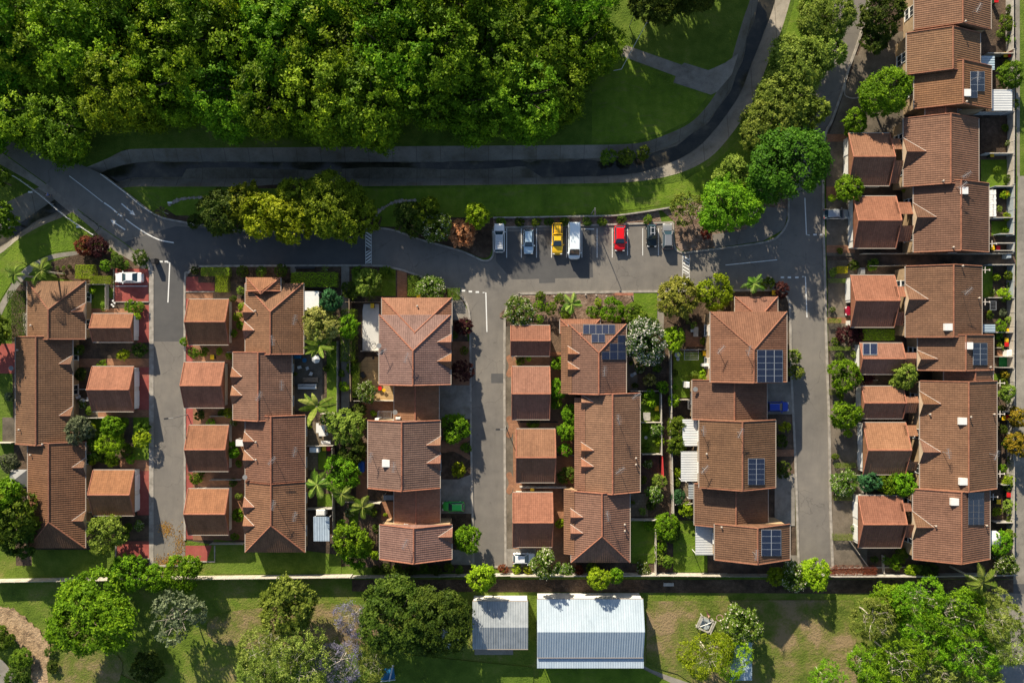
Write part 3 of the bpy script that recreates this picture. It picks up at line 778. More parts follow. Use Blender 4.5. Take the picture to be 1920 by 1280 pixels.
def house(label, x0, y0, x1, y1, kind='brown', hN=False, hS=False, eave=5.2, pitch=22, dormW=(), dormE=(), dh=18, dl=21, lean=None,
          group=None, axis='y', wall='wall_cream', win=True, cat='house', name='townhouse', over=.45, cap=True, doors=None, notch=None, ante=(), sky=(), vents=(), dish=(), solar=(), brackets=(), sw=None, dframe=False, openw=None, link=()):
    a = P(x0, y1, eave); c = P(x1, y0, eave)
    X0, X1, Y0, Y1 = a.x, c.x, a.y, c.y
    org = Vector(((X0 + X1) / 2, (Y0 + Y1) / 2, 0))
    root = thing(name, label, cat, org, group=group)
    X0 -= org.x; X1 -= org.x; Y0 -= org.y; Y1 -= org.y
    hw = (X1 - X0) / 2 if axis == 'y' else (Y1 - Y0) / 2
    rise = hw * math.tan(R(pitch)); zt = eave + rise
    tm, cm = KM[kind] if kind in KM else (kind, None)
    tm, cm = M[tm], M[cm] if cm else M['steel']
    rb = MB()
    V, wm, hw, h0, h1, zt = roof_solid(rb, X0, X1, Y0, Y1, eave, rise, axis, hS if axis == 'y' else False, hN if axis == 'y' else False)
    for lx0, lx1, ly0, ly1 in link:
        zm = eave + rise * .5
        xa, xb = P(lx0, 0, zm).x - org.x, P(lx1, 0, zm).x - org.x
        ya, yb = P(0, ly1, zm).y - org.y, P(0, ly0, zm).y - org.y
        ym = (Y0 + Y1) / 2
        if ya < ym < yb: ya = ym
        def zz(y): return eave + rise * (1 - abs(y - ym) / ((Y1 - Y0) / 2))
        q = [Vector((xa, ya, zz(ya))), Vector((xb, ya, zz(ya))), Vector((xb, yb, zz(yb))), Vector((xa, yb, zz(yb)))]
        rb.face(q, [(p.x, abs(p.y - ym)) for p in q], (1, 0, 0))
        lo = [p - Vector((0, 0, .12)) for p in q]; rb.face(lo[::-1])
        for i in range(4): j = (i + 1) % 4; rb.face([lo[i], lo[j], q[j], q[i]])
    roof = rb.build('roof', tm, root)
    if cap:
        cb = MB()
        if axis == 'y': caps(cb, V, wm, X0, X1, Y0, Y1, h0, h1, eave, zt, hS, hN)
        else: caps(cb, V, wm, Y0, Y1, X0, X1, h0, h1, eave, zt, False, False)
        cb.build('ridge_cap', cm, roof)
    for sg in (0, 1):
        gb = MB()
        if axis == 'y': gb.box(((X0 - .06, X1 + .06)[sg], (Y0 + Y1) / 2, eave - .06), (.12, Y1 - Y0, .12))
        else: gb.box(((X0 + X1) / 2, (Y0 - .06, Y1 + .06)[sg], eave - .06), (X1 - X0, .12, .12))
        gb.build('gutter', M['gutter'], root)
    # walls
    wb = MB(); o = over
    wx0, wx1, wy0, wy1 = X0 + o, X1 - o, Y0 + o * .6, Y1 - o * .6
    if openw is None: wb.prism([(wx0, wy0), (wx1, wy0), (wx1, wy1), (wx0, wy1)], -.1, eave - .15)
    else:
        g0, g1 = [P(0, q, 1).y - org.y for q in openw]; zt_ = eave - .15
        wb.prism([(wx0, wy0), (wx1, wy0), (wx1, wy0 + .2), (wx0, wy0 + .2)], -.1, zt_); wb.prism([(wx0, wy1 - .2), (wx1, wy1 - .2), (wx1, wy1), (wx0, wy1)], -.1, zt_)
        wb.prism([(wx1 - .2, wy0 + .2), (wx1, wy0 + .2), (wx1, wy1 - .2), (wx1 - .2, wy1 - .2)], -.1, zt_)
        wb.prism([(wx0, wy0 + .2), (wx0 + .2, wy0 + .2), (wx0 + .2, g0), (wx0, g0)], -.1, zt_); wb.prism([(wx0, g1), (wx0 + .2, g1), (wx0 + .2, wy1 - .2), (wx0, wy1 - .2)], -.1, zt_)
        wb.prism([(wx0, g0), (wx0 + .2, g0), (wx0 + .2, g1), (wx0, g1)], zt_ - .45, zt_)
    if axis == 'y':
        for hp, y, s in ((hS, wy0, 1), (hN, wy1, -1)):
            if not hp:
                f = (hw - o) / hw
                z = eave - .15; zz = eave - .15 + rise * f
                p = [Vector((wx0, y, z)), Vector((wx1, y, z)), Vector(((X0 + X1) / 2, y, zz))]
                q = [v + Vector((0, .2 * s, 0)) for v in p]
                wb.face(p); wb.face(q[::-1])
    else:
        for x, s in ((wx0, 1), (wx1, -1)):
            f = (hw - o * .6) / hw
            z = eave - .15; zz = z + rise * f
            p = [Vector((x, wy0, z)), Vector((x, wy1, z)), Vector((x, (Y0 + Y1) / 2, zz))]
            wb.face(p); wb.face([v + Vector((.2 * s, 0, 0)) for v in p][::-1])
    wb.build('wall', M[wall], root)
    if win:
        zz = eave - 1.5
        n = max(1, int((wy1 - wy0) / 4.5))
        for i in range(n):
            y = wy0 + (wy1 - wy0) * (i + .5) / n
            window(root, (wx0, y, zz), 1.6, 1.2, 'x-'); window(root, (wx1, y, zz), 1.6, 1.2, 'x+')
            if eave > 4: window(root, (wx0, y, 1.4), 1.8, 1.4, 'x-'); window(root, (wx1, y, 1.4), 1.8, 1.4, 'x+')
        if not hN and axis == 'y': window(root, ((wx0 + wx1) / 2 - 1.5, wy1, zz), 1.2, 1.0, 'y+')
        if not hS and axis == 'y': window(root, ((wx0 + wx1) / 2 + 1.5, wy0, zz), 1.2, 1.0, 'y-')
    # dormers: (pixel y of ridge) on west or east slope
    tp = rise / hw
    for side, L in ((-1, dormW), (1, dormE)):
        for yy in L:
            pl = dl * S * .95; ph = dh * S * .95
            zr = eave + pl * tp
            yc = P(0, yy, zr).y - org.y
            xe = X0 - .02 if side < 0 else X1 + .02
            xi = xe - side * pl
            d = MB()
            A = Vector((xe, yc, zr)); B = Vector((xi, yc, zr + .02))
            Nn = Vector((xe, yc + ph, eave + .02)); Ss = Vector((xe, yc - ph, eave + .02))
            lift = Vector((0, 0, .06)); ext = Vector((side * .15, 0, 0))
            for q in ([A + ext, Nn + ext, B], [A + ext, B, Ss + ext]):
                q = [p + lift for p in q]
                n = (q[1] - q[0]).cross(q[2] - q[0])
                if n.z < 0: q = q[::-1]
                d.face(q, [(p.x, abs(p.y - yc)) for p in q], (1, 0, 0))
            dm = d.build('dormer', KM_M['orange'] if kind != 'brown' else KM_M['brown_tile'], roof)
            e = MB(); e.face([A + ext * .5, Nn + ext * .5, Ss + ext * .5]); e.face([A, Ss, Nn])
            e.build('dormer_gable', M['wall_render'], roof)
            e = MB(); e.bar(A + lift, B + lift, .07, n=4); e.build('ridge_cap', cm, roof)
            e = MB(); e.bar(Nn + lift + ext, B + lift, .045, n=4); e.build('flashing', M['cap_pale'], roof)
    # lean-to strip roof on the west side (px width)
    if lean:
        lx, ly0, ly1 = lean[:3]; ez = 3.9
        p = P(lx, ly1, ez); q = P(x0, ly0, ez)
        l = MB(); xa, xb = p.x - org.x, X0 + .5; ya, yb = p.y - org.y, q.y - org.y
        zz = ez + (xb - xa) * tp
        l.face([(xa, ya, ez), (xb, ya, zz), (xb, yb, zz), (xa, yb, ez)], [(ya, 0), (ya, xb - xa), (yb, xb - xa), (yb, 0)], (0, 1, 0))
        l.face([(xa, ya, ez - .12), (xa, yb, ez - .12), (xb, yb, zz - .12), (xb, ya, zz - .12)])
        l.face([(xa, ya, ez - .12), (xa, ya, ez), (xa, yb, ez), (xa, yb, ez - .12)])
        for yy in (ya, yb): l.face([(xa, yy, ez - .12), (xb, yy, zz - .12), (xb, yy, zz), (xa, yy, ez)])
        l.build('verandah_roof', tm, root)
        w = MB(); w.prism([(xa + .3, ya + .3), (wx0 + .02, ya + .3), (wx0 + .02, yb - .3), (xa + .3, yb - .3)], -.1, ez - .13); w.build('porch_wall', M[wall], root)
        c = MB(); c.box(((X0 + .02), (ya + yb) / 2, eave - .35), (.06, yb - ya - .2, .25)); 
    def onroof(px, py):
        z = eave
        for _ in range(4):
            q = P(px, py, z) - org
            d = abs(q.x - (X0 + X1) / 2) if axis == 'y' else abs(q.y - (Y0 + Y1) / 2)
            z = max(eave, zt - d * tp)
            if axis == 'y':
                if hN: z = min(z, eave + (Y1 - q.y) * tp)
                if hS: z = min(z, eave + (q.y - Y0) * tp)
        return Vector((q.x, q.y, z))
    for i, (px, py) in enumerate(ante):
        q = onroof(px, py); b = MB(); an = .6 + (px * 7 % 10) / 8
        b.bar(q, q + Vector((0, 0, 1.8)), .04); t = q + Vector((0, 0, 1.7)); u = Vector((math.cos(an), math.sin(an), 0)); w = Vector((-u.y, u.x, 0))
        b.bar(t - u * .8, t + u * .8, .035)
        for k in range(-3, 4): b.bar(t + u * k * .27 - w * (.5 - abs(k) * .05), t + u * k * .27 + w * (.42 - abs(k) * .04), .02, n=4)
        b.build('tv_antenna', M['steel'], root)
    for px, py in sky:
        q = onroof(px, py); b = MB(); b.box(q + Vector((0, 0, .05)), (1.25, 1.15, .5)); b.build('skylight', M['white'], root)
    for px, py in vents:
        q = onroof(px, py); b = MB(); b.disc(q, .09, q.z - .2, q.z + .40, 8); b.disc(q, .19, q.z + .40, q.z + .5, 8, r2=.07); b.build('vent_pipe', M['gutter'], root)
    for px, py in dish:
        q = onroof(px, py); b = MB(); b.bar(q, q + Vector((0, 0, .5)), .04); c = q + Vector((0, 0, .6)); b.disc(c, .12, c.z, c.z + .05, 14, r2=.42); b.disc(c, .42, c.z + .05, c.z + .08, 14); b.build('satellite_dish', M['grey'], root)
    for px, py in brackets:
        z = eave - .5; q = P(px, py, z) - org; b = MB()
        b.bar(Vector((X1 - .4, q.y, z)), Vector((X1 + 1.7, q.y, z)), .06); b.bar(Vector((X1 + .9, q.y - .55, z)), Vector((X1 + .9, q.y + .55, z)), .06); b.bar(Vector((X1 + 1.65, q.y - .15, z)), Vector((X1 + 1.65, q.y + .15, z)), .09)
        b.build('service_bracket', M['cap_pale'], root)
    # solar arrays: (x0,y0,x1,y1,cols,rows,missing)
    for arr in solar:
        sx0, sy0, sx1, sy1, nc, nr = arr[:6]; miss = arr[6] if len(arr) > 6 else ()
        for i in range(nc):
            for j in range(nr):
                if (i, j) in miss: continue
                pts = []
                for fx, fy in ((i, j + 1), (i + 1, j + 1), (i + 1, j), (i, j)):
                    pts.append(onroof(sx0 + (sx1 - sx0) * fx / nc, sy0 + (sy1 - sy0) * fy / nr) + Vector((0, 0, .16)))
                cen = sum(pts, Vector()) / 4
                f = MB(); g = MB()
                q = [cen + (p - cen) * .985 for p in pts]; r = [cen + (p - cen) * .93 for p in pts]
                lo = [p - Vector((0, 0, .05)) for p in q]
                f.face(q); 
                for e in range(4):
                    h = (e + 1) % 4; f.face([lo[e], lo[h], q[h], q[e]])
                g.face([p + Vector((0, 0, .012)) for p in r], [(p.x, p.y) for p in r])
                o_ = f.build('solar_panel', M['grey'] if dframe else M['alu'], root); g.build('solar_cell', M['solar'], o_)
    # doors for garages: side, list of (y centre px)
    if doors:
        side, ys, wd = doors
        for yy in ys:
            d = MB(); x = wx0 - .02 if side == 'W' else wx1 + .02
            y = P(0, yy, 1.2).y - org.y
            for k in range(5): d.box((x, y, .25 + k * .44), (.1, wd, .42))
            d.build('garage_door', M['white'], root)
    return root, org, (X0, X1, Y0, Y1), (wx0, wx1, wy0, wy1), zt

KM_M = {'orange': M['tile_orange'], 'brown_tile': M['tile_brown']}  # dormer tiles

# left column
LB = 'terrace houses of the left column'
house('terrace house with one hipped end beside the palms at the left edge', 51, 527, 160, 636, 'brown', hN=True, dormE=(584,), dl=22, group=LB, vents=((60, 610),), eave=2.5)
house('long terrace house in the middle of the left column, beside the red pad', 29, 631, 136, 832, 'brown', dormE=(682, 779), group=LB, vents=((35, 656), (38, 805)), dish=((26, 690),), eave=2.5)
house('terrace house with hipped south end at the bottom of the left column', 52, 828, 160, 1027, 'brown', hS=True, dormE=(876, 976), group=LB, vents=((59, 852), (82, 832)), eave=2.5)
LG = 'tiled garages west of the first street'
def garage(label, x0, y0, x1, y1, side, grp, kind='orange', n=2, **k):
    eave = k.pop('eave', 2.6); nd = n; hgt = (y1 - y0) * S
    ys = [y0 + 28] if k.get('openw') else [(y0 + y1) / 2] if n == 1 else [y0 + (y1 - y0) * .28, y0 + (y1 - y0) * .72]
    return house(label, x0, y0, x1, y1, kind, axis='x', eave=eave, pitch=k.pop('pitch', 22), group=grp, win=False, cat='garage', name='garage', over=.5, wall=k.pop('wall', 'wall_white'), doors=(side, ys, 2.6 if n == 2 else min(3.4, hgt * .6)) if side else None, **k)
garage('single tiled garage below the white sedan, smallest by the first street', 174, 588, 250, 641, 'E', LG, n=1)
garage('double tiled garage of the left column with a tree shadow across its roof', 173, 687, 251, 771, 'E', LG)
garage('double tiled garage lowest in the left column, above the round olive tree', 175, 881, 252, 966, 'E', LG)
BG = 'tiled garages east of the first street'
garage('tiled garage just below the red parking bay, first east of the first street', 354, 561, 429, 646, None, BG)
garage('tiled garage second from the top east of the first street', 346, 679, 421, 764, None, BG)
garage('tiled garage with a round bright shrub over its right edge', 354, 797, 429, 883, None, BG)
garage('tiled garage lowest of the four east of the first street', 353, 916, 429, 1002, None, BG)
BH = 'terrace houses between the first street and the lane'
house('small lower hipped porch roof north of the first terrace', 462, 520, 526, 546, 'orange', hN=True, eave=3.6, win=False, name='porch', cat='porch')
house('terrace house with hipped north end beside the white awning', 460, 531, 569, 664, 'mid', hN=True, dormW=(585, 619), group=BH, ante=((558, 600), (517, 638)), vents=((480, 583),), eave=3.0)
house('terrace house second from the top, set back left, beside the umbrella yard', 437, 660, 547, 787, 'mid', dormW=(706, 741), group=BH, ante=((534, 721), (492, 741)), eave=3.0)
house('terrace house third from the top beside the white outdoor tables', 460, 778, 572, 903, 'mid', dormW=(827, 862), group=BH, ante=((558, 844), (516, 860)), dish=((462, 893),), vents=((481, 828), (481, 861)), eave=3.0)
house('terrace house with hipped south end above the pale boundary fence', 460, 903, 572, 1035, 'mid', hS=True, dormW=(950, 985), group=BH, ante=((518, 942), (558, 963)), eave=3.0)
CH = 'detached looking townhouses west of the second street'
house('low hipped front wing facing the main road above the hipped townhouse', 716, 558, 847, 640, 'orange', hN=True, eave=4.2, name='house_wing', cat='house wing', vents=((783, 574),))
house('hipped townhouse with two small gables beside the white terrace', 711, 590, 845, 721, 'pink', hN=True, dormE=(641, 677), dh=16, dl=25, group=CH, ante=((765, 670), (720, 659)), dish=((712, 648),), eave=5.4)
house('low link roof between the hipped townhouse and the skylight townhouse', 739, 716, 823, 792, 'orange', eave=3.4, name='house_wing', cat='house wing', win=False, dish=((742, 772),))
house('townhouse with one square skylight beside the blue tarpaulin', 690, 788, 825, 915, 'pink', dormE=(834, 868), dh=16, dl=25, group=CH, ante=((741, 872), (698, 854)), sky=((724, 868),), eave=5.4)
house('low link roof above the green hatchback driveway', 739, 908, 825, 985, 'orange', eave=3.4, name='house_wing', cat='house wing', win=False)
house('townhouse at the bottom end west of the second street', 712, 983, 847, 1048, 'pink', dormE=(1006,), dh=16, dl=25, group=CH, ante=((762, 1014),), eave=5.4)
DG = 'tiled garages east of the second street'
garage('small tiled garage at the top of the row east of the second street', 958, 610, 1031, 667, None, DG)
garage('tiled garage second in the row east of the second street', 960, 687, 1031, 786, None, DG)
garage('tiled garage third in the row, above the pale wall', 968, 804, 1041, 904, None, DG)
garage('tiled garage lowest east of the second street, above the white car', 962, 923, 1036, 1025, None, DG)
DH = 'terrace houses with front verandahs east of the second street'
house('small porch roof north of the terrace with many solar panels', 1050, 598, 1125, 625, 'orange', hN=True, eave=3.6, win=False, name='porch', cat='porch')
house('terrace house with hipped north end and solar panels on two slopes', 1066, 607, 1174, 738, 'mid', hN=True, dormW=(663, 692), dl=21, dh=15, lean=(1052, 612, 738), group=DH, ante=((1131, 695),), solar=((1093, 608, 1153, 626, 5, 1), (1109, 626, 1134, 642, 2, 1), (1128, 628, 1173, 674, 3, 3, ((0, 0), (0, 1), (1, 0)))), eave=4.3, dframe=True)
house('longest terrace house of the verandah row, in the middle', 1091, 737, 1200, 922, 'mid', dormW=(754, 844, 874), dl=22, dh=15, lean=(1077, 745, 918), group=DH, ante=((1157, 784), (1160, 878), (1190, 740)), vents=((1192, 858), (1192, 870)), eave=4.3)
house('terrace house with hipped south end and verandah, above the yellow shrubs', 1071, 920, 1181, 1054, 'mid', hS=True, dormW=(969, 999), dl=22, dh=15, lean=(1057, 917, 1038), group=DH, ante=((1137, 962),), vents=((1171, 982), (1171, 994)), eave=4.3)
EH = 'townhouses west of the third street'
house('low porch roof with hipped end by the tall round trees', 1378, 556, 1458, 610, 'orange', hN=True, eave=3.8, name='porch', cat='porch', win=False)
house('hipped townhouse with the largest solar array, five rows of three', 1332, 584, 1475, 716, 'brown', hN=True, group=EH, ante=((1346, 655), (1398, 657)), solar=((1419, 656, 1467, 716, 3, 5),), eave=5.4)
house('wide low link roof beside the blue car', 1298, 712, 1438, 786, 'brown', eave=3.4, name='house_wing', cat='house wing', dish=((1302, 729),))
house('townhouse with ten solar panels between the white patio roofs and third street', 1311, 787, 1454, 914, 'brown', group=EH, solar=((1402, 859, 1433, 908, 2, 5),), ante=((1382, 809), (1314, 805), (1316, 876)), vents=((1324, 850),), eave=5.4)
house('wide low link roof between the two lower solar townhouses', 1302, 906, 1440, 984, 'brown', eave=3.4, name='house_wing', cat='house wing')
house('townhouse lowest in its column with eight solar panels by the street end', 1340, 982, 1481, 1049, 'brown', group=EH, solar=((1427, 992, 1464, 1041, 2, 4),), ante=((1411, 1034),), vents=((1352, 987),), eave=5.4)
FH = 'terrace houses along the right edge'
house('topmost terrace house of the right column, cut by the photo edge', 1714, -30, 1858, 56, 'brown', group=FH, ante=((1822, 24),), vents=((1808, 42),), eave=4.1)
house('shaded low link house between the two top right terraces', 1700, 62, 1838, 140, 'brown', eave=4.3, group=None, name='house_wing', cat='house wing')
house('terrace house with seven solar panels behind the round bright tree', 1714, 124, 1859, 204, 'brown', group=FH, sky=((1811, 175),), solar=((1818, 135, 1845, 184, 2, 4, ((1, 3),)),), ante=((1821, 151),), vents=((1763, 131), (1810, 192)), eave=4.1)
house('narrow low roof squeezed under the terrace with seven solar panels', 1735, 198, 1795, 222, 'brown', eave=4.2, name='house_wing', cat='house wing', win=False)
kd = dict(dh=30, dl=35)
house('right column terrace house beside the empty dark yard', 1694, 222, 1835, 350, 'brown', dormW=(284,), group=FH, vents=((1767, 340), (1712, 280)), ante=((1800, 332),), **kd, eave=4.1)
house('right column terrace house behind the garage with the silver car', 1713, 344, 1854, 473, 'brown', dormW=(407,), group=FH, sky=((1806, 358),), ante=((1793, 352),), vents=((1786, 464),), brackets=((1860, 457),), **kd, eave=4.1)
house('right column terrace house with a skylight near its lower left', 1698, 499, 1841, 632, 'brown', dormW=(561,), group=FH, sky=((1777, 613),), ante=((1803, 547),), brackets=((1847, 506), (1847, 566)), vents=((1803, 499), (1834, 559)), **kd, eave=4.1)
house('short right column terrace house with eight framed solar panels', 1721, 628, 1863, 694, 'brown', dormW=(673,), dh=17, dl=31, group=FH, sky=((1815, 648),), solar=((1823, 643, 1850, 684, 2, 4),), vents=((1855, 688),), eave=4.1)
house('narrow low roof between the short terrace and the long terrace', 1770, 690, 1862, 716, 'brown', eave=4.0, name='house_wing', cat='house wing', win=False)
house('longest right column terrace house with two skylights', 1725, 714, 1869, 916, 'brown', dormW=(757, 847), dh=24, dl=32, group=FH, sky=((1804, 789), (1805, 902)), ante=((1855, 850), (1767, 847)), brackets=((1875, 718), (1875, 776), (1875, 888)), vents=((1818, 781), (1862, 776), (1742, 776)), eave=4.1)
house('lowest right column terrace house with fifteen dark solar panels', 1712, 916, 1856, 1048, 'brown', dormW=(988,), dh=28, dl=32, group=FH, sky=((1789, 940),), dframe=True, solar=((1814, 922, 1844, 983, 3, 5),), vents=((1848, 984), (1753, 985)), brackets=((1862, 931),), eave=4.1)
FG = 'tiled garages in front of the right column'
gk = dict(eave=2.9, pitch=22)
garage('right column garage topmost, below the round bright tree', 1591, 250, 1668, 348, 'W', FG, link=[(1668, 1690, 258, 281), (1668, 1690, 303, 342)], **gk)
garage('right column garage with the silver car parked at its door', 1600, 368, 1680, 465, 'W', FG, link=[(1680, 1710, 378, 402), (1680, 1710, 424, 452)], **gk)
garage('right column garage with the dark red car under its eave', 1595, 516, 1677, 613, 'W', FG, n=1, openw=(601, 567), link=[(1677, 1699, 537, 557), (1677, 1698, 585, 610)], **gk)
garage('right column garage with two pale solar panels', 1612, 643, 1692, 701, 'W', FG, n=1, solar=((1617, 643, 1644, 665, 2, 1),), link=[(1692, 1720, 661, 672), (1692, 1718, 673, 694)], **gk)
garage('right column garage between two round bright trees, no solar panels', 1615, 724, 1693, 784, 'W', FG, n=1, link=[(1693, 1720, 743, 755), (1693, 1719, 756, 774)], **gk)
garage('right column garage above the row of mixed green shrubs', 1618, 792, 1698, 889, 'W', FG, link=[(1698, 1722, 798, 817), (1698, 1722, 865, 884)], **gk)
garage('right column garage lowest, above the street end', 1609, 929, 1690, 1026, 'W', FG, link=[(1690, 1710, 944, 958), (1690, 1710, 981, 1008)], **gk)

# sheds at the bottom
house('white steel hall, one slope shaded, with striped roof at the bottom', 1007, 1123, 1206, 1232, 'steel_hall', axis='x', eave=3.2, pitch=17, name='hall', cat='hall', wall='wall_white', cap=False, win=False, over=.15)
house('smaller grey steel shed left of the white hall', 886, 1127, 990, 1216, 'steel_grey', axis='x', eave=2.9, pitch=13, name='shed', cat='shed', wall='wall_white', cap=False, win=False, over=.12)

def flat_roof(name, label, cat, pts, h, mat, t=.1, posts=True, group=None, slope=0.0, uax='y', post_mat='white'):
    w = [P(x, y, h) for x, y in pts]; c = sum(w, Vector()) / len(w); c.z = 0
    root = thing(name, label, cat, c, group=group)
    q = [p - c for p in w]
    b = MB()
    y0 = min(p.y for p in q)
    top = [Vector((p.x, p.y, h + slope * (p.y - y0))) for p in q]
    n = (top[1] - top[0]).cross(top[2] - top[0])
    if n.z < 0: top = top[::-1]
    tu = (0, 1, 0) if uax == 'y' else (1, 0, 0)
    b.face(top, [((p.y, p.x) if uax == 'y' else (p.x, p.y)) for p in top], tu)
    lo = [p - Vector((0, 0, t)) for p in top]
    b.face(lo[::-1])
    for i in range(len(top)):
        j = (i + 1) % len(top); b.face([lo[i], lo[j], top[j], top[i]])
    b.build('roof', M[mat], root)
    if posts:
        for p in top:
            pb = MB(); s = .93
            pb.bar((p.x * s, p.y * s, -.05), (p.x * s, p.y * s, p.z - t), .06); pb.build('post', M[post_mat], root)
    return root
def R4(x0, y0, x1, y1): return [(x0, y0), (x1, y0), (x1, y1), (x0, y1)]
PR = 'white ribbed patio roofs'
flat_roof('patio_roof', 'white ribbed patio roof, upper of two beside the climber', 'patio roof', R4(1280, 786, 1311, 836), 2.7, 'steel_white', group=PR)
flat_roof('patio_roof', 'white ribbed patio roof, lower of two beside the solar townhouse', 'patio roof', R4(1277, 846, 1312, 902), 2.7, 'steel_white', group=PR)
flat_roof('patio_roof', 'white ribbed patio roof above the small lawn with long tree shadows', 'patio roof', R4(1304, 981, 1341, 1040), 2.7, 'steel_white', group=PR)
flat_roof('patio_roof', 'white ribbed patio roof at the top right behind the seven solar panels', 'patio roof', R4(1860, 168, 1898, 208), 2.7, 'steel_white', group=PR)
flat_roof('awning', 'white flat awning beside the first hipped terrace house', 'awning', R4(570, 546, 598, 581), 2.9, 'white')
flat_roof('awning', 'blue translucent awning in the top right yard', 'awning', R4(1840, 105, 1865, 131), 2.5, 'steel_blue')
flat_roof('patio_roof', 'small blue grey roof beside the skylight terrace in the right yards', 'patio roof', R4(1843, 608, 1866, 623), 2.3, 'steel_blue')
flat_roof('awning', 'narrow dark awning left of the townhouse with ten solar panels', 'awning', R4(1291, 906, 1302, 935), 2.4, 'steel_grey')
flat_roof('gazebo', 'blue and white gazebo roof below the white storage box', 'gazebo', R4(588, 968, 618, 1014), 2.4, 'steel_blue', slope=.03, uax='x')
flat_roof('verandah', 'pale ribbed verandah roof along the lower side of the white hall', 'verandah', R4(1007, 1231, 1207, 1252), 2.85, 'steel_hall', uax='x')
flat_roof('shed', 'pale blue flat shed roof under the trees right of the white hall', 'shed', R4(1369, 1202, 1410, 1275), 2.6, 'steel_blue', uax='x', posts=True)
flat_roof('shed', 'white shed roof under the big dark round tree', 'shed', R4(828, 1178, 869, 1216), 2.5, 'steel_white', uax='x')
flat_roof('patio_roof', 'dark grey lean roof below the skylight townhouse', 'patio roof', R4(719, 928, 741, 937), 2.3, 'steel_grey', uax='x')
flat_roof('shed', 'dark green shed roof in the bottom right corner', 'shed', [(1868, 1246), (1930, 1246), (1930, 1300), (1885, 1290)], 3.0, 'grey')
flat_roof('canopy', 'small white cloth canopy beside the third terrace', 'canopy', R4(442, 824, 459, 836), 2.3, 'white')
# pyramid tent
def tent(label, cx, cy, w, h, mat):
    c = P(cx, cy, 2.2); c.z = 0; root = thing('tent', label, 'tent', c); b = MB(); r = w * S / 2
    k = [Vector((-r, -r, h - .9)), Vector((r, -r, h - .9)), Vector((r, r, h - .9)), Vector((-r, r, h - .9))]
    for i in range(4): b.face([k[i], k[(i + 1) % 4], Vector((0, 0, h))])
    b.build('tent_top', M[mat], root)
    for p in k:
        q = MB(); q.bar((p.x * .96, p.y * .96, 0), (p.x * .96, p.y * .96, h - .9), .05); q.build('pole', M['steel'], root)
tent('grey pyramid tent between the left terraces and the trees', 33, 897, 33, 2.9, 'grey')
# ------------------------------------------------------------------ plants
def unit_dirs(rng, n):
    v = rng.normal(size=(n, 3)); return v / np.linalg.norm(v, axis=1)[:, None]
def leaves_mesh(name, pos, nrm, size, asp, rnd, acc, rng, drop=None):
    n = len(pos)
    t = np.cross(nrm, rng.normal(size=(n, 3))); t /= np.linalg.norm(t, axis=1)[:, None] + 1e-9
    b = np.cross(nrm, t)
    s = size[:, None]
    v = np.empty((n, 4, 3))
    v[:, 0] = pos - t * s; v[:, 1] = pos + b * s * asp - t * s * .1; v[:, 2] = pos + t * s; v[:, 3] = pos - b * s * asp - t * s * .1
    me = bpy.data.meshes.new(name)
    me.vertices.add(n * 4); me.loops.add(n * 4); me.polygons.add(n)
    me.vertices.foreach_set("co", v.reshape(-1).astype(np.float32))
    me.loops.foreach_set("vertex_index", np.arange(n * 4, dtype=np.int32))
    me.polygons.foreach_set("loop_start", np.arange(0, n * 4, 4, dtype=np.int32))
    me.polygons.foreach_set("loop_total", np.full(n, 4, dtype=np.int32))
    me.update()
    a = me.attributes.new("rnd", 'FLOAT', 'FACE'); a.data.foreach_set("value", rnd.astype(np.float32))
    a = me.attributes.new("acc", 'FLOAT', 'FACE'); a.data.foreach_set("value", acc.astype(np.float32))
    return me
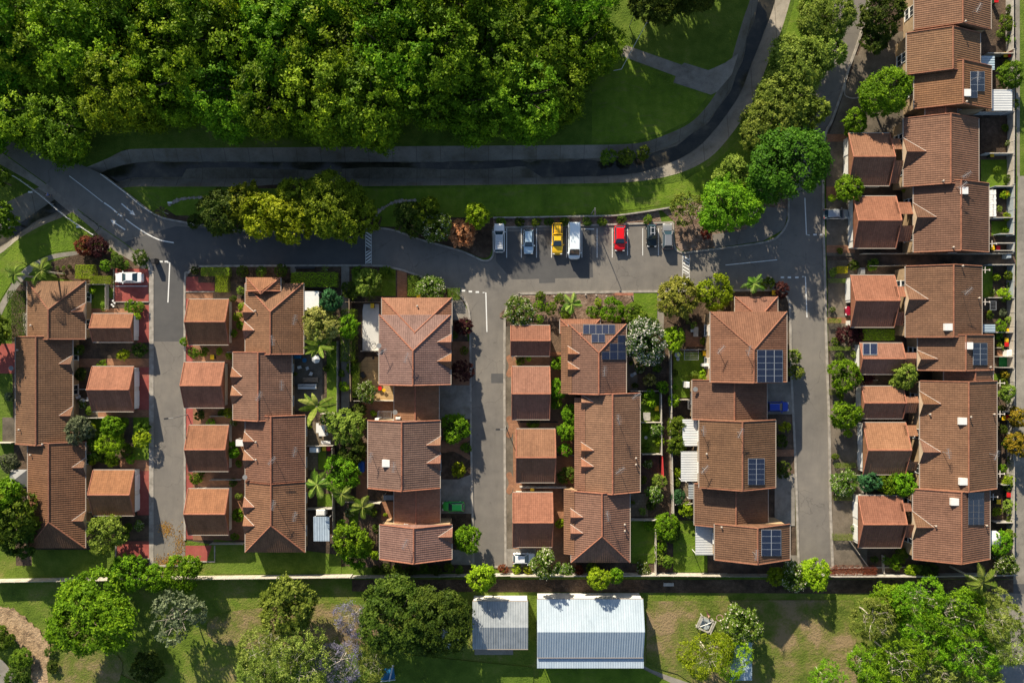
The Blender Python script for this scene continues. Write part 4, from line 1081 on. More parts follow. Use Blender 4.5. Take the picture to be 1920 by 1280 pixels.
def crown_mesh(name, seed, nlobe=7, nclump=200, nleaf=40, leaf=.045, cr=.15, zs=.75, spread=.5, lr=(.38, .55), asp=.6, zmin=-.45, up=.25, jit=.5, tight=False, lz=(-.3, .35)):
    rng = np.random.default_rng(seed)
    lobes = [(np.array([0, 0, .1 if tight else .32]), .72 if not tight else .95)]
    for i in range(nlobe):
        a = rng.uniform(0, 2 * math.pi); r = spread * rng.uniform(.75, 1.1)
        lobes.append((np.array([math.cos(a) * r, math.sin(a) * r, rng.uniform(*lz)]), rng.uniform(*lr)))
    C, D, Rr = [], [], []
    tries = 0
    while len(C) < nclump and tries < nclump * 30:
        tries += 1
        c, r = lobes[rng.integers(len(lobes))]
        d = unit_dirs(rng, 1)[0]
        if d[2] < zmin: continue
        p = c + d * r * rng.uniform(.86, 1.04)
        bad = False
        for c2, r2 in lobes:
            if np.linalg.norm(p - c2) < r2 * .82: bad = True; break
        if bad: continue
        q = rng.uniform(.7, 1.25) * cr
        C.append(p); D.append(d); Rr.append(q)
    C = np.array(C); D = np.array(D); Rr = np.array(Rr); k = len(C)
    ci = np.repeat(np.arange(k), nleaf)
    N = k * nleaf
    # each clump is a handful of leafy sprigs growing outwards
    ns = 6 if not tight else 14
    sp = unit_dirs(rng, k * ns).reshape(k, ns, 3) * (.95 if not tight else 1.0) + D[:, None, :] * .75
    sp /= np.linalg.norm(sp, axis=2)[:, :, None]
    sl = rng.uniform(.55, 1.35 if not tight else 1.0, (k, ns))
    si = rng.integers(0, ns, N)
    ld = sp[ci, si]
    tt = rng.uniform(.12, 1.0, N) ** .8
    pos = C[ci] + ld * (Rr[ci] * sl[ci, si] * tt)[:, None] + rng.normal(size=(N, 3)) * (Rr[ci] * .20)[:, None]
    nr = ld * .35 + D[ci] * .45 + rng.normal(size=ld.shape) * jit; nr[:, 2] += up
    nr /= np.linalg.norm(nr, axis=1)[:, None]
    cv = rng.uniform(0, 1, k)
    rnd = np.clip(cv[ci] * .55 + rng.uniform(0, .45, k * nleaf), 0, 1)
    acc = np.clip(rng.uniform(0, 1, k * nleaf) * .8 + rng.uniform(0, .2, k)[ci], 0, 1)
    # sparse inner leaves, the crown's inner shade put into their darker colours
    m = k * nleaf // 7
    ip = unit_dirs(rng, m) * rng.uniform(.1, .75, m)[:, None]
    pos = np.vstack([pos, ip]); nr = np.vstack([nr, unit_dirs(rng, m)]); rnd = np.append(rnd, rng.uniform(0, .4, m)); acc = np.append(acc, np.zeros(m))
    q = np.percentile(np.hypot(pos[:, 0], pos[:, 1]), 97); pos[:, :2] /= q; pos[:, 2] *= zs / max(.8, q)
    sz = leaf * rng.uniform(.6, 1.3, len(pos))
    return leaves_mesh(name, pos, nr, sz, asp, rnd, acc, rng)
def box_mesh(name, seed, n, leaf, round_=.0, asp=.6):
    """clipped hedge: leaves over a box -1..1, z 0..1"""
    rng = np.random.default_rng(seed)
    p = rng.uniform(-1, 1, (n, 3)); p[:, 2] = rng.uniform(0, 1, n)
    f = rng.integers(0, 10, n); nr = np.zeros((n, 3))
    for i in range(n):
        if f[i] < 6: p[i, 2] = 1 - abs(rng.normal()) * .04; nr[i] = (0, 0, 1)
        elif f[i] == 6: p[i, 0] = 1; nr[i] = (1, 0, 0)
        elif f[i] == 7: p[i, 0] = -1; nr[i] = (-1, 0, 0)
        elif f[i] == 8: p[i, 1] = 1; nr[i] = (0, 1, 0)
        else: p[i, 1] = -1; nr[i] = (0, -1, 0)
    p[:, :2] += rng.normal(size=(n, 2)) * .03
    nr += rng.normal(size=(n, 3)) * .35; nr /= np.linalg.norm(nr, axis=1)[:, None]
    return leaves_mesh(name, p, nr, leaf * rng.uniform(.6, 1.3, n), asp, rng.uniform(0, 1, n), rng.uniform(0, 1, n), rng)
def frond_mesh(name, seed, nf=16, wide=.16, droop=.7, pairs=16, up=.5, lw=.035, solid=False):
    rng = np.random.default_rng(seed)
    V, F, RN = [], [], []
    def quad(a, b, c, d, r):
        i = len(V); V.extend([a, b, c, d]); F.append((i, i + 1, i + 2, i + 3)); RN.append(r)
    for k in range(nf):
        a = 2 * math.pi * k / nf + rng.uniform(-.4, .4); L = rng.uniform(.6, 1.12); u0 = up * rng.uniform(.1, 1.9); bend = rng.uniform(-.25, .25)
        dr = droop * rng.uniform(.7, 1.2)
        dirv = np.array([math.cos(a), math.sin(a), 0]); side = np.array([-math.sin(a), math.cos(a), 0])
        def pt(t): return dirv * L * t * (1 - .12 * t) + side * bend * t * t + np.array([0, 0, u0 * t - dr * t * t])
        r0 = rng.uniform(0, 1)
        for i in range(pairs):
            t = (i + .6) / pairs; p = pt(t); q = pt(min(1, t + 1 / pairs)); w = wide * math.sin(math.pi * min(1, t * .85 + .12)) 
            r = np.clip(r0 * .6 + rng.uniform(0, .4), 0, 1)
            tw = rng.uniform(-.03, .03)
            for s in (-1, 1):
                if solid:
                    quad(p, q, q + side * s * w + np.array([0, 0, -.25 * w]), p + side * s * w + np.array([0, 0, -.25 * w]), r)
                else:
                    tip = p + side * s * w + dirv * w * .8 + np.array([0, 0, -.45 * w + tw])
                    quad(p, p + dirv * lw, tip + dirv * lw * .3, tip, r)
            quad(p - side * .012, q - side * .012, q + side * .012, p + side * .012, 1.0)
    me = bpy.data.meshes.new(name); me.from_pydata([tuple(v) for v in V], [], F)
    at = me.attributes.new("rnd", 'FLOAT', 'FACE'); at.data.foreach_set("value", RN)
    at = me.attributes.new("acc", 'FLOAT', 'FACE'); at.data.foreach_set("value", [0] * len(F))
    return me
def limb_mesh(name, seed, tall=1.0, lean=.1, nb=6, spread=.7, z0=.45, thick=.06, twigs=0, top=1.0):
    """tapered trunk to z=1 with limbs; unit height, unit crown radius"""
    rng = random.Random(seed); b = MB()
    p = Vector((0, 0, -.02)); segs = [p]
    for i in range(5): p = p + Vector((rng.uniform(-lean, lean) * .4, rng.uniform(-lean, lean) * .4, .16)); segs.append(p)
    for i in range(5): b.bar(segs[i], segs[i + 1], thick * (1 - .12 * i), n=7, r2=thick * (1 - .12 * (i + 1)))
    for k in range(nb):
        a = 2 * math.pi * k / nb + rng.uniform(-.4, .4); st = segs[3 + k % 3]
        e = Vector((math.cos(a) * spread * rng.uniform(.5, 1), math.sin(a) * spread * rng.uniform(.5, 1), rng.uniform(.75, top)))
        m = st.lerp(e, .5) + Vector((0, 0, -.05))
        b.bar(st, m, thick * .5, r2=thick * .32); b.bar(m, e, thick * .32, r2=thick * .12)
        for j in range(twigs):
            s = m.lerp(e, rng.uniform(.1, .9)); f = s + Vector((rng.uniform(-.3, .3), rng.uniform(-.3, .3), rng.uniform(.02, .2))); b.bar(s, f, thick * .14, n=4, r2=thick * .05)
    me_o = b.build(name, M['bark']); me = me_o.data; bpy.data.objects.remove(me_o)
    return me

PROTO = {
    'big': [crown_mesh('crown_big', s, 8 + s % 4, 300 + 25 * s, 58, .036, .155, .85, .5 + .04 * (s % 4), (.3, .52), asp=.55) for s in (1, 2, 3, 4, 5)],
    'deep': [crown_mesh('crown_deep', s, 10 + s % 4, 430, 60, .036, .16, .95, .5 + .04 * (s % 4), (.28, .5), asp=.5, zmin=-.9, lz=(-.7, .55)) for s in (101, 102, 103, 104, 105)],
    'med': [crown_mesh('crown_med', s, 7, 165, 52, .052, .17, .8, .5, (.4, .55)) for s in (11, 12, 13)],
    'small': [crown_mesh('crown_small', s, 5, 60, 34, .09, .22, .8, .42, (.42, .55)) for s in (21, 22, 23)],
    'sparse': [crown_mesh('crown_sparse', s, 8, 110, 22, .05, .14, .7, .6, (.3, .42), jit=.8) for s in (31, 32)],
    'wisp': [crown_mesh('crown_wispy', s, 10, 260, 34, .036, .13, .6, .62, (.32, .45), asp=.3, jit=.8) for s in (41, 42, 43)],
    'ball': [crown_mesh('crown_ball', s, 0, 90, 40, .07, .14, .85, .1, tight=True, zmin=-.2, jit=.3) for s in (51, 52)],
    'spiky': [frond_mesh('crown_spiky', 61, 26, .05, .45, 10, .7, .03)],
    'palm': [frond_mesh('crown_palm', s, 13, .20, .85, 24, .6) for s in (71, 72, 73, 74)],
    'banana': [frond_mesh('crown_banana', s, 9, .13, .5, 12, .8, solid=True) for s in (81, 82)],
    'box': [box_mesh('hedge_box', 91, 2600, .055)],
    'longbox': [box_mesh('hedge_long', 92, 3600, .04)],
    'twig': [crown_mesh('crown_twiggy', s, 6, 200, 20, .035, .16, .6, .62, (.3, .45), asp=.35, jit=1.0) for s in (95, 96)],
}
TRUNK = {'n': [limb_mesh('trunk', s) for s in (1, 2, 3)], 'w': [limb_mesh('trunk_twiggy', s, nb=8, spread=.75, thick=.035, twigs=5, top=.93) for s in (5, 6)]}
LM = {
    'moss': leaf_mat('leaf_moss', (.08, .12, .008), (.19, .255, .012), (.34, .41, .022)),
    'emerald': leaf_mat('leaf_emerald', (.03, .11, .010), (.075, .245, .015), (.15, .38, .03)),
    'yolive': leaf_mat('leaf_yellow_olive', (.10, .115, .012), (.22, .235, .03), (.40, .38, .07)),
    'wlime': leaf_mat('leaf_pale_lime', (.10, .14, .02), (.22, .29, .045), (.38, .43, .10)),
    'vivid': leaf_mat('leaf_vivid_yellow', (.35, .32, .01), (.60, .52, .01), (.8, .7, .02)),
    'bright': leaf_mat('leaf_bright', (.06, .125, .006), (.135, .275, .009), (.27, .43, .018)),
    'forest': leaf_mat('leaf_forest', (.05, .115, .006), (.125, .255, .009), (.27, .43, .015)),
    'forest2': leaf_mat('leaf_forest_yellow', (.075, .135, .006), (.185, .29, .010), (.36, .48, .02)),
    'mid': leaf_mat('leaf_mid', (.05, .095, .008), (.115, .19, .013), (.22, .30, .024)),
    'dark': leaf_mat('leaf_dark', (.03, .06, .008), (.07, .115, .012), (.13, .18, .022)),
    'olive': leaf_mat('leaf_olive', (.095, .15, .018), (.20, .285, .034), (.35, .44, .07)),
    'grey': leaf_mat('leaf_grey', (.07, .09, .045), (.15, .18, .09), (.28, .31, .18)),
    'yellow': leaf_mat('leaf_yellow', (.13, .18, .008), (.30, .375, .012), (.54, .60, .03)),
    'flower': leaf_mat('leaf_flowering', (.05, .10, .010), (.12, .20, .02), (.22, .32, .04), (.85, .80, .62), .80),
    'white': leaf_mat('leaf_white_blossom', (.03, .07, .012), (.06, .12, .02), (.12, .20, .04), (.92, .86, .82), .70),
    'blossom': leaf_mat('leaf_cream_blossom', (.10, .14, .02), (.32, .32, .07), (.55, .52, .16)),
    'red': leaf_mat('leaf_red', (.08, .018, .012), (.19, .045, .025), (.32, .09, .045)),
    'coral': leaf_mat('leaf_coral', (.20, .07, .03), (.48, .18, .09), (.68, .34, .18)),
    'maroon': leaf_mat('leaf_maroon', (.03, .010, .010), (.075, .022, .02), (.14, .05, .04)),
    'blue': leaf_mat('leaf_bluegreen', (.03, .09, .03), (.06, .18, .06), (.12, .30, .11)),
    'lav': leaf_mat('leaf_lavender', (.12, .13, .10), (.24, .23, .33), (.42, .38, .58)),
    'palm': leaf_mat('leaf_palm', (.06, .14, .012), (.15, .26, .025), (.38, .45, .10)),
    'lime': leaf_mat('leaf_lime', (.12, .20, .008), (.27, .42, .012), (.44, .58, .03)),
    'gold': leaf_mat('leaf_gold', (.14, .16, .012), (.36, .30, .02), (.60, .44, .04)),
}
for lm in LM.values(): pass
CNT = [0]
def T(kind, mat, x, y, r, h, label, cat='tree', name=None, group=None, sq=1.0, zc=None, bark='bark', wob='n', trunk=True):
    """plant whose crown centre shows at pixel x,y with pixel radius r and total height h metres"""
    CNT[0] += 1; i = CNT[0]
    zs = {'deep': .95, 'big': .85, 'med': .8, 'small': .8, 'sparse': .7, 'wisp': .6, 'ball': .85, 'twig': .6}.get(kind, .3)
    rng = random.Random(i * 13 + 5)
    if kind in ('palm', 'banana', 'spiky'):
        hz = h * .92
    else:
        hz = h * .62
    if kind == 'deep': hz = h * .56
    k = S * (H - hz) / H
    rm = r * k * (1.04 if kind not in ('palm', 'banana', 'spiky') else 1)
    c = P(x, y, hz); 
    nm = name or {'tree': 'tree', 'shrub': 'shrub', 'palm': 'palm_tree', 'hedge': 'hedge', 'topiary': 'topiary'}.get(cat, 'tree')
    root = thing(nm, label, cat, (c.x, c.y, 0), rng.uniform(0, 6.28) if kind not in ('box', 'longbox') else 0, group)
    me = PROTO[kind][i % len(PROTO[kind])]
    if not me.materials: me.materials.append(None)
    o = bpy.data.objects.new('crown', me); COL.objects.link(o); o.parent = root
    o.material_slots[0].link = 'OBJECT'; o.material_slots[0].material = LM[mat]
    if kind in ('palm', 'banana', 'spiky'):
        o.scale = (rm, rm, rm); o.location = (0, 0, hz)
    else:
        top = h - hz
        sz = min(top / zs, rm * 1.15) if kind not in ('ball', 'small') else top / zs
        if kind == 'deep': sz = top / zs
        sz = max(sz, rm * .45)
        o.scale = (rm * sq, rm / sq ** .5, sz); o.location = (0, 0, max(hz, sz * zs * .5))
    if trunk:
        tm = TRUNK[wob][i % len(TRUNK[wob])]
        t = bpy.data.objects.new('trunk', tm); COL.objects.link(t); t.parent = root
        th = h * (.98 if kind in ('palm', 'banana', 'spiky') else .85)
        tr = rm * (.55 if kind in ('palm', 'spiky') else 1.0)
        if kind in ('palm', 'banana', 'spiky'):
            bpy.data.objects.remove(t)
            b = MB(); b.bar((0, 0, -.05), (0, 0, hz), .2 if kind == 'palm' else .1, n=8, r2=.13 if kind == 'palm' else .06); b.build('trunk', M['bark_pale'], root)
        else:
            t.scale = (tr * .9, tr * .9, th)
            if bark != 'bark':
                t.material_slots[0].link = 'OBJECT'; t.material_slots[0].material = M[bark]
    return root
def hedge(mat, x0, y0, x1, y1, h, label, group=None, rot=0):
    c = P((x0 + x1) / 2, (y0 + y1) / 2, h)
    hx, hy = (x1 - x0) * S / 2 * (H - h) / H, (y1 - y0) * S / 2 * (H - h) / H
    kind = 'longbox' if max(hx, hy) > 2.2 * min(hx, hy) else 'box'
    me = PROTO[kind][0]
    if not me.materials: me.materials.append(None)
    o = bpy.data.objects.new('hedge', me); COL.objects.link(o)
    o.material_slots[0].link = 'OBJECT'; o.material_slots[0].material = LM[mat]
    o.location = (c.x, c.y, 0); o.scale = (hx * .97, hy * .97, h); o.rotation_euler = (0, 0, rot)
    return tag(o, label, 'hedge', group)

# tall wood north of the channel, by row
rf = random.Random(3)
ORD = ['first', 'second', 'third', 'fourth', 'fifth', 'sixth', 'seventh', 'eighth', 'ninth', 'tenth', 'eleventh', 'twelfth', 'thirteenth', 'fourteenth', 'fifteenth', 'sixteenth', 'seventeenth', 'eighteenth', 'nineteenth', 'twentieth', 'twenty-first', 'twenty-second', 'twenty-third', 'twenty-fourth', 'twenty-fifth', 'twenty-sixth']
rows = [('top edge row of the wood', [(-40, 30, 80), (60, 20, 72), (150, 30, 78), (250, 15, 75), (345, 30, 74), (440, 20, 74), (535, 35, 78), (640, 15, 74), (735, 30, 76), (840, 25, 75), (935, 30, 74), (1030, 15, 74), (1105, 35, 52)]),
        ('middle row of the wood', [(-30, 130, 80), (45, 120, 74), (140, 115, 76), (240, 120, 74), (335, 115, 72), (430, 120, 74), (525, 125, 76), (625, 125, 76), (725, 130, 74), (820, 125, 70), (915, 130, 76), (1010, 125, 74), (1085, 125, 58)]),
        ('channel side row of the wood', [(-45, 225, 74), (48, 232, 64), (118, 262, 60), (235, 205, 62), (325, 185, 60), (420, 205, 64), (510, 215, 66), (600, 212, 68), (690, 218, 68), (780, 200, 60), (905, 215, 64), (985, 212, 62), (1055, 195, 54)])]
HH = {'top': 15.5, 'mid': 14.5, 'cha': 13.2}
for rname, lst in rows:
    for i, (x, y, r) in enumerate(lst):
        y -= 38 - (12 if rname[:3] == 'cha' else 0)
        dh = -4.2 if x > 1000 else -2.6 if x > 900 else (-5.2 if rname[:3] == 'cha' else -4 if rname[:3] == 'mid' else -2) if x < 130 else 0
        T('deep', rf.choice(['forest', 'forest', 'forest2', 'bright']) if x < 820 else 'bright', x + rf.uniform(-8, 8), y + rf.uniform(-8, 8), r * rf.uniform(1.05, 1.25), HH[rname[:3]] + rf.uniform(-1, 1) + dh,
          'tall green tree, %s from the left in the %s' % (ORD[i], rname), group='trees of the dense wood in the park')
for i, (x, y, r) in enumerate([(1235, -8, 56), (1300, -30, 52), (1180, -130, 70), (1270, -150, 75), (1360, -120, 70), (1330, -220, 80)]):
    T('big', 'dark', x, y, r, 15, 'dark tree beyond the top edge shading the park lawn, %s from the left' % ORD[i], group='trees shading the park lawn')
for x, y, r, l in ((-20, 335, 30, 'small tree at the left edge just above the bridge'), (-15, 410, 40, 'tree at the left edge beside the channel below the bridge'), (-40, 620, 50, 'tree off the left edge beside the palms'), (20, 965, 50, 'large dark tree at the left edge beside the lowest terrace')):
    T('med', 'mid', x, y, r, 8, l)
T('med', 'bright', 8, 925, 38, 8, 'bright tree at the left edge below the grey tent')
T('med', 'dark', 35, 1010, 34, 6, 'dark leafy tree at the left edge, lowest above the fence')

# between channel and road
for k, m, x, y, r, h, l in [
    ('med', 'dark', 418, 398, 44, 6, 'dark green tree at the left end of the clump above the main road'),
    ('med', 'moss', 466, 380, 42, 6.5, 'dark tree behind the yellow flowering trees'),
    ('med', 'yellow', 494, 404, 42, 8.4, 'yellow flowering tree, left of the pair above the main road'),
    ('med', 'yellow', 548, 414, 42, 8.2, 'yellow flowering tree, right of the pair above the main road'),
    ('big', 'moss', 562, 374, 48, 7, 'green tree touching the yellow flowering pair from above'),
    ('big', 'moss', 622, 388, 60, 8.5, 'large round green tree right of the yellow flowering pair'),
    ('med', 'moss', 662, 408, 44, 6.8, 'green tree at the right end of the clump by the hatched crossing'),
    ('med', 'dark', 768, 412, 32, 5, 'dark tree right of the rocky path'),
    ('med', 'moss', 800, 400, 30, 5, 'dark olive tree behind the pale flowering tree'),
    ('med', 'flower', 817, 426, 29, 4.5, 'pale flowering round tree left of the coral bush'),
    ('med', 'lime', 893, 405, 23, 5, 'small yellow green tree right of the coral bush'),
    ('big', 'emerald', 1476, 312, 74, 10, 'largest dense round green tree at the bend of the north road'),
    ('big', 'bright', 1362, 390, 56, 8, 'bright round tree right of the car park'),
    ('sparse', 'olive', 1298, 390, 38, 5, 'sparse grey branched tree above the car park corner'),
    ('med', 'olive', 1375, 330, 36, 6, 'olive yellow tree behind the bright tree by the car park'),
    ('big', 'olive', 1550, 32, 52, 8, 'olive tree nearest the top edge beside the north road'),
    ('med', 'olive', 1545, 92, 40, 7, 'small olive tree second from the top beside the north road'),
    ('big', 'olive', 1502, 120, 58, 8, 'olive tree third from the top beside the north road'),
    ('big', 'olive', 1476, 180, 58, 8, 'olive tree fourth from the top beside the north road'),
    ('big', 'olive', 1440, 235, 52, 8, 'olive tree just above the largest round green tree'),
    ('med', 'olive', 1515, 212, 36, 8, 'olive tree right beside the north road above the round tree'),
    ('big', 'bright', 1656, 172, 47, 7, 'round bright tree in front of the seven panel terrace'),
    ('med', 'bright', 1600, 229, 24, 4, 'small leafy tree on the curve of the right forecourt'),
    ('med', 'dark', 1655, 28, 42, 6, 'dark tree at the top right in front of the top terrace'),
    ('med', 'dark', 1640, 75, 26, 4, 'dark low tree below the top right forecourt tree'),
    ('med', 'bright', 1592, 356, 27, 4.5, 'round bright tree between the two upper right garages'),
    ('med', 'bright', 1584, 704, 30, 5, 'round bright tree, upper of the pair along the third street'),
    ('med', 'bright', 1585, 779, 27, 5, 'round bright tree, lower of the pair along the third street'),
    ('med', 'olive', 1693, 705, 24, 5, 'feathery olive tree between two right garages'),
    ('med', 'blue', 1632, 902, 20, 4, 'blue green shrub tree left in the row below the sixth garage'),
    ('med', 'bright', 1662, 905, 20, 4, 'green shrub tree in the middle of the row below the sixth garage'),
    ('med', 'bright', 1692, 905, 24, 4.5, 'green shrub tree right in the row below the sixth garage'),
    ('big', 'bright', 168, 1157, 80, 9, 'very large bright maple like tree at the bottom left'),
    ('med', 'dark', 278, 1252, 30, 3.5, 'small dark tree in the shadow at the bottom left'),
    ('big', 'dark', 748, 1148, 72, 9, 'left half of the big dark pair of trees left of the sheds'),
    ('big', 'dark', 815, 1160, 66, 9, 'right half of the big dark pair of trees left of the sheds'),
    ('med', 'olive', 540, 1135, 52, 7, 'olive green tree standing above the wispy trees at the bottom'),
    ('wisp', 'wlime', 505, 1215, 62, 8, 'wispy pale green tree at the bottom, left of the lavender tree'),
    ('wisp', 'wlime', 570, 1240, 64, 8, 'wispy tree with bare branches in the bottom centre left'),
    ('wisp', 'wlime', 485, 1270, 48, 8, 'wispy pale green tree cut by the bottom edge'),
    ('twig', 'lav', 668, 1155, 40, 5.5, 'lavender flowering tree left of the big dark pair'),
    ('twig', 'lav', 640, 1240, 48, 5.5, 'lavender flowering tree with bare branches at the bottom'),
    ('wisp', 'wlime', 700, 1240, 36, 5, 'pale green loose tree left of the blue play frame'),
    ('med', 'flower', 1393, 1168, 36, 5, 'flowering tree right of the grey play platform'),
    ('wisp', 'lime', 1325, 1222, 50, 7, 'yellow green tree right of the white hall'),
    ('wisp', 'lime', 1370, 1235, 38, 6, 'yellow green tree leaning over the pale blue shed'),
    ('med', 'bright', 660, 1008, 34, 7, 'tall bright tree at the end of the middle lane'),
    ('med', 'bright', 668, 1035, 28, 6, 'bright tree just above the fence at the middle lane'),
    ('med', 'bright', 876, 1010, 25, 4.5, 'bright narrow tree by the end of the second street'),
    ('med', 'lime', 902, 1079, 27, 7, 'lime tree on the fence line below the second street'),
    ('med', 'flower', 1022, 1057, 27, 7.5, 'pale flowering shrub tree right of the white car'),
    ('med', 'lime', 1123, 1085, 21, 7, 'yellow round tree on the fence above the white hall'),
    ('med', 'bright', 1153, 1078, 15, 5.5, 'small green tree right of the yellow round tree'),
    ('med', 'flower', 1490, 1080, 28, 4, 'white flowering tree at the end of the third street'),
    ('med', 'lime', 1528, 1075, 28, 4.5, 'lime tree beside the white flowering tree at the third street'),
    ('med', 'lime', 1452, 1080, 18, 3, 'small lime tree on the fence left of the white flowering tree'),
    ('med', 'olive', 198, 1003, 35, 6, 'round olive tree below the lowest left garage'),
    ('med', 'bright', 238, 1074, 34, 5, 'bright tree on the fence, left of three below the first street'),
    ('med', 'bright', 292, 1082, 26, 4.5, 'bright tree on the fence, middle of three below the first street'),
    ('med', 'bright', 344, 1072, 34, 5.5, 'bright tree on the fence, right of three below the first street'),
    ('med', 'grey', 148, 805, 25, 5, 'grey green feathery tree where two left terraces meet'),
    ('med', 'bright', 210, 800, 20, 4, 'bright leafy tree in the garden between two left garages'),
    ('med', 'lime', 205, 832, 24, 4, 'lime shrub tree in the garden between two left garages'),
    ('med', 'blossom', 603, 610, 35, 5.5, 'cream blossoming round tree behind the white awning'),
    ('med', 'bright', 655, 612, 22, 5, 'green tree right of the cream blossoming tree'),
    ('med', 'blue', 620, 563, 20, 6, 'small blue green conifer near the white awning'),
    ('med', 'olive', 690, 528, 25, 4, 'round grey olive tree in the garden by the main road'),
    ('med', 'olive', 648, 802, 34, 5, 'large olive tree right of the outdoor tables'),
    ('med', 'bright', 640, 888, 34, 5, 'bright green tree left of the blue tarpaulin'),
    ('med', 'dark', 662, 848, 24, 4, 'dark tree between the olive tree and the bright tree in the lane'),
    ('med', 'flower', 690, 735, 20, 3.5, 'green flowering shrub tree on the timber deck edge'),
    ('med', 'bright', 853, 803, 27, 4, 'bright round tree in the front garden by the second street'),
    ('med', 'flower', 808, 541, 26, 3, 'round cream flowering shrub above the front wing'),
    ('med', 'flower', 971, 585, 29, 3.5, 'round flowering tree at the corner of the second street'),
    ('med', 'bright', 1148, 582, 23, 3.5, 'bright round tree above the solar terrace'),
    ('med', 'mid', 1186, 586, 19, 3.5, 'green tree between the bright round tree and the front lawn'),
    ('big', 'white', 1212, 640, 42, 6, 'large tree covered in white blossom beside the solar terrace'),
    ('med', 'mid', 1208, 612, 26, 5, 'green tree behind the white blossom tree'),
    ('med', 'lime', 1262, 635, 22, 4, 'yellow green tree right of the white blossom tree'),
    ('med', 'yolive', 1272, 562, 40, 5.5, 'large olive yellow tree at the top of the third block'),
    ('med', 'lime', 1340, 548, 34, 5.5, 'round lime tree beside the olive yellow one at the third block'),
    ('med', 'bright', 1250, 985, 23, 3.5, 'bright tree at the lower end of the narrow lane'),
    ('small', 'blossom', 1217, 713, 12, 2.5, 'small cream blossom shrub below the white blossom tree'),
    ('med', 'mid', 1895, 140, 24, 4, 'leafy tree by the fence at the top right'),
    ('med', 'gold', 1912, 782, 19, 4, 'golden tree at the right edge, upper of two'),
    ('med', 'gold', 1910, 832, 22, 4, 'golden tree at the right edge, lower of two'),
    ('med', 'flower', 1888, 1058, 20, 3.5, 'flowering tree at the lower end of the right fence'),
    ('med', 'bright', 1875, 1018, 22, 3.5, 'green tree in the lowest right yard'),
    ('med', 'olive', 1886, 735, 15, 4, 'round olive tree in the right yards below the green mat'),
    ('med', 'bright', 1668, 1130, 34, 7, 'lime green tree at the left of the bottom right wood'),
]:
    bark = 'bark_pale' if k in ('wisp', 'twig', 'sparse') else 'bark'
    T(k, m, x, y, r, h, l, 'tree' if r > 17 or h > 3.4 else 'shrub', bark=bark, wob='w' if k in ('wisp', 'twig', 'sparse') else 'n')
T('sparse', 'grey', 335, 1158, 52, 8, 'sparse tree with pale bare limbs right of the large bottom left tree', bark='bark_pale', wob='w')
BR = [(1640, 1160, 45), (1720, 1125, 50), (1790, 1150, 58), (1855, 1155, 50), (1735, 1195, 55), (1810, 1215, 58), (1885, 1205, 48), (1680, 1235, 52), (1625, 1245, 42), (1745, 1265, 50), (1560, 1282, 40), (1650, 1290, 45), (1830, 1280, 45)]
for i, (x, y, r) in enumerate(BR):
    T('wisp', 'bright' if i % 3 else 'wlime', x, y, r, 8.5 + (i % 4) * .7, 'broad green tree of the bottom right wood, %s counting from its upper left' % ORD[i], bark='bark_pale', wob='w', group='trees of the bottom right wood')
# palms and banana like plants
for k, x, y, r, h, l in [
    ('palm', 28, 515, 24, 5.5, 'palm at the left edge, smaller of the pair'), ('palm', 78, 508, 32, 6.5, 'palm at the left, larger of the pair above the hipped terrace'),
    ('banana', 598, 648, 34, 4.5, 'broad leaved palm beside the cream blossoming tree'), ('banana', 594, 762, 40, 4.5, 'broad yellow green leaved palm above the outdoor tables'),
    ('palm', 594, 908, 30, 5, 'palm in the yard left of the blue tarpaulin, upper'), ('palm', 640, 925, 28, 5, 'palm beside the lane right of the upper yard palm'), ('palm', 680, 950, 28, 5, 'palm above the tall bright tree of the lane'),
    ('palm', 1413, 532, 24, 5, 'palm above the porch by the third street'), ('palm', 1842, 1092, 38, 9, 'tall leaning palm at the lower right corner'),
    ('spiky', 305, 397, 16, 2, 'spiky cordyline beside the bridge road'), ('palm', 1072, 570, 26, 2.6, 'spiky palm in the bed along the car park road'),
    ('banana', 1878, 652, 9, 2, 'small yellow fronded palm in the right yard with the green mat'), ('spiky', 610, 505, 10, 1.4, 'dark cycad by the hedge along the main road'),
    ('spiky', 665, 553, 12, 1.4, 'cycad left below the round grey olive'), ('spiky', 695, 555, 14, 1.4, 'cycad right below the round grey olive'), ('spiky', 395, 405, 12, 2.2, 'spiky palm left of the dark roadside clump'),
    ('spiky', 1268, 655, 16, 3, 'yellow spiky palm below the yellow green tree'),
]:
    T(k, 'palm' if k != 'spiky' else 'mid', x, y, r, h, l, 'palm' if k != 'spiky' else 'plant', name='palm_tree' if k != 'spiky' else 'spiky_plant')
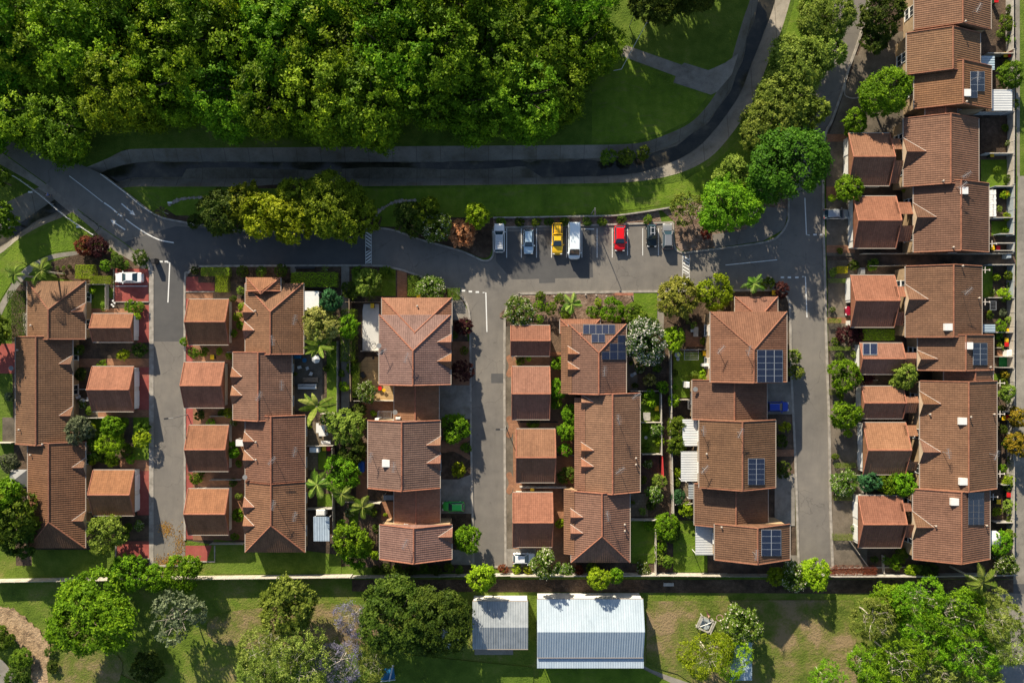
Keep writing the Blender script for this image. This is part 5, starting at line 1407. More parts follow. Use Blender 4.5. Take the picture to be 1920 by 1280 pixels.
# shrubs and topiary: kind, material, x, y, r, h, label
for k, m, x, y, r, h, l in [
    ('med', 'coral', 863, 440, 27, 2.8, 'round coral red bush by the corner of the car park'), ('med', 'red', 158, 461, 18, 2, 'red shrub above the curved footpath'), ('med', 'maroon', 182, 462, 20, 1.8, 'dark red shrub right beside the footpath'),
    ('small', 'dark', 365, 416, 14, 1.8, 'dark shrub left of the roadside tree clump'), ('ball', 'bright', 199, 498, 11, 1.5, 'round clipped shrub above the white sedan, right of the hedge'), ('small', 'dark', 222, 490, 13, 1.5, 'dark shrub at the end of the curved footpath'),
    ('small', 'dark', 262, 482, 15, 1.2, 'dark clipped shrub on the corner island by the sedan'), ('small', 'mid', 237, 497, 8, 1, 'small green shrub left of the corner island'),
    ('ball', 'yellow', 267, 822, 17, 2.2, 'yellow green ball shrub beside the first street'), ('small', 'mid', 268, 800, 14, 1.8, 'green shrub above the yellow green ball'), ('ball', 'bright', 206, 790, 11, 1.8, 'clipped green ball in the garden between left garages'),
    ('small', 'mid', 232, 793, 12, 1.5, 'leafy shrub right of the clipped green ball'), ('small', 'lime', 210, 862, 13, 2, 'lime shrub above the lowest left garage'), ('small', 'mid', 240, 845, 14, 1.5, 'green shrub in the shaded left garden, right'),
    ('small', 'mid', 180, 850, 15, 1.8, 'green shrub in the shaded left garden, left'), ('small', 'yellow', 172, 862, 9, 1.2, 'yellow green shrub near the lowest left garage corner'), ('small', 'mid', 180, 828, 16, 2, 'green hedge like shrub below the grey feathery tree'),
    ('small', 'yellow', 233, 665, 12, 1.8, 'yellow leaved shrub between the upper left garages'), ('small', 'dark', 263, 655, 14, 1.8, 'dark shrub beside the first street between garages'), ('small', 'bright', 190, 686, 11, 1, 'low green shrub at the upper edge of the tree shadow garage'),
    ('small', 'dark', 150, 656, 11, 2, 'dark shrub at the wall of the long left terrace, upper'), ('small', 'dark', 152, 702, 12, 1.6, 'dark shrub at the wall of the long left terrace, lower'),
    ('small', 'grey', 20, 743, 9, 1.8, 'pale round shrub at the left edge in a yard'), ('med', 'grey', 18, 868, 18, 3, 'grey green shrub above the grey tent'), ('small', 'bright', 245, 573, 12, 1.2, 'flowering shrub below the red parking bay'), ('small', 'mid', 264, 576, 10, 1, 'green shrub right below the red parking bay'), ('small', 'lime', 257, 593, 8, 1, 'tiny lime shrub at the corner of the smallest garage'),
    ('ball', 'mid', 455, 509, 11, 1.4, 'clipped ball shrub, first along the main road'), ('ball', 'mid', 490, 509, 10, 1.4, 'clipped ball shrub, second along the main road'), ('ball', 'mid', 527, 507, 12, 1.4, 'clipped ball shrub, third along the main road'), ('small', 'dark', 366, 507, 8, 1, 'dark small shrub at the corner of the first street'),
    ('small', 'lime', 455, 574, 8, 1.4, 'lime shrub beside the first hipped terrace, upper'), ('small', 'lime', 445, 594, 9, 1.4, 'lime shrub beside the first hipped terrace, middle'), ('small', 'bright', 451, 610, 8, 1.4, 'green shrub beside the first hipped terrace, lower'),
    ('small', 'bright', 347, 640, 9, 1.2, 'bright shrub at the lower left corner of the first garage'), ('small', 'bright', 382, 660, 9, 1.2, 'bright shrub between the first and second garages'), ('small', 'mid', 362, 661, 10, .8, 'low green strip left between the first and second garages'),
    ('med', 'bright', 431, 845, 17, 3, 'round bright shrub overlapping the third garage'), ('small', 'yellow', 428, 775, 9, 1.5, 'yellow shrub below the second garage'), ('small', 'bright', 395, 793, 9, 1.2, 'bright pointed shrub above the third garage'), ('small', 'dark', 375, 779, 10, 1.3, 'dark shrub below the second garage, left'),
    ('small', 'mid', 368, 893, 15, .8, 'low green strip below the third garage'), ('small', 'bright', 447, 966, 12, 2, 'bright shrub beside the lowest garage'), ('small', 'mid', 440, 707, 8, 1.5, 'green shrub right of the second garage'), ('small', 'lime', 412, 658, 7, 1, 'tiny lime shrub below the first garage'),
    ('small', 'maroon', 868, 613, 17, 2.2, 'red brown shrub in front of the hipped townhouse'), ('ball', 'maroon', 868, 695, 20, 2.2, 'dark maroon round shrub beside the concrete driveway'), ('ball', 'mid', 870, 657, 8, 1.2, 'tiny clipped ball in front of the hipped townhouse'),
    ('small', 'yellow', 859, 879, 14, 2, 'yellow green shrub in the shaded front bed by the second street'), ('small', 'mid', 874, 838, 10, .8, 'low green shrub between the curved brick paths'), ('small', 'dark', 852, 628, 8, 1, 'dark small shrub in front of the hipped townhouse'),
    ('ball', 'bright', 1010, 575, 11, 2, 'clipped green ball, left in the bed by the car park road'), ('ball', 'bright', 1032, 578, 12, 2, 'clipped green ball, right in the bed by the car park road'), ('ball', 'bright', 1010, 599, 9, 1.8, 'clipped green ball, lowest of three in the bed'), ('small', 'mid', 1013, 557, 10, 1, 'green shrub above the clipped balls'),
    ('small', 'mid', 1052, 560, 12, 1.6, 'green shrub left of the spiky palm'), ('small', 'mid', 1060, 588, 12, 1.5, 'green shrub below the spiky palm, left'), ('small', 'mid', 1110, 585, 12, 1.5, 'green shrub between the spiky palm and the bright round tree'), ('small', 'lime', 1121, 567, 8, 1, 'small lime shrub above the bright round tree'),
    ('small', 'bright', 1044, 681, 13, 2.4, 'bright shrub beside the second street garages, first from the top'), ('med', 'bright', 1046, 728, 18, 3, 'bright shrub beside the second street garages, second from the top'), ('small', 'bright', 1040, 755, 13, 2.4, 'bright shrub beside the second street garages, third from the top'), ('med', 'bright', 1070, 776, 18, 3, 'bright shrub beside the verandahs, fourth from the top'), ('med', 'bright', 1062, 810, 18, 3, 'bright shrub beside the verandahs, fifth from the top'), ('small', 'bright', 1060, 842, 13, 2, 'bright shrub beside the verandahs, sixth from the top'), ('small', 'dark', 1063, 890, 17, 1.8, 'dark shrub beside the verandahs near the pale wall'), ('small', 'lime', 1050, 980, 9, 1.8, 'lime shrub beside the lowest second street garage'), ('small', 'mid', 975, 677, 9, 1.4, 'green shrub between the first and second of the second street garages'), ('small', 'lime', 991, 672, 6, 1, 'tiny lime shrub beside the green one between garages'), ('small', 'mid', 1000, 792, 12, .8, 'low green strip below the second garage of the second street'),
    ('small', 'bright', 1243, 725, 12, 2.5, 'bright shrub in the narrow lane, upper'), ('small', 'bright', 1218, 738, 10, 2, 'bright shrub left of the narrow lane, upper'), ('small', 'lime', 1262, 750, 12, 2, 'lime shrub at the corner of the lawn by the narrow lane'), ('small', 'lime', 1222, 755, 9, 1.8, 'lime shrub left of the narrow lane, second'),
    ('med', 'mid', 1270, 800, 20, 3, 'dark green climber beside the upper white patio roof, top'), ('med', 'mid', 1268, 832, 20, 3, 'dark green climber beside the upper white patio roof, bottom'), ('small', 'flower', 1230, 805, 13, 2.2, 'spiky grey shrub in the small yard west of the lane'), ('small', 'lime', 1238, 827, 9, 1.6, 'lime shrub in the small yard west of the lane'),
    ('small', 'olive', 1237, 901, 14, 2.2, 'olive palm like shrub at the lane end of the red fence'), ('small', 'flower', 1228, 925, 17, 2.4, 'dark flowering shrub in the lower yard west of the lane'), ('med', 'blue', 1272, 930, 13, 2.2, 'blue green shrub right of the lane below the lower patio roof'), ('small', 'lime', 1285, 955, 14, 2, 'lime shrub above the small lawn right of the lane'),
    ('small', 'bright', 1237, 1003, 10, 1.8, 'bright ball shrub in the lane, first of four'), ('small', 'bright', 1240, 1025, 12, 1.8, 'bright ball shrub in the lane, second of four'), ('small', 'olive', 1237, 1047, 12, 1.8, 'olive ball shrub in the lane, third of four'), ('small', 'mid', 1252, 1052, 12, 1.8, 'green ball shrub in the lane, fourth of four'), ('small', 'dark', 1259, 1005, 14, 1.6, 'dark shrub in the lane behind the ball shrubs'),
    ('small', 'lime', 1322, 702, 11, 1.5, 'lime shrub at the wall of the largest solar array house'), ('small', 'maroon', 1466, 543, 15, 2.2, 'red brown round shrub at the corner of the third street'), ('small', 'mid', 1440, 531, 13, 2, 'green shrub beside the red brown corner shrub'), ('small', 'olive', 1487, 668, 14, 2.4, 'thin olive shrub at the street side of the largest solar array'), ('small', 'olive', 1491, 698, 15, 2.2, 'yellow olive shrub above the blue car'), ('small', 'yellow', 1472, 800, 11, 2, 'yellow green shrub below the blue car'), ('ball', 'dark', 1468, 880, 16, 1.4, 'dark clipped ball beside the ten panel townhouse'), ('small', 'dark', 1465, 825, 13, 1.2, 'dark low shrub beside the ten panel townhouse'),
    ('small', 'maroon', 1590, 628, 20, 1.8, 'dark red shrub left of the bright clipped hedge'), ('small', 'maroon', 1608, 628, 14, 1.8, 'dark red shrub touching the bright clipped hedge'), ('small', 'maroon', 1622, 707, 17, 1.8, 'maroon shrub right of the upper round street tree'), ('med', 'flower', 1584, 906, 25, 2, 'flowering green shrub on the third street, below the sixth garage'), ('small', 'red', 1325, 438, 11, 1.4, 'rusty shrub under the bright tree at the car park'),
    ('small', 'lime', 1700, 355, 8, 1, 'pale spiky shrub between the two upper right garages'), ('small', 'mid', 1635, 497, 12, .9, 'low green shrub right of the yellow grit bin'), ('small', 'dark', 1600, 498, 10, .8, 'dark low shrub above the yellow grit bin'), ('small', 'olive', 1562, 510, 9, .8, 'yellow green shrub left of the yellow grit bin'),
    ('small', 'lime', 1882, 365, 9, 1.4, 'lime shrub in the right yard with the white sheets, upper'), ('small', 'lime', 1887, 406, 8, 1.2, 'lime shrub in the right yard with the white sheets, lower'), ('small', 'mid', 1889, 517, 9, 1.6, 'green shrub in the right yard above the yellow green ball'), ('small', 'lime', 1881, 551, 13, 2, 'bright yellow green ball in the right yards'), ('small', 'grey', 1880, 585, 8, 1, 'pale starry shrub in the right yards'), ('small', 'bright', 1874, 612, 12, 2, 'bright shrub beside the small blue grey roof'), ('small', 'gold', 1884, 702, 8, 1.4, 'rusty gold shrub below the green mat'),
    ('small', 'bright', 1890, 832, 11, 1.8, 'bright shrub in the right yards above the power pole'), ('small', 'lime', 1890, 900, 12, 1.8, 'lime shrub in the right yards below the power pole'), ('small', 'flower', 1892, 912, 9, 1.4, 'flowering shrub in the right yards near the red bin'), ('small', 'olive', 1892, 950, 13, 1.6, 'olive shrub at the right fence by the dark panels'), ('small', 'mid', 1886, 45, 16, 1.8, 'green shrub in the top right yard'), ('small', 'mid', 1892, 1003, 12, 2, 'green shrub by the umbrella in the lowest right yard'), ('small', 'olive', 1900, 195, 10, 1.8, 'fern like shrub outside the top right fence'),
    ('small', 'mid', 1690, 1040, 14, 1.6, 'green shrub in the corner garden of the right column, left'), ('small', 'bright', 1680, 1052, 14, 1.5, 'bright shrub in the corner garden of the right column, middle'), ('small', 'lime', 1710, 1067, 12, 1.6, 'lime shrub at the wall of the corner garden'), ('small', 'dark', 1740, 1070, 18, 1.4, 'dark shrub below the lowest right terrace'),
    ('small', 'yellow', 968, 1066, 10, 1.2, 'yellow shrub on the fence below the white car, left'), ('small', 'yellow', 990, 1067, 10, 1.2, 'yellow shrub on the fence below the white car, right'), ('small', 'flower', 1063, 1066, 14, 1.6, 'yellow flowering shrub on the fence above the white hall, left'), ('small', 'red', 1086, 1069, 9, 1.2, 'rusty shrub on the fence above the white hall'), ('small', 'mid', 1110, 1066, 13, 1.5, 'green shrub on the fence above the white hall'), ('small', 'flower', 1205, 1065, 14, 1.4, 'flowering shrub at the lower left of the narrow lane'), ('small', 'red', 943, 1065, 10, 1.3, 'rusty shrub at the end of the second street'),
    ('med', 'mid', 1175, 292, 16, .6, 'green weeds growing over the channel edge, right'), ('small', 'mid', 1140, 293, 16, .5, 'green weeds growing over the channel edge, middle'), ('small', 'mid', 1205, 288, 14, .6, 'green weeds growing over the channel edge, near the bend'),
    ('med', 'dark', 655, 545, 17, 1.4, 'dark shrub left of the round grey olive'), ('small', 'mid', 725, 510, 13, 1, 'green shrub above right of the round grey olive'), ('small', 'mid', 672, 510, 13, 1, 'green shrub above left of the round grey olive'), ('small', 'dark', 672, 770, 14, 2, 'dark shrub below the timber deck'), ('small', 'lime', 645, 725, 10, 1.2, 'lime shrub beside the path left of the deck'), ('small', 'mid', 660, 690, 12, 1.5, 'green shrub left of the deck fence'), ('small', 'bright', 676, 1018, 10, 1.2, 'bright shrub beside the bottom end townhouse'), ('small', 'lime', 703, 1040, 9, 1, 'lime shrub left of the bottom end townhouse'), ('small', 'flower', 616, 784, 14, 2.2, 'white flowering shrub above the outdoor tables'), ('med', 'mid', 40, 1236, 20, 2.0, 'green shrub on the earth bank at the bottom left'), ('med', 'mid', 0, 1196, 24, 2.4, 'green shrub at the left edge of the earth bank'), ('med', 'dark', 30, 1272, 22, 2.5, 'dark shrub at the bottom left corner'), ('small', 'dark', 99, 1250, 12, 1, 'low dark shrub right of the earth bank, lower'), ('small', 'dark', 93, 1220, 10, 1, 'low dark shrub right of the earth bank, upper'),
]:
    T(k, m, x, y, r, h, l, 'shrub', trunk=False)
for i, x in enumerate((940, 975, 1005, 1030, 1058, 1100, 1128, 1165, 1215)):
    T('small', 'dark' if i % 2 else 'mid', x, 416 - (i > 6) * 4, 9, .8, 'small dark shrub in the car park bed, %s from the left' % ORD[i], 'shrub', trunk=False, group='small shrubs in the car park bed')
HG = 'low yellow green hedges in front of the right column'
for a in [('lime', 376, 501, 430, 517, 1.3, 'clipped green hedge arm along the main road at the first street'), ('lime', 403, 517, 427, 547, 1.3, 'clipped green hedge arm beside the upper red parking bay'), ('lime', 545, 510, 632, 538, 1.4, 'long clipped hedge along the main road above the white awning'),
          ('mid', 764, 516, 786, 555, 1.5, 'dark clipped hedge block beside the brick path'), ('mid', 838, 540, 862, 562, 1.2, 'clipped hedge on the corner of the second street'), ('lime', 140, 496, 174, 522, 1.5, 'clipped green hedge block left of the round shrub'),
          ('lime', 168, 517, 208, 532, 1.4, 'clipped green hedge above the small lawn at the sedan'), ('dark', 12, 545, 46, 640, 1.8, 'long dark hedge left of the hipped left terrace'), ('lime', 1617, 617, 1678, 638, 1.6, 'bright clipped hedge below the red car garage'),
          ('mid', 638, 580, 666, 678, 2.6, 'tall hedge between the cream blossom tree and the white terrace'), ('red', 1555, 1063, 1645, 1078, 1.4, 'long dark red hedge at the end of the third street'), ('mid', 660, 680, 674, 745, 1.8, 'narrow green hedge left of the timber deck'),
          ('vivid', 1570, 499, 1590, 512, 1.0, 'bright yellow clipped bush above the red car garage')]:
    hedge(*a)
for a in [('olive', 1556, 522, 1586, 530), ('olive', 1554, 597, 1578, 605), ('olive', 1557, 649, 1596, 657), ('olive', 1558, 730, 1572, 740), ('olive', 1567, 868, 1605, 877), ('olive', 1565, 929, 1598, 938), ('olive', 1564, 1002, 1600, 1013)]:
    hedge(a[0], a[1], a[2], a[3], a[4], 1.0, 'low olive hedge strip, %s from the top in front of the right column' % ORD[[522, 597, 649, 730, 868, 929, 1002].index(a[2])], group=HG)

# small plants filling the garden edges
rg = random.Random(41)
def planting(spots, place, grp, mats=('mid', 'bright', 'dark', 'flower', 'lime', 'olive', 'mid')):
    for i, (x, y, r) in enumerate(spots):
        m = mats[(i * 3 + len(place)) % len(mats)]
        w = {'mid': 'green', 'bright': 'bright green', 'dark': 'dark green', 'flower': 'pale flecked', 'lime': 'lime', 'olive': 'olive', 'maroon': 'maroon'}[m]
        T('small', m, x, y, r, r * S * 1.5, 'small %s shrub, %s %s' % (w, ORD[i], place), 'shrub', trunk=False, group=grp)
planting([(1893, 18, 9), (1876, 62, 8), (1893, 75, 9), (1887, 120, 8), (1884, 240, 7), (1890, 268, 6), (1868, 318, 7), (1888, 335, 8), (1873, 392, 6), (1884, 430, 7), (1868, 520, 7), (1893, 535, 6), (1862, 548, 6)], 'from the top in the upper right yards', 'small shrubs in the upper right yards')
planting([(1856, 592, 7), (1893, 600, 8), (1873, 630, 7), (1874, 645, 6), (1880, 718, 9), (1893, 752, 8), (1878, 765, 7), (1880, 805, 9), (1893, 862, 7), (1880, 878, 8), (1868, 958, 9), (1893, 975, 9), (1868, 1040, 9)], 'from the top in the lower right yards', 'small shrubs in the lower right yards')
planting([(640, 700, 7), (616, 660, 7), (612, 690, 6), (655, 772, 8), (675, 790, 9), (664, 812, 8), (700, 775, 6), (680, 835, 8), (655, 960, 9), (700, 960, 8), (706, 990, 9), (695, 1020, 9), (640, 980, 8)], 'from the top along the middle lane gardens', 'small shrubs along the middle lane')
planting([(1190, 620, 8), (1200, 690, 10), (1232, 690, 8), (1190, 722, 6), (1208, 752, 7), (1232, 780, 7), (1210, 800, 9), (1212, 838, 8), (1215, 870, 9), (1205, 900, 8), (1220, 945, 10), (1205, 958, 7), (1215, 985, 9)], 'from the top in the yards west of the narrow lane', 'small shrubs west of the narrow lane')
planting([(722, 1066, 10), (745, 1064, 9), (770, 1068, 11), (795, 1064, 9), (818, 1067, 11), (842, 1064, 9), (705, 1068, 8), (862, 1068, 8)], 'from the left below the bottom end townhouse', 'small shrubs below the bottom end townhouse', ('dark', 'mid', 'dark', 'mid'))
planting([(438, 560, 7), (452, 545, 8), (440, 625, 7), (430, 668, 7), (415, 775, 7), (438, 790, 8), (448, 868, 7), (437, 905, 8), (448, 930, 7), (440, 1005, 8)], 'from the top between the first garages and terraces', 'small shrubs beside the first garages')
planting([(1560, 372, 7), (1575, 470, 6), (1560, 580, 6), (1566, 640, 8), (1575, 668, 9), (1600, 665, 7), (1575, 742, 7), (1590, 812, 8), (1565, 855, 7), (1600, 990, 6), (1660, 1050, 8), (1640, 1048, 7), (1725, 1068, 9)], 'from the top along the right column forecourts', 'small shrubs along the right column forecourts')
planting([(172, 545, 7), (195, 575, 7), (155, 760, 7), (168, 770, 8), (195, 860, 9), (225, 815, 8), (245, 860, 9), (172, 800, 8), (240, 990, 9), (262, 985, 10), (238, 1005, 7)], 'from the top in the left column gardens', 'small shrubs in the left column gardens')
planting([(1265, 700, 7), (1300, 700, 6), (1264, 725, 6), (1270, 885, 9), (1268, 905, 8), (1295, 962, 9), (1310, 968, 7), (1268, 985, 9), (1300, 610, 7), (1320, 640, 7)], 'from the top right of the narrow lane', 'small shrubs right of the narrow lane')
planting([(108, 503, 4), (120, 502, 4), (131, 500, 4), (100, 514, 5), (118, 515, 5), (215, 480, 7), (228, 504, 6)], 'in the bed above the hipped left terrace', 'tiny shrubs above the left terrace', ('dark', 'mid'))
# ------------------------------------------------------------------ fences and walls
def fence(label, pts, h, mat, group=None, step=2.4, t=.05, post=True, cap=None, name='fence', cat='fence', boards=False, pr=.06):
    w = [P(x, y).xy for x, y in pts]
    c = sum(w, Vector((0, 0))) / len(w)
    root = thing(name, label, cat, (c.x, c.y, 0), group=group)
    pb = MB(); cb = MB(); posts = []
    for i in range(len(w) - 1):
        a, b = w[i] - c, w[i + 1] - c
        L = (b - a).length; an = math.atan2(b.y - a.y, b.x - a.x)
        m = (a + b) / 2
        if boards:
            n = max(1, int(L / .32)); d = (b - a) / n
            for k in range(n):
                q = a + d * (k + .5); pb.box((q.x, q.y, h / 2), (L / n * .93, t + (.02 if k % 2 else 0), h - (.03 if k % 2 else 0)), an)
        else:
            pb.box((m.x, m.y, h / 2), (L, t, h), an)
        if cap: cb.box((m.x, m.y, h + .02), (L + .06, t + .1, .05), an)
        n = max(1, round(L / step))
        for k in range(n + (1 if i == len(w) - 2 else 0)): posts.append((a + (b - a) * k / n, an))
    pb.build('panel', M[mat], root)
    if cap: cb.build('top_rail', M[cap], root)
    if post and len(posts) <= 100:
        b = MB(); b.box((0, 0, (h + .1) / 2), (pr * 2, pr * 2, h + .1)); me = None
        for p, an in posts:
            if me is None:
                o = b.build('post', M[mat], root); me = o.data
            else:
                o = bpy.data.objects.new('post', me); COL.objects.link(o); o.parent = root
            o.location = (p.x, p.y, 0); o.rotation_euler = (0, 0, an)
    return root
fence('pale board fence along the bottom of the left half', [(-10, 1085), (300, 1080), (661, 1076)], 1.8, 'fence_pale', boards=True)
fence('dark boundary fence below the middle townhouses', [(661, 1078), (880, 1075), (958, 1074)], 1.5, 'fence_grey')
fence('boundary fence above the white hall', [(958, 1074), (1230, 1073)], 1.7, 'fence_pale', cap='fence_pale')
fence('pale board fence below the small lawn with long shadows', [(1232, 1073), (1362, 1074)], 1.8, 'fence_pale', boards=True)
fence('boundary fence below the third street', [(1362, 1075), (1555, 1075)], 1.6, 'fence_grey')
fence('boundary fence below the lowest right terrace', [(1555, 1075), (1725, 1075), (1895, 1072)], 1.6, 'fence_grey', cap='fence_pale')
for y0, y1, m, l in ((-60, 100, 'fence_grey', 'topmost'), (100, 215, 'fence_grey', 'second'), (215, 350, 'fence_pale', 'third'), (350, 443, 'fence_blue', 'fourth'), (458, 474, 'fence_blue', 'fifth'), (498, 560, 'fence_blue', 'sixth'), (560, 690, 'fence_pale', 'seventh'), (690, 860, 'fence_grey', 'eighth'), (860, 1072, 'fence_grey', 'lowest')):
    fence('boundary fence along the right edge path, %s section' % l, [(1888 if y0 > 0 else 1886, y0), (1887 if y0 > 0 else 1886, y1)], 1.75, m, group='fences along the right edge path', cap='fence_pale')
YF = 'yard fences behind the right column'
for i, (x, y, m) in enumerate([(1840, 107, 'fence_grey'), (1825, 216, 'fence_blue'), (1835, 292, 'fence_blue'), (1854, 353, 'fence_blue'), (1854, 411, 'fence_blue'), (1862, 441, 'fence_blue'), (1854, 458, 'fence_blue'), (1856, 472, 'fence_pale'), (1841, 498, 'fence_blue'), (1841, 559, 'fence_pale'), (1841, 623, 'fence_pale'), (1862, 668, 'fence_pale'), (1862, 688, 'fence_pale'), (1868, 770, 'fence_grey'), (1868, 905, 'fence_grey'), (1856, 975, 'fence_grey')]):
    fence('short yard fence behind the right column, %s from the top' % (['first', 'second', 'third', 'fourth', 'fifth', 'sixth', 'seventh', 'eighth', 'ninth', 'tenth', 'eleventh', 'twelfth', 'thirteenth', 'fourteenth', 'fifteenth', 'sixteenth'][i]), [(x, y), (1887, y)], 1.6, m, group=YF, cap='fence_pale')
fence('wall along the dark passage between the two groups of right terraces', [(1612, 477), (1700, 477), (1888, 477)], 1.5, 'fence_grey')
fence('lower wall of the dark passage beside the small hedge', [(1625, 500), (1690, 499)], 1.4, 'fence_grey')
fence('brown fence along the middle lane, left of the white terrace', [(659, 562), (660, 668), (662, 750)], 1.8, 'timber', cap='timber')
fence('fence along the left side of the middle path', [(636, 640), (636, 775)], 1.6, 'fence_grey')
fence('wall above the white terrace', [(652, 567), (716, 567)], 1.5, 'timber')
fence('white topped wall between the white terrace and the deck', [(680, 658), (712, 658)], 1.6, 'fence_pale')
fence('white topped wall between the deck and the brick yard', [(668, 750), (740, 750)], 1.6, 'fence_pale')
fence('short wall left of the blue tarpaulin yard', [(668, 843), (690, 843)], 1.6, 'fence_pale')
fence('fence left of the blue tarpaulin', [(653, 850), (653, 935)], 1.6, 'timber')
fence('white topped wall below the link roof yard', [(652, 937), (715, 940)], 1.6, 'fence_pale')
fence('fence along the lane beside the lower yards of the second terraces', [(627, 838), (628, 875), (628, 948), (629, 1010)], 1.7, 'fence_pale')
fence('short wall below the outdoor tables', [(578, 834), (628, 833)], 1.6, 'fence_pale')
fence('short wall above the outdoor tables', [(606, 774), (632, 774)], 1.6, 'fence_pale')
fence('short wall above the white storage box', [(578, 951), (628, 950)], 1.6, 'fence_grey')
fence('short timber wall right of the first hipped terrace', [(572, 540), (632, 542)], 1.6, 'dark')
fence('wall below the first smaller yard of the second terraces', [(550, 722), (592, 722)], 1.4, 'dark')
fence('brown fence on the left side of the narrow lane', [(1236, 735), (1237, 850)], 1.7, 'fence_grey', cap='fence_pale')
fence('pale fence on the right side of the narrow lane', [(1254, 655), (1255, 745), (1256, 850), (1259, 960)], 1.7, 'fence_pale', cap='fence_pale')
fence('low fence right of the lane beside the ball shrubs', [(1227, 990), (1227, 1070)], 1.6, 'fence_pale')
for x0, x1, y, l in ((1180, 1238, 732, 'first'), (1200, 1238, 790, 'second'), (1202, 1238, 849, 'third'), (1180, 1230, 971, 'lowest')):
    fence('short yard wall west of the narrow lane, %s' % l, [(x0, y), (x1, y)], 1.6, 'fence_pale' if l != 'lowest' else 'fence_grey', group='yard walls west of the narrow lane')
fence('wall of the lawn above the wide link roof', [(1256, 748), (1297, 748)], 1.5, 'fence_pale')
fence('wall below the lower white patio roof', [(1262, 942), (1302, 941)], 1.5, 'fence_pale')
fence('wall between the brick court and the lawn right of the lane', [(1262, 655), (1332, 655)], 1.5, 'fence_grey')
fence('pale wall between the third and fourth garages east of the second street', [(975, 910), (1060, 910)], 1.7, 'fence_pale', cap='fence_pale')
for i, (x0, x1, y) in enumerate(((1032, 1052, 668), (975, 1045, 790), (1040, 1078, 851))):
    fence('dark garden wall between second street garages, %s from the top' % ORD[i], [(x0, y), (x1, y)], 1.5, 'dark', group='dark garden walls by the second street garages')
for i, (x0, x1, y) in enumerate(((432, 460, 660), (400, 432, 779), (400, 456, 897), (400, 460, 1016))):
    fence('garden wall between first street garages, %s from the top' % ORD[i], [(x0, y), (x1, y)], 1.3, 'fence_grey', group='garden walls by the first street garages')
for i, (x0, x1, y) in enumerate(((162, 205, 534), (140, 200, 729), (165, 215, 782), (165, 190, 957))):
    fence('garden wall behind the left garages, %s from the top' % ORD[i], [(x0, y), (x1, y)], 1.3, 'fence_grey', group='garden walls behind the left garages')
fence('white parapet fence between two left terraces', [(0, 828), (32, 828)], 1.5, 'fence_pale')
fence('short fence right of the small lawn by the sedan', [(204, 534), (204, 580)], 1.1, 'fence_pale')
for i, (x0, y0, x1, y1) in enumerate(((1618, 889, 1612, 955), (1600, 889, 1620, 889), (1590, 1012, 1625, 1060), (1653, 1040, 1654, 1072), (1640, 372, 1600, 368), (1612, 716, 1640, 712))):
    fence('low garden wall in front of the right column, %s' % ORD[i], [(x0, y0), (x1, y1)], .8, 'fence_pale', group='low garden walls in front of the right column')

# bridge railing and guard rails
def railing(label, pts, h, mat):
    w = [P(x, y).xy for x, y in smooth(pts, 3)]; c = sum(w, Vector((0, 0))) / len(w)
    root = thing('railing', label, 'railing', (c.x, c.y, 0))
    b = MB()
    for i in range(len(w) - 1):
        for z in (h, h * .55): b.bar((*(w[i] - c), z), (*(w[i + 1] - c), z), .05 if z == h else .025)
    b.build('rail', M[mat], root)
    me = None
    for i in range(0, len(w)):
        p = w[i] - c
        if me is None: q = MB(); q.bar((0, 0, -.1), (0, 0, h), .045); o = q.build('post', M['steel'], root); me = o.data
        else: o = bpy.data.objects.new('post', me); COL.objects.link(o); o.parent = root
        o.location = (p.x, p.y, 0)
railing('long pale railing on the lower side of the road bridge', [(-30, 300), (0, 316), (40, 337), (85, 370), (130, 408), (175, 438), (182, 443)], 1.2, 'white')
railing('dark railing on the upper side of the road bridge', [(195, 329), (240, 363), (270, 388), (290, 401)], 1.1, 'white')
railing('short dark guard rail between footpath and road at the bridge end', [(160, 403), (175, 413), (192, 428), (181, 440)], 1.0, 'dark')
b = MB(); L = [(-80, 215), (40, 262), (110, 290), (195, 328), (240, 362), (262, 380), (192, 444), (182, 442), (100, 372), (60, 346), (0, 312), (-80, 266)]
b.prism([P(*p).xy.to_tuple() for p in L], -.7, -.006); tag(b.build('bridge_deck', M['concrete']), kind='structure')

# rocks lining two curved edges
rr = random.Random(9)
def rocks(pts, n, label, grp):
    q = resample(smooth(pts, 5), n)
    for i, (x, y) in enumerate(q):
        b = MB(); s = rr.uniform(.18, .38); c = P(x, y); k = 7
        ring = [[(c.x + math.cos(2 * math.pi * j / k + rr.random() * .3) * s * f * rr.uniform(.8, 1.2), c.y + math.sin(2 * math.pi * j / k) * s * f * rr.uniform(.8, 1.2), z) for j in range(k)] for f, z in ((1, 0), (.95, s * .5), (.5, s * .9))]
        for u in range(2):
            for j in range(k): b.face([ring[u][j], ring[u][(j + 1) % k], ring[u + 1][(j + 1) % k], ring[u + 1][j]])
        b.face(ring[2])
        o = b.build('rock', M['rock'], origin=(c.x, c.y, 0)); tag(o, label % ORD[i], 'rock', grp)
M['rock'] = plain('rock', (.33, .29, .26), .9, vary=.35, scale=2)
rocks([(318, 384), (335, 375), (360, 371), (400, 370)], 20, 'pale rock, %s from the lower left end of the left curved row', 'rocks in the left curved row')
rocks([(702, 420), (705, 402), (722, 388), (745, 378), (778, 376)], 26, 'pale rock, %s from the lower end of the right curved row', 'rocks in the right curved row')

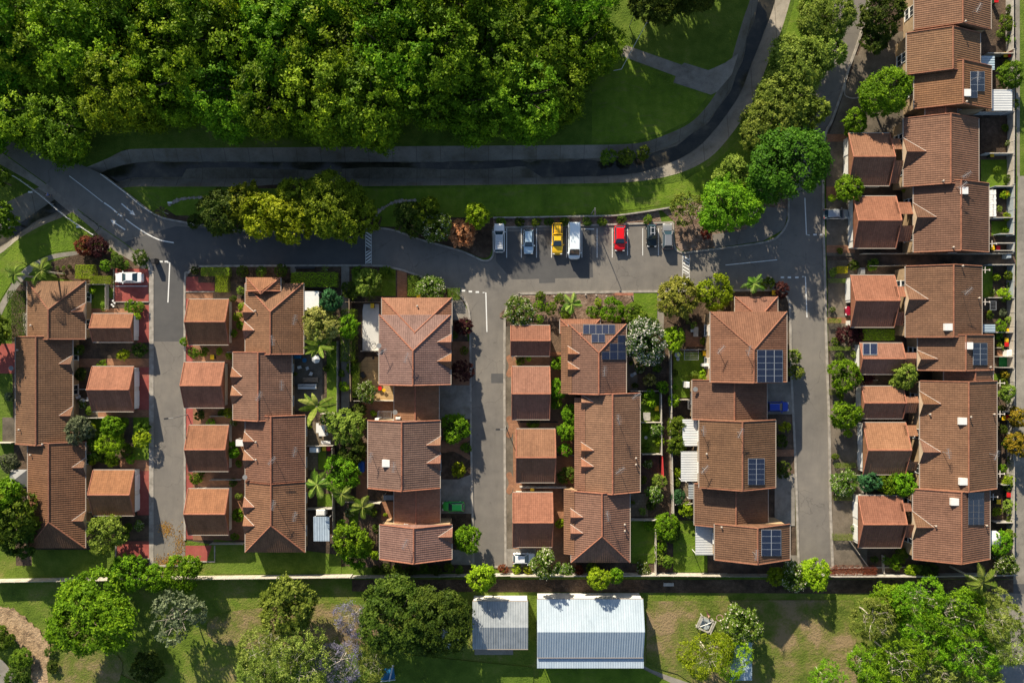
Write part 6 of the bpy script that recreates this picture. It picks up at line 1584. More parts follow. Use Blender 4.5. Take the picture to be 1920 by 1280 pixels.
# ------------------------------------------------------------------ vehicles
def car(name, label, cx, cy, Lp, Wp, ang, col, kind='hatch', cat='car', met=0.0):
    """front looks along +x before rotation; Lp, Wp pixel size"""
    L, W = Lp * S * .985, Wp * S * .97
    c = P(cx, cy, .7)
    root = thing(name, label, cat, (c.x, c.y, .015), ang)
    m = paint(name + '_paint', col, .28, met)
    hw = W / 2; hl = L / 2
    hood = {'hatch': .95, 'suv': 1.1, 'ute': 1.1, 'van': 1.15, 'sedan': .92}[kind]
    top = {'hatch': 1.5, 'suv': 1.75, 'ute': 1.75, 'van': 2.2, 'sedan': 1.43}[kind]
    # stations: x, width factor, deck height
    def ends(rw, rz, fz, fw):
        return ([(-1, .50 * rw, .62), (-.985, .72 * rw, rz - .18), (-.95, .90 * rw, rz - .05), (-.86, .98 * rw, rz), (-.5, 1, rz + .02), (0, 1, rz), (.40, .99, hood)],
                [(.62, .975, hood - .04), (.78, .94, hood - .10), (.88, .88 * fw, hood - .16), (.95, .76 * fw, hood - .26), (.985, .60 * fw, fz), (1, .42 * fw, fz - .15)])
    rw, rz, fz, fw = {'hatch': (1, .98, .58, 1), 'sedan': (.97, 1.0, .55, 1), 'suv': (1.03, 1.12, .7, 1.05), 'ute': (1.03, 1.1, .7, 1.04), 'van': (1.06, 1.25, .72, 1.06)}[kind]
    A_, B_ = ends(rw, rz, fz, fw)
    fr = A_ + B_
    if kind == 'van': fr = [q for q in A_ if q[0] < .3] + [(.55, 1, 1.22), (.74, .985, hood + .02), (.86, .94, hood - .08), (.94, .85, hood - .2), (.985, .66, .72), (1, .5, .55)]
    b = MB()
    rings = []
    for t, wf, z in fr:
        x = t * hl; w = hw * wf
        rings.append([Vector((x, -w * .93, .22)), Vector((x, -w, .5)), Vector((x, -w * .99, z - .12)), Vector((x, -w * .88, z)), Vector((x, w * .88, z)), Vector((x, w * .99, z - .12)), Vector((x, w, .5)), Vector((x, w * .93, .22))])
    for i in range(len(rings) - 1):
        for j in range(8):
            k = (j + 1) % 8; b.face([rings[i][j], rings[i][k], rings[i + 1][k], rings[i + 1][j]])
    b.face(rings[0]); b.face(rings[-1][::-1])
    body = b.build('body', m, root, smooth=True)
    body.data.set_sharp_from_angle(angle=R(35)) if hasattr(body.data, 'set_sharp_from_angle') else None
    # greenhouse: base x0..x1, roof r0..r1 (fractions)
    g0, g1, r0, r1 = {'hatch': (-.95, .40, -.78, .08), 'sedan': (-.72, .40, -.42, .06), 'suv': (-.96, .44, -.86, .16), 'ute': (-.22, .46, -.14, .16), 'van': (-.975, .78, -.955, .52)}[kind]
    dz = {'van': 1.24, 'suv': 1.08, 'ute': 1.08}.get(kind, .96)
    wb, wr = hw * .92, hw * (.72 if kind != 'van' else .84)
    lo = [Vector((g0 * hl, -wb, dz)), Vector((g1 * hl, -wb * .94, dz - .03)), Vector((g1 * hl, wb * .94, dz - .03)), Vector((g0 * hl, wb, dz))]
    hi = [Vector((r0 * hl, -wr, top - .05)), Vector((r1 * hl, -wr * .95, top - .05)), Vector((r1 * hl, wr * .95, top - .05)), Vector((r0 * hl, wr, top - .05))]
    names = ['side_window', 'windscreen', 'side_window', 'rear_window']
    for i in range(4):
        j = (i + 1) % 4
        g = MB(); g.face([lo[i], lo[j], hi[j], hi[i]])
        if kind == 'van' and names[i] != 'windscreen': g.build('side_panel', m, root)
        else: g.build(names[i], M['car_glass'], root)
    pb = MB()
    for i in range(4): pb.bar(lo[i], hi[i], .055)
    pb.build('pillar', m, root)
    rb = MB(); bw = [p + Vector((0, 0, 0)) for p in hi]; mid = [Vector((p.x * .96, p.y * .86, top + .02)) for p in hi]
    for i in range(4):
        j = (i + 1) % 4; rb.face([bw[i], bw[j], mid[j], mid[i]])
    rb.face(mid)
    roof = rb.build('roof', m, root)
    s_ = MB(); s_.box((hl * .985, 0, .5), (.06, hw * .9, .16)); s_.build('bumper', M['dark'], root)
    s_ = MB(); s_.box(((g1 - .015) * hl, 0, dz + .0), (.16, hw * 1.6, .03)); s_.build('wiper_cowl', M['dark'], root)
    for sx in (-1, 1):
        for sy in (-1, 1):
            w = MB(); x = sx * hl * .62; y = sy * (hw - .11)
            w.bar((x, y - .1, .32), (x, y + .1, .32), .32, n=14); wo = w.build('wheel', M['rubber'], root)
            q = MB(); q.bar((x, y + sy * .09, .32), (x, y + sy * .115, .32), .19, n=10); q.build('rim', M['alu'], wo)
    for sy in (-1, 1):
        q = MB(); q.box((g1 * hl * .86, sy * (hw + .09), dz + .05), (.16, .2, .16)); q.build('mirror', m, root)
        q = MB(); q.box((hl * .93, sy * hw * .68, hood - .30), (.22, .34, .14)); q.build('headlight', M['white'], root)
        q = MB(); q.box((-hl * .965, sy * hw * .74, .82), (.08, .24, .2)); q.build('tail_light', M['tail'], root)
    return root, hl, hw, top, m
M['tail'] = paint('tail_light_red', (.4, .01, .01))
D_, U_, L_, R_ = -math.pi / 2, math.pi / 2, math.pi, 0
root, hl, hw, top, m = car('parked_car', 'white four wheel drive with a roof rack, leftmost in the car park', 936, 446, 55, 21, U_, (.88, .89, .90), 'suv')
rk = MB()
for x in np.linspace(-hl * .75, hl * .05, 6): rk.box((x, 0, top + .14), (.3, hw * 1.15, .05))
for s in (-1, 1): rk.box((-hl * .35, s * hw * .62, top + .14), (hl * .95, .06, .06))
rk.build('roof_rack', M['alu'], root)
car('parked_car', 'pale blue hatchback, second from the left in the car park', 991, 453, 47, 19.5, D_, (.50, .66, .78), 'hatch', met=.1)
root, hl, hw, top, m = car('pickup_truck', 'yellow pickup truck with a covered tray in the car park', 1045, 448, 60, 20.5, D_, (.95, .56, .015), 'ute', 'pickup truck')
t = MB(); t.box((-hl * .62, 0, 1.02), (hl * .62, hw * 1.75, .34)); t.build('tray', m, root)
t = MB(); t.box((-hl * .66, 0, 1.22), (hl * .45, hw * 1.1, .05)); t.build('tray_cover', m, root)
t = MB(); t.box((-hl * .27, 0, 1.35), (.14, hw * 1.8, .5)); t.box((-hl * .95, 0, 1.28), (.12, hw * 1.6, .25)); t.build('ladder_rack', m, root)
t = MB()
for s in (-1, 1): t.box((-hl * .62, s * hw * .78, 1.21), (hl * .6, hw * .22, .04))
t.build('tray_slot', M['dark'], root)
car('van', 'long pale blue white van in the car park', 1076.5, 452, 69, 23.5, D_, (.80, .88, .92), 'van', 'van')
car('parked_car', 'bright red hatchback in the car park', 1162, 447, 48, 21.5, D_, (.75, .008, .012), 'hatch')
root, hl, hw, top, m = car('parked_car', 'black wagon with silver roof rails in the car park', 1222, 441.5, 43, 19.5, D_, (.012, .02, .022), 'hatch')
rk = MB()
for s in (-1, 1): rk.box((-hl * .35, s * hw * .36, top + .1), (hl * .75, .09, .06))
for x in (-hl * .6, -hl * .15): rk.box((x, 0, top + .12), (.09, hw * 1.0, .06))
rk.build('roof_rack', M['alu'], root)
car('parked_car', 'silver grey hatchback, rightmost in the car park', 1251.5, 443, 49, 20, U_, (.36, .37, .38), 'hatch', met=.5)
car('parked_car', 'white sedan on the red parking bay at the left', 241.5, 520.5, 53, 20, L_, (.80, .82, .84), 'sedan')
car('parked_car', 'silver car at the door of the second right garage', 1568, 401.5, 49, 19.5, R_, (.42, .45, .48), 'hatch', met=.5)
car('parked_car', 'dark red car half under the third right garage', 1607, 583, 44, 19, L_, (.30, .008, .03), 'hatch')
car('parked_car', 'bright green hatchback on the concrete driveway', 850, 949, 42, 18, L_, (.03, .50, .07), 'hatch')
car('parked_car', 'deep blue car on the driveway by the third street', 1457, 762, 44, 19, R_, (.01, .05, .42), 'hatch')
car('parked_car', 'white hatchback at the end of the second street', 982, 1046, 42, 20, R_, (.80, .82, .84), 'hatch')

# ------------------------------------------------------------------ bins, furniture, lamps
M['yellow_lid'] = plain('yellow_lid', (.80, .50, .01), .5); M['red_lid'] = plain('red_lid', (.62, .012, .015), .5); M['bin_green'] = plain('bin_green', (.02, .06, .035), .6)
M['blue_tarp'] = plain('blue_tarp', (.01, .09, .48), .5); M['blue_dim'] = plain('blue_dim', (.02, .16, .34), .5); M['pink'] = plain('pink', (.62, .30, .42), .6)
M['fence_red'] = plain('fence_red', (.62, .05, .05), .7); M['orange_mat'] = plain('orange_mat', (.7, .3, .05), .7)
M['skin'] = plain('skin', (.50, .30, .21), .6); M['cloth_blue'] = plain('cloth_blue', (.16, .24, .50), .8); M['cloth_dark'] = plain('cloth_dark', (.05, .015, .02), .8); M['hair'] = plain('hair', (.05, .03, .02), .7); M['cloth_navy'] = plain('cloth_navy', (.03, .05, .12), .8)
fence('red fence section on the narrow lane', [(1238, 853), (1240, 890)], 1.7, 'fence_red', cap='fence_red')
BINS = [(1868, 1, 'red', 'top right yard beside the terrace cut by the edge'), (1885, 103, 'yellow', 'top right yard by the blue awning'), (1893, 103, 'red', 'top right yard by the blue awning'),
        (1860, 290, 'yellow', 'empty dark yard at the right'), (1888, 362, 'yellow', 'yard with the white sheets'), (1861, 464, 'yellow', 'narrow yard above the dark passage'), (1871, 465, 'red', 'narrow yard above the dark passage'),
        (1888, 620, 'yellow', 'yard with the small blue grey roof'), (1887, 637, 'yellow', 'yard with the green mats'), (1887, 645, 'red', 'yard with the green mats'), (1882, 783, 'yellow', 'yard of the longest right terrace'), (1889, 782, 'red', 'yard of the longest right terrace'),
        (1891, 927, 'red', 'yard beside the fifteen dark panels'), (1872, 940, 'yellow', 'yard beside the fifteen dark panels'), (698, 573, 'yellow', 'white terrace of the hipped townhouse'), (785, 555, 'yellow', 'path above the front wing'),
        (608, 840, 'yellow', 'small yard below the outdoor tables'), (616, 840, 'red', 'small yard below the outdoor tables'), (1321, 662, 'yellow', 'lawn right of the narrow lane'), (1231, 765, 'yellow', 'yard left of the narrow lane'), (998, 916, 'yellow', 'court below the third second street garage'),
        (398, 669, 'yellow', 'court below the first garage'), (1451, 548, 'yellow', 'corner garden of the third street')]
for x, y, c, w in BINS:
    p = P(x, y, 1.05); root = thing('wheelie_bin', '%s lidded wheelie bin in the %s' % (c, w), 'bin', (p.x, p.y, .1), group=None)
    b = MB(); b.face([(-.2, -.22, 0), (.2, -.22, 0), (.2, .22, 0), (-.2, .22, 0)][::-1])
    lo = [(-.21, -.24, 0), (.21, -.24, 0), (.21, .24, 0), (-.21, .24, 0)]; hi = [(-.28, -.34, .95), (.28, -.34, .95), (.28, .34, .95), (-.28, .34, .95)]
    for i in range(4): j = (i + 1) % 4; b.face([lo[i], lo[j], hi[j], hi[i]])
    b.build('body', M['bin_green'], root)
    l = MB(); l.box((0, 0, 1.0), (.66, .78, .08)); l.box((0, .1, 1.05), (.5, .45, .04)); l.bar((-.25, -.42, 1.0), (.25, -.42, 1.0), .025); l.build('lid', M[c + '_lid'], root)
    for s in (-1, 1):
        q = MB(); q.bar((s * .2, -.28, .1), (s * .28, -.28, .1), .1, n=10); q.build('wheel', M['rubber'], root)
def table(label, x0, y0, x1, y1, h=.75, mat='white', name='table', cat='table'):
    c = P((x0 + x1) / 2, (y0 + y1) / 2, h); w, d = (x1 - x0) * S, (y1 - y0) * S
    root = thing(name, label, cat, (c.x, c.y, .08)); b = MB(); b.box((0, 0, h), (w, d, .05)); b.build('top', M[mat], root)
    for sx in (-1, 1):
        for sy in (-1, 1): q = MB(); q.box((sx * (w / 2 - .08), sy * (d / 2 - .08), h / 2), (.07, .07, h - .05)); q.build('leg', M[mat], root)
table('large pale outdoor table right of the third terrace', 598, 797, 609, 817); table('long pale bench left of the large outdoor table', 593, 793, 598, 811, .45, name='bench', cat='bench')
table('white bench with a dark item at the fence below the outdoor tables', 602, 826, 620, 832, .45, name='bench', cat='bench')
table('long white table in the shaded yard above the broad palm', 559, 720, 593, 729)
table('small tray table on the brick court by the olive yellow tree', 1300, 613, 1309, 631, .7, 'fence_pale')
table('dark slatted bench in the shaded yard', 568, 707, 596, 716, .45, 'timber', 'bench', 'bench')
table('slatted timber table on the lawn west of the narrow lane', 1206, 773, 1219, 788, .6, 'fence_grey')
table('timber bench roof beside the car park road', 1153, 549, 1187, 554, 2.1, 'cap_orange', 'shelter', 'shelter')
table('dark garden bench along the main road hedge', 553, 500, 590, 504, .5, 'dark', 'bench', 'bench')
table('timber park bench below the boundary fence', 1244, 1092, 1263, 1098, .5, 'fence_pale', 'bench', 'bench')
def boxy(name, label, cat, x0, y0, x1, y1, h, mat, lid=None, z=.08, rot=0):
    c = P((x0 + x1) / 2, (y0 + y1) / 2, h); w, d = (x1 - x0) * S, (y1 - y0) * S
    root = thing(name, label, cat, (c.x, c.y, z), rot); b = MB()
    lo = [(-w / 2, -d / 2), (w / 2, -d / 2), (w / 2, d / 2), (-w / 2, d / 2)]
    b.prism([(x * .97, y * .97) for x, y in lo], 0, h - .08); b.build('body', M[mat], root)
    l = MB(); n = len(lo)
    top = [(x * .8, y * .8, h + .05) for x, y in lo]
    for i in range(n): j = (i + 1) % n; l.face([(*lo[i], h - .08), (*lo[j], h - .08), top[j], top[i]])
    l.face(top); l.build('lid', M[lid or mat], root)
boxy('storage_box', 'white garden storage box below the outdoor benches', 'storage box', 580, 838, 598, 848, 1.3, 'white')
boxy('storage_box', 'white ribbed storage box above the blue gazebo', 'storage box', 593, 955, 610, 966, 1.6, 'white')
boxy('tarpaulin', 'bright blue tarpaulin covering beside the skylight townhouse', 'cover', 671, 865, 682, 885, 1.4, 'blue_tarp')
boxy('pool_box', 'dark blue box at the corner of the shaded yard', 'box', 550, 664, 564, 672, .8, 'blue_dim')
boxy('grit_bin', 'grey cabinet at the mouth of the dark passage', 'cabinet', 1614, 502, 1622, 514, 1.2, 'grey')
boxy('cabinet', 'pale cabinet at the fence end of the dark passage', 'cabinet', 1887, 476, 1896, 484, 1.2, 'fence_blue')
boxy('air_conditioner', 'white air conditioner on the ground at the bright round tree', 'air conditioner', 1701, 168, 1709, 182, 1.1, 'white', 'grey')
boxy('air_conditioner', 'white unit between the third and fourth right garages', 'air conditioner', 1708, 650, 1715, 659, 1.2, 'white')
boxy('air_conditioner', 'white unit on the link roof edge, left', 'air conditioner', 703, 784, 711, 789, 2.5, 'white'); boxy('air_conditioner', 'white unit on the link roof edge, right', 'air conditioner', 742, 782, 751, 786, 4.4, 'white')
boxy('air_conditioner', 'white unit at the wall of the largest solar array house', 'air conditioner', 1321, 682, 1329, 687, 2.6, 'white'); boxy('air_conditioner', 'white unit above the small lawn wall', 'air conditioner', 1287, 716, 1293, 727, 2.6, 'white')
boxy('cover', 'white box between the green mats', 'box', 1888, 656, 1898, 668, 1.2, 'white')
boxy('table', 'pale bench behind the long left terrace', 'bench', 43, 587, 51, 628, .5, 'fence_pale')
boxy('kennel', 'dark crate on the timber deck', 'crate', 676, 697, 684, 709, .7, 'dark', 'dark', rot=.6)
boxy('post_box', 'dark cabinet at the corner of the first street', 'cabinet', 283, 484, 291, 494, 1.3, 'dark')
def disc_thing(name, label, cat, x, y, r, h, mat, z=.08, stem=True, cone=0, n=18):
    c = P(x, y, h); root = thing(name, label, cat, (c.x, c.y, z)); b = MB(); b.disc((0, 0), r, h - .06, h + cone, n, r2=r if not cone else .05); b.build('top', M[mat], root)
    if stem: q = MB(); q.bar((0, 0, 0), (0, 0, h), .04); q.build('pole', M['steel'], root)
disc_thing('umbrella', 'pale blue octagonal umbrella in the shaded yard', 'umbrella', 592.5, 673, .75, 2.2, 'patio_pale', cone=.3, n=7)
disc_thing('umbrella', 'white round umbrella at the lowest right terrace', 'umbrella', 1862, 1011, 1.6, 2.4, 'white', cone=.4, n=10)
disc_thing('umbrella', 'grey umbrella half hidden by the white blossom tree', 'umbrella', 1187, 643, .9, 2.3, 'patio_pale', cone=.3, n=8)
disc_thing('paddling_pool', 'blue round tub in the shaded yard', 'tub', 571, 675, .4, .5, 'blue_dim', stem=False)
disc_thing('stool', 'red round stool on the timber deck', 'stool', 712, 727.5, .38, .45, 'red_lid'); disc_thing('stool', 'yellow stool on the timber deck', 'stool', 720, 731, .38, .45, 'yellow_lid', n=4)
disc_thing('table', 'round grey table on the lawn right of the narrow lane', 'table', 1270, 665, .5, .7, 'fence_blue'); disc_thing('stool', 'round grey stool below the grey table on the lawn', 'stool', 1271, 673, .3, .45, 'fence_blue')
disc_thing('table', 'round table in the narrow yard beside the solar terrace', 'table', 1185, 703, .32, .7, 'fence_blue'); disc_thing('birdbath', 'round birdbath in the small yard west of the lane', 'birdbath', 1211, 820, .28, .7, 'fence_pale')
disc_thing('fire_pit', 'round pit on the timber deck below the white wall', 'fire pit', 700, 671, .2, .4, 'dark', stem=False)
b = MB(); 
def ring(name, label, cat, x, y, r, mat, z=.12, w=.05):
    c = P(x, y); b = MB(); n = 24
    for i in range(n):
        a, e = 2 * math.pi * i / n, 2 * math.pi * (i + 1) / n
        b.bar((r * math.cos(a), r * math.sin(a), 0), (r * math.cos(e), r * math.sin(e), 0), w, n=4)
    o = b.build(name, M[mat]); o.location = (c.x, c.y, z); tag(o, label, cat)
ring('sand_pit', 'pink ringed play pit beside the flowering tree', 'play pit', 1349, 1157, .55, 'pink'); ring('garden_ring', 'round wire ring on the white terrace', 'ornament', 700, 645, .45, 'dark', .25, .03)
ring('hose', 'dark hose ring on the small lawn by the sedan', 'hose', 171, 556, .45, 'dark')
# clothes lines
def airer(label, x0, y0, x1, y1, h=1.6, mat='steel', lines=5):
    c = P((x0 + x1) / 2, (y0 + y1) / 2, h); w, d = (x1 - x0) * S / 2, (y1 - y0) * S / 2
    root = thing('clothes_line', label, 'clothes line', (c.x, c.y, .08)); b = MB()
    for a, e in (((-w, -d), (w, -d)), ((w, -d), (w, d)), ((w, d), (-w, d)), ((-w, d), (-w, -d))): b.bar((*a, h), (*e, h), .045, n=4)
    b.build('frame', M[mat], root); q = MB()
    for i in range(lines): y = -d + 2 * d * (i + 1) / (lines + 1); q.bar((-w, y, h), (w, y, h), .012, n=3)
    q.build('line', M['white'], root)
    for s in (-1, 1): q = MB(); q.bar((s * w, d, 0), (s * w, d, h), .04); q.build('post', M[mat], root)
airer('square clothes line on the lawn right of the narrow lane', 1283, 656, 1309, 674); airer('clothes line in the brick yard above the skylight townhouse', 709, 771, 734, 783)
airer('small clothes line in the yard with the starry shrub', 1856, 565, 1867, 581); airer('clothes airer in the shaded lower yard', 1290, 752, 1290.5 + 10, 766)
# white sheets on a long frame
c = P(1861, 381, 1.4); root = thing('covered_boat', 'long white sheets drying in the right yard', 'laundry', (c.x, c.y, .1)); 
for k, (dx, rz) in enumerate(((-.25, .04), (.3, -.05))):
    b = MB(); rq = random.Random(k)
    ys = np.linspace(-2.3, 2.3, 12)
    for i in range(11):
        w0, w1 = .22 + rq.random() * .08, .22 + rq.random() * .08; z0 = 1.35 + rq.random() * .1
        b.face([(dx - w0, ys[i], z0 - .25), (dx + w0, ys[i], z0), (dx + w1, ys[i + 1], z0), (dx - w1, ys[i + 1], z0 - .2)])
    b.build('sheet', M['white'], root)
b = MB(); b.bar((.0, -2.4, 0), (0, -2.4, 1.4), .04); b.bar((0, 2.4, 0), (0, 2.4, 1.4), .04); b.bar((0, -2.4, 1.4), (0, 2.4, 1.4), .03); b.build('frame', M['steel'], root)
root.name = 'laundry_line'
# street lamps
def lamp(label, base, h, arm, name='street_lamp'):
    p = P(*base); root = thing(name, label, 'street lamp', (p.x, p.y, 0)); q = MB(); q.bar((0, 0, 0), (0, 0, h), .09, n=8, r2=.06); q.build('pole', M['grey' if name == 'street_lamp' else 'steel'], root)
    a = Vector((arm[0], arm[1], 0)); e = Vector((0, 0, h)) + a
    q = MB(); q.bar((0, 0, h), e, .05); q.build('arm', M['grey'], root)
    q = MB(); d = a.normalized(); q.box(e + d * .25, (.7, .28, .14), math.atan2(d.y, d.x)); q.build('lamp_head', M['dark' if name == 'street_lamp' else 'white'], root)
lamp('street lamp reaching over the first street', (352, 777), 5.2, (-.9, -.1)); lamp('street lamp on the kerb of the second street', (948, 798), 5.0, (-1.0, 0)); lamp('lamp post at the car park bed', (1108, 402), 6.0, (0, -.6)); lamp('white park lamp on the lawn at the top', (1180, 50), 6.0, (.01, .1), 'park_lamp')
lamp('lamp on the railing side of the bridge', (72, 363), 1.2, (-.3, 0), 'park_lamp'); lamp('low lamp on the lawn below the bridge', (150, 427), .9, (.05, 0), 'park_lamp'); lamp('low lamp at the corner of the curved rocks', (320, 382), .9, (.05, 0), 'park_lamp')
for i, (x, y) in enumerate(((212, 564), (215, 568), (210, 571), (213, 574))):
    disc_thing('globe_light', 'white globe light, %s in the cluster of four below the red parking bay' % ('topmost', 'rightmost', 'leftmost', 'lowest')[i], 'light', x, y, .16, .5, 'white')
for o in [o for o in COL.objects if o.name.startswith('globe_light')]: o['group'] = 'globe lights below the red parking bay'
# power pole at the right edge
p = P(1893, 843); root = thing('power_pole', 'power pole with crossarm and wires at the right edge', 'power pole', (p.x, p.y, 0))
q = MB(); q.bar((0, 0, 0), (0, 0, 8.2), .16, n=8, r2=.11); q.build('pole', M['bark'], root)
q = MB(); q.box((0, 0, 7.9), (2.4, .14, .14), .1); q.build('crossarm', M['fence_pale'], root); q = MB(); q.box((.2, .3, 7.3), (1.9, .12, .12), .75); q.build('crossarm', M['fence_pale'], root)
q = MB()
for k in (-1, 1): q.bar((k * 1.1, 0, 8.05), (k * 1.1 + 2, 90, 8.0), .018, n=3); q.bar((k * 1.1, 0, 8.05), (k * 1.1, -70, 8.0), .018, n=3)
q.build('wire', M['dark'], root)
# fallen goal like frame on the lawn (thin bent pole)
c = P(1195, 85); root = thing('light_mast', 'tall leaning pale mast lying across the park lawn', 'mast', (c.x, c.y, 0)); q = MB(); a, e = P(1165, 130) - c, P(1216, 36, 7) - c
q.bar(a, e, .07, n=6, r2=.04); q.build('mast', M['steel'], root); q = MB(); q.bar(a, P(1150, 134) - c + Vector((0, 0, .3)), .06); q.build('stay', M['steel'], root)

# play platform and blue play frame
c = P(1319, 1164); root = thing('play_platform', 'grey square play platform with crossed bars', 'play platform', (c.x, c.y, 0), -.42)
q = MB()
for (x, y, w, d) in ((0, 1.05, 2.3, .22), (0, -1.05, 2.3, .22), (1.05, 0, .22, 2.3), (-1.05, 0, .22, 2.3), (1.35, 0, .16, 2.5), (-1.35, 0, .16, 2.2)): q.box((x, y, 1.5), (w, d, .16))
q.build('frame', M['fence_grey'], root); q = MB(); q.box((0, 0, .9), (1.9, 1.9, .08)); q.build('floor', M['fence_blue'], root)
q = MB(); q.bar((-.9, -.9, 1.45), (.9, .9, 1.45), .04); q.bar((-.9, .9, 1.45), (.9, -.9, 1.45), .04); q.build('cross_bar', M['steel'], root)
for x in (-1.05, 1.05):
    for y in (-1.05, 1.05): q = MB(); q.box((x, y, .75), (.12, .12, 1.5)); q.build('post', M['fence_grey'], root)
c = P(729, 1256); root = thing('slide_tower', 'blue slide tower at the bottom edge', 'slide tower', (c.x, c.y, 0), .12)
q = MB(); q.box((0, 0, 1.3), (2.4, 2.0, .1)); q.build('platform', M['blue_dim'], root); q = MB(); q.box((-1.0, .5, 1.5), (.25, 1.0, .2)); q.build('panel', M['red_lid'], root)
q = MB(); q.box((.7, .2, 1.6), (.25, 2.9, .1), -.35); q.box((0, -1.05, 1.5), (2.6, .12, .15)); q.build('slide', M['alu'], root)
for x in (-1.1, 1.1):
    for y in (-.9, .9): q = MB(); q.box((x, y, .7), (.1, .1, 1.4)); q.build('post', M['steel'], root)

# people --------------------------------------------------------------
def person(label, base, yaw, top, legs, lean=.1, reach=.3):
    p = P(*base); root = thing('person', label, 'person', (p.x, p.y, .02), yaw)
    J = {'pel': (0, 0, .93), 'wst': (.02, 0, 1.1), 'chs': (.05 + lean * .3, 0, 1.35), 'nck': (.06 + lean * .5, 0, 1.52), 'hd1': (.08 + lean * .6, 0, 1.60), 'hd2': (.08 + lean * .6, 0, 1.73)}
    names = list(J); V = [Vector(J[k]) for k in names]; E = [(0, 1), (1, 2), (2, 3), (3, 4), (4, 5)]
    rad = [.155, .13, .155, .06, .095, .085]
    def chain(st, pts, rs):
        last = st
        for q, r in zip(pts, rs): V.append(Vector(q)); rad.append(r); E.append((last, len(V) - 1)); last = len(V) - 1
    for s, st in ((1, .22), (-1, -.22)):
        chain(0, [(.02, s * .1, .88), (st * .6, s * .1, .5), (st - .06, s * .1, .1), (st + .12, s * .1, .05)], [.1, .065, .045, .04])
        chain(2, [(.06, s * .2, 1.42), (.0 - st * .5 + .05, s * .24, 1.15), (reach - st * .3, s * .22, 1.02), (reach - st * .3 + .1, s * .21, 1.0)], [.06, .045, .035, .03])
        h = len(V) - 1
        for k in range(4): chain(h, [(reach - st * .3 + .17, s * .21 + (k - 1.5) * .02, .97 + .005 * k), (reach - st * .3 + .2 - abs(k - 1.5) * .008, s * .21 + (k - 1.5) * .022, .93)], [.009, .008])
        chain(h, [(reach - st * .3 + .12, s * .16, .97)], [.01])
    me = bpy.data.meshes.new('body'); me.from_pydata(V, E, []); o = bpy.data.objects.new('body', me); COL.objects.link(o); o.parent = root
    sk = o.modifiers.new('skin', 'SKIN')
    for i, v in enumerate(me.skin_vertices[0].data): v.radius = (rad[i], rad[i] * (1.15 if i in (0, 1, 2) else 1)); v.use_root = (i == 0)
    o.modifiers.new('sub', 'SUBSURF').levels = 1
    me.materials.append(M['skin'])
    def shell(name, mat, segs):
        b = MB()
        for a, r1, e, r2 in segs: b.bar(a, e, r1, n=10, r2=r2)
        b.build(name, M[mat], root)
    shell('shirt', top, [(J['wst'][:2] + (.95,), .17, J['chs'], .20), (J['chs'], .20, (J['nck'][0] - .01, 0, 1.47), .10)] + [((.06, s * .19, 1.42), .085, (.03 - s * .06, s * .235, 1.2), .07) for s in (1, -1)])
    shell('trousers', legs, [((0, 0, .82), .17, (0, 0, 1.0), .17)] + [q for s, st in ((1, .22), (-1, -.22)) for q in (((.02, s * .1, .9), .115, (st * .6, s * .1, .5), .08), ((st * .6, s * .1, .5), .08, (st - .06, s * .1, .12), .06))])
    hx = J['hd2'][0]; b = MB(); b.disc((hx - .02, 0), .108, 1.68, 1.76, 12, r2=.1); b.disc((hx - .02, 0), .1, 1.76, 1.82, 12, r2=.04); b.build('hair', M['hair'], root)
    b = MB(); b.box((hx + .10, 0, 1.66), (.03, .025, .05)); b.build('nose', M['skin'], root)
person('person in a light blue top walking over the bridge footpath', (97, 367), -.6, 'cloth_blue', 'cloth_navy')
person('person in dark red clothes standing at the grey play platform', (1325, 1147), -1.8, 'cloth_dark', 'cloth_dark', .5)
# extra roadside items
for i, (x, y) in enumerate(((1039, 556), (1078, 556), (1098, 553), (1118, 554), (1137, 556))):
    b = MB(); c = P(x, y); b.disc((0, 0), .2, 0, .22, 7, r2=.12); o = b.build('rock', M['rock']); o.location = (c.x, c.y, .12); tag(o, 'pale stone, %s from the left along the kerb by the spiky palm' % ORD[i], 'rock', 'stones in the bed along the car park road')

# orange leaf litter at the end of the first street
rl = np.random.default_rng(8); n = 1400
cx = np.concatenate([rl.normal(322, 16, n // 2), rl.normal(338, 8, n // 4), rl.normal(312, 7, n // 4)]); cy = np.concatenate([rl.normal(1052, 6, n // 2), rl.normal(1020, 16, n // 4), rl.normal(992, 7, n // 4)])
ps = np.array([[(x - 960) * S, -(y - 640) * S, .05] for x, y in zip(cx, cy)]); nr = np.tile([0, 0, 1.0], (len(ps), 1)) + rl.normal(size=(len(ps), 3)) * .15
me = leaves_mesh('fallen_leaves', ps, nr, .09 * rl.uniform(.6, 1.5, len(ps)), .6, rl.uniform(0, 1, len(ps)), rl.uniform(0, 1, len(ps)), rl)
me.materials.append(leaf_mat('leaf_litter', (.25, .12, .03), (.45, .24, .05), (.6, .38, .1)))
o = bpy.data.objects.new('fallen_leaves', me); COL.objects.link(o); tag(o, 'scattered orange fallen leaves at the lower end of the first street', 'fallen leaves', kind='stuff')

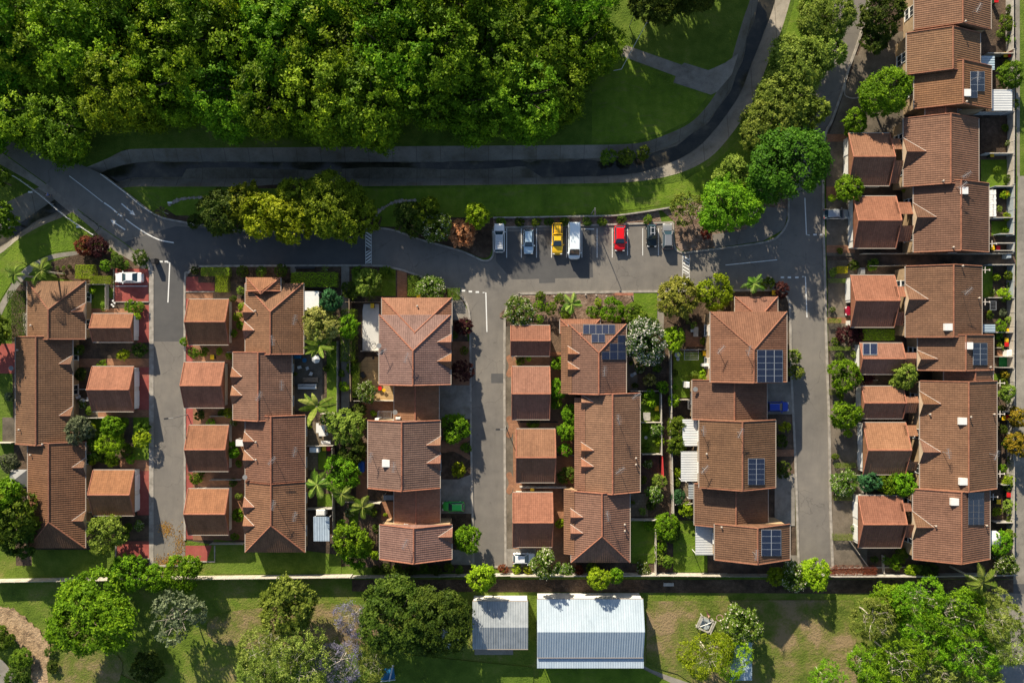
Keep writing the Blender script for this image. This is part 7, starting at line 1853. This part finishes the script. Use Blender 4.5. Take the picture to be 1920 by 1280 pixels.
# pots and garden chairs in the yards
M['pot'] = plain('pot', (.40, .17, .09), .8, vary=.2)
PT = [(556, 700, 'at the left of the shaded umbrella yard'), (583, 800, 'left of the long pale bench'), (1182, 680, 'above the round table in the narrow yard'), (1288, 604, 'in the brick court by the olive yellow tree'), (1186, 940, 'on the pavers west of the lane'),
      (1850, 585, 'in the right yard with the starry shrub'), (1862, 860, 'beside the longest right terrace'), (155, 752, 'behind the tree shadow garage'), (676, 764, 'below the timber deck'), (724, 962, 'in the yard below the dark lean roof')]
for i, (x, y, w) in enumerate(PT):
    c = P(x, y); root = thing('plant_pot', 'clay pot with a small plant %s' % w, 'pot', (c.x, c.y, .1), group='clay pots in the yards')
    b = MB(); b.disc((0, 0), .16, 0, .38, 10, r2=.24); b.build('pot', M['pot'], root)
    o = bpy.data.objects.new('plant', PROTO['small'][i % 3]); COL.objects.link(o); o.parent = root; o.scale = (.38, .38, .4); o.location = (0, 0, .6); o.material_slots[0].link = 'OBJECT'; o.material_slots[0].material = LM[('mid', 'lime', 'bright', 'flower')[i % 4]]
CH_ = [(564, 688, .3, 'left, by the blue tub'), (578, 690, 2.0, 'middle of the shaded yard'), (585, 700, 1.2, 'right, by the dark bench'), (152, 743, .5, 'upper, behind the tree shadow garage'), (160, 750, -.6, 'lower left, behind the tree shadow garage'), (169, 747, 1.4, 'lower right, behind the tree shadow garage'), (614, 800, 1.6, 'right of the large outdoor table, upper'), (614, 812, 1.6, 'right of the large outdoor table, lower'), (1296, 620, 0, 'left of the tray table'), (1189, 700, .4, 'beside the round table in the narrow yard')]
for x, y, rz, w in CH_:
    c = P(x, y); root = thing('garden_chair', 'pale garden chair, %s' % w, 'chair', (c.x, c.y, .1), rz, group='pale garden chairs')
    b = MB(); b.box((0, 0, .44), (.52, .5, .05)); b.build('seat', M['patio_pale'], root)
    b = MB(); b.box((-.25, 0, .72), (.05, .5, .5)); b.build('backrest', M['patio_pale'], root)
    for sx in (-1, 1):
        for sy in (-1, 1): b = MB(); b.box((sx * .22, sy * .21, .22), (.04, .04, .44)); b.build('leg', M['steel'], root)
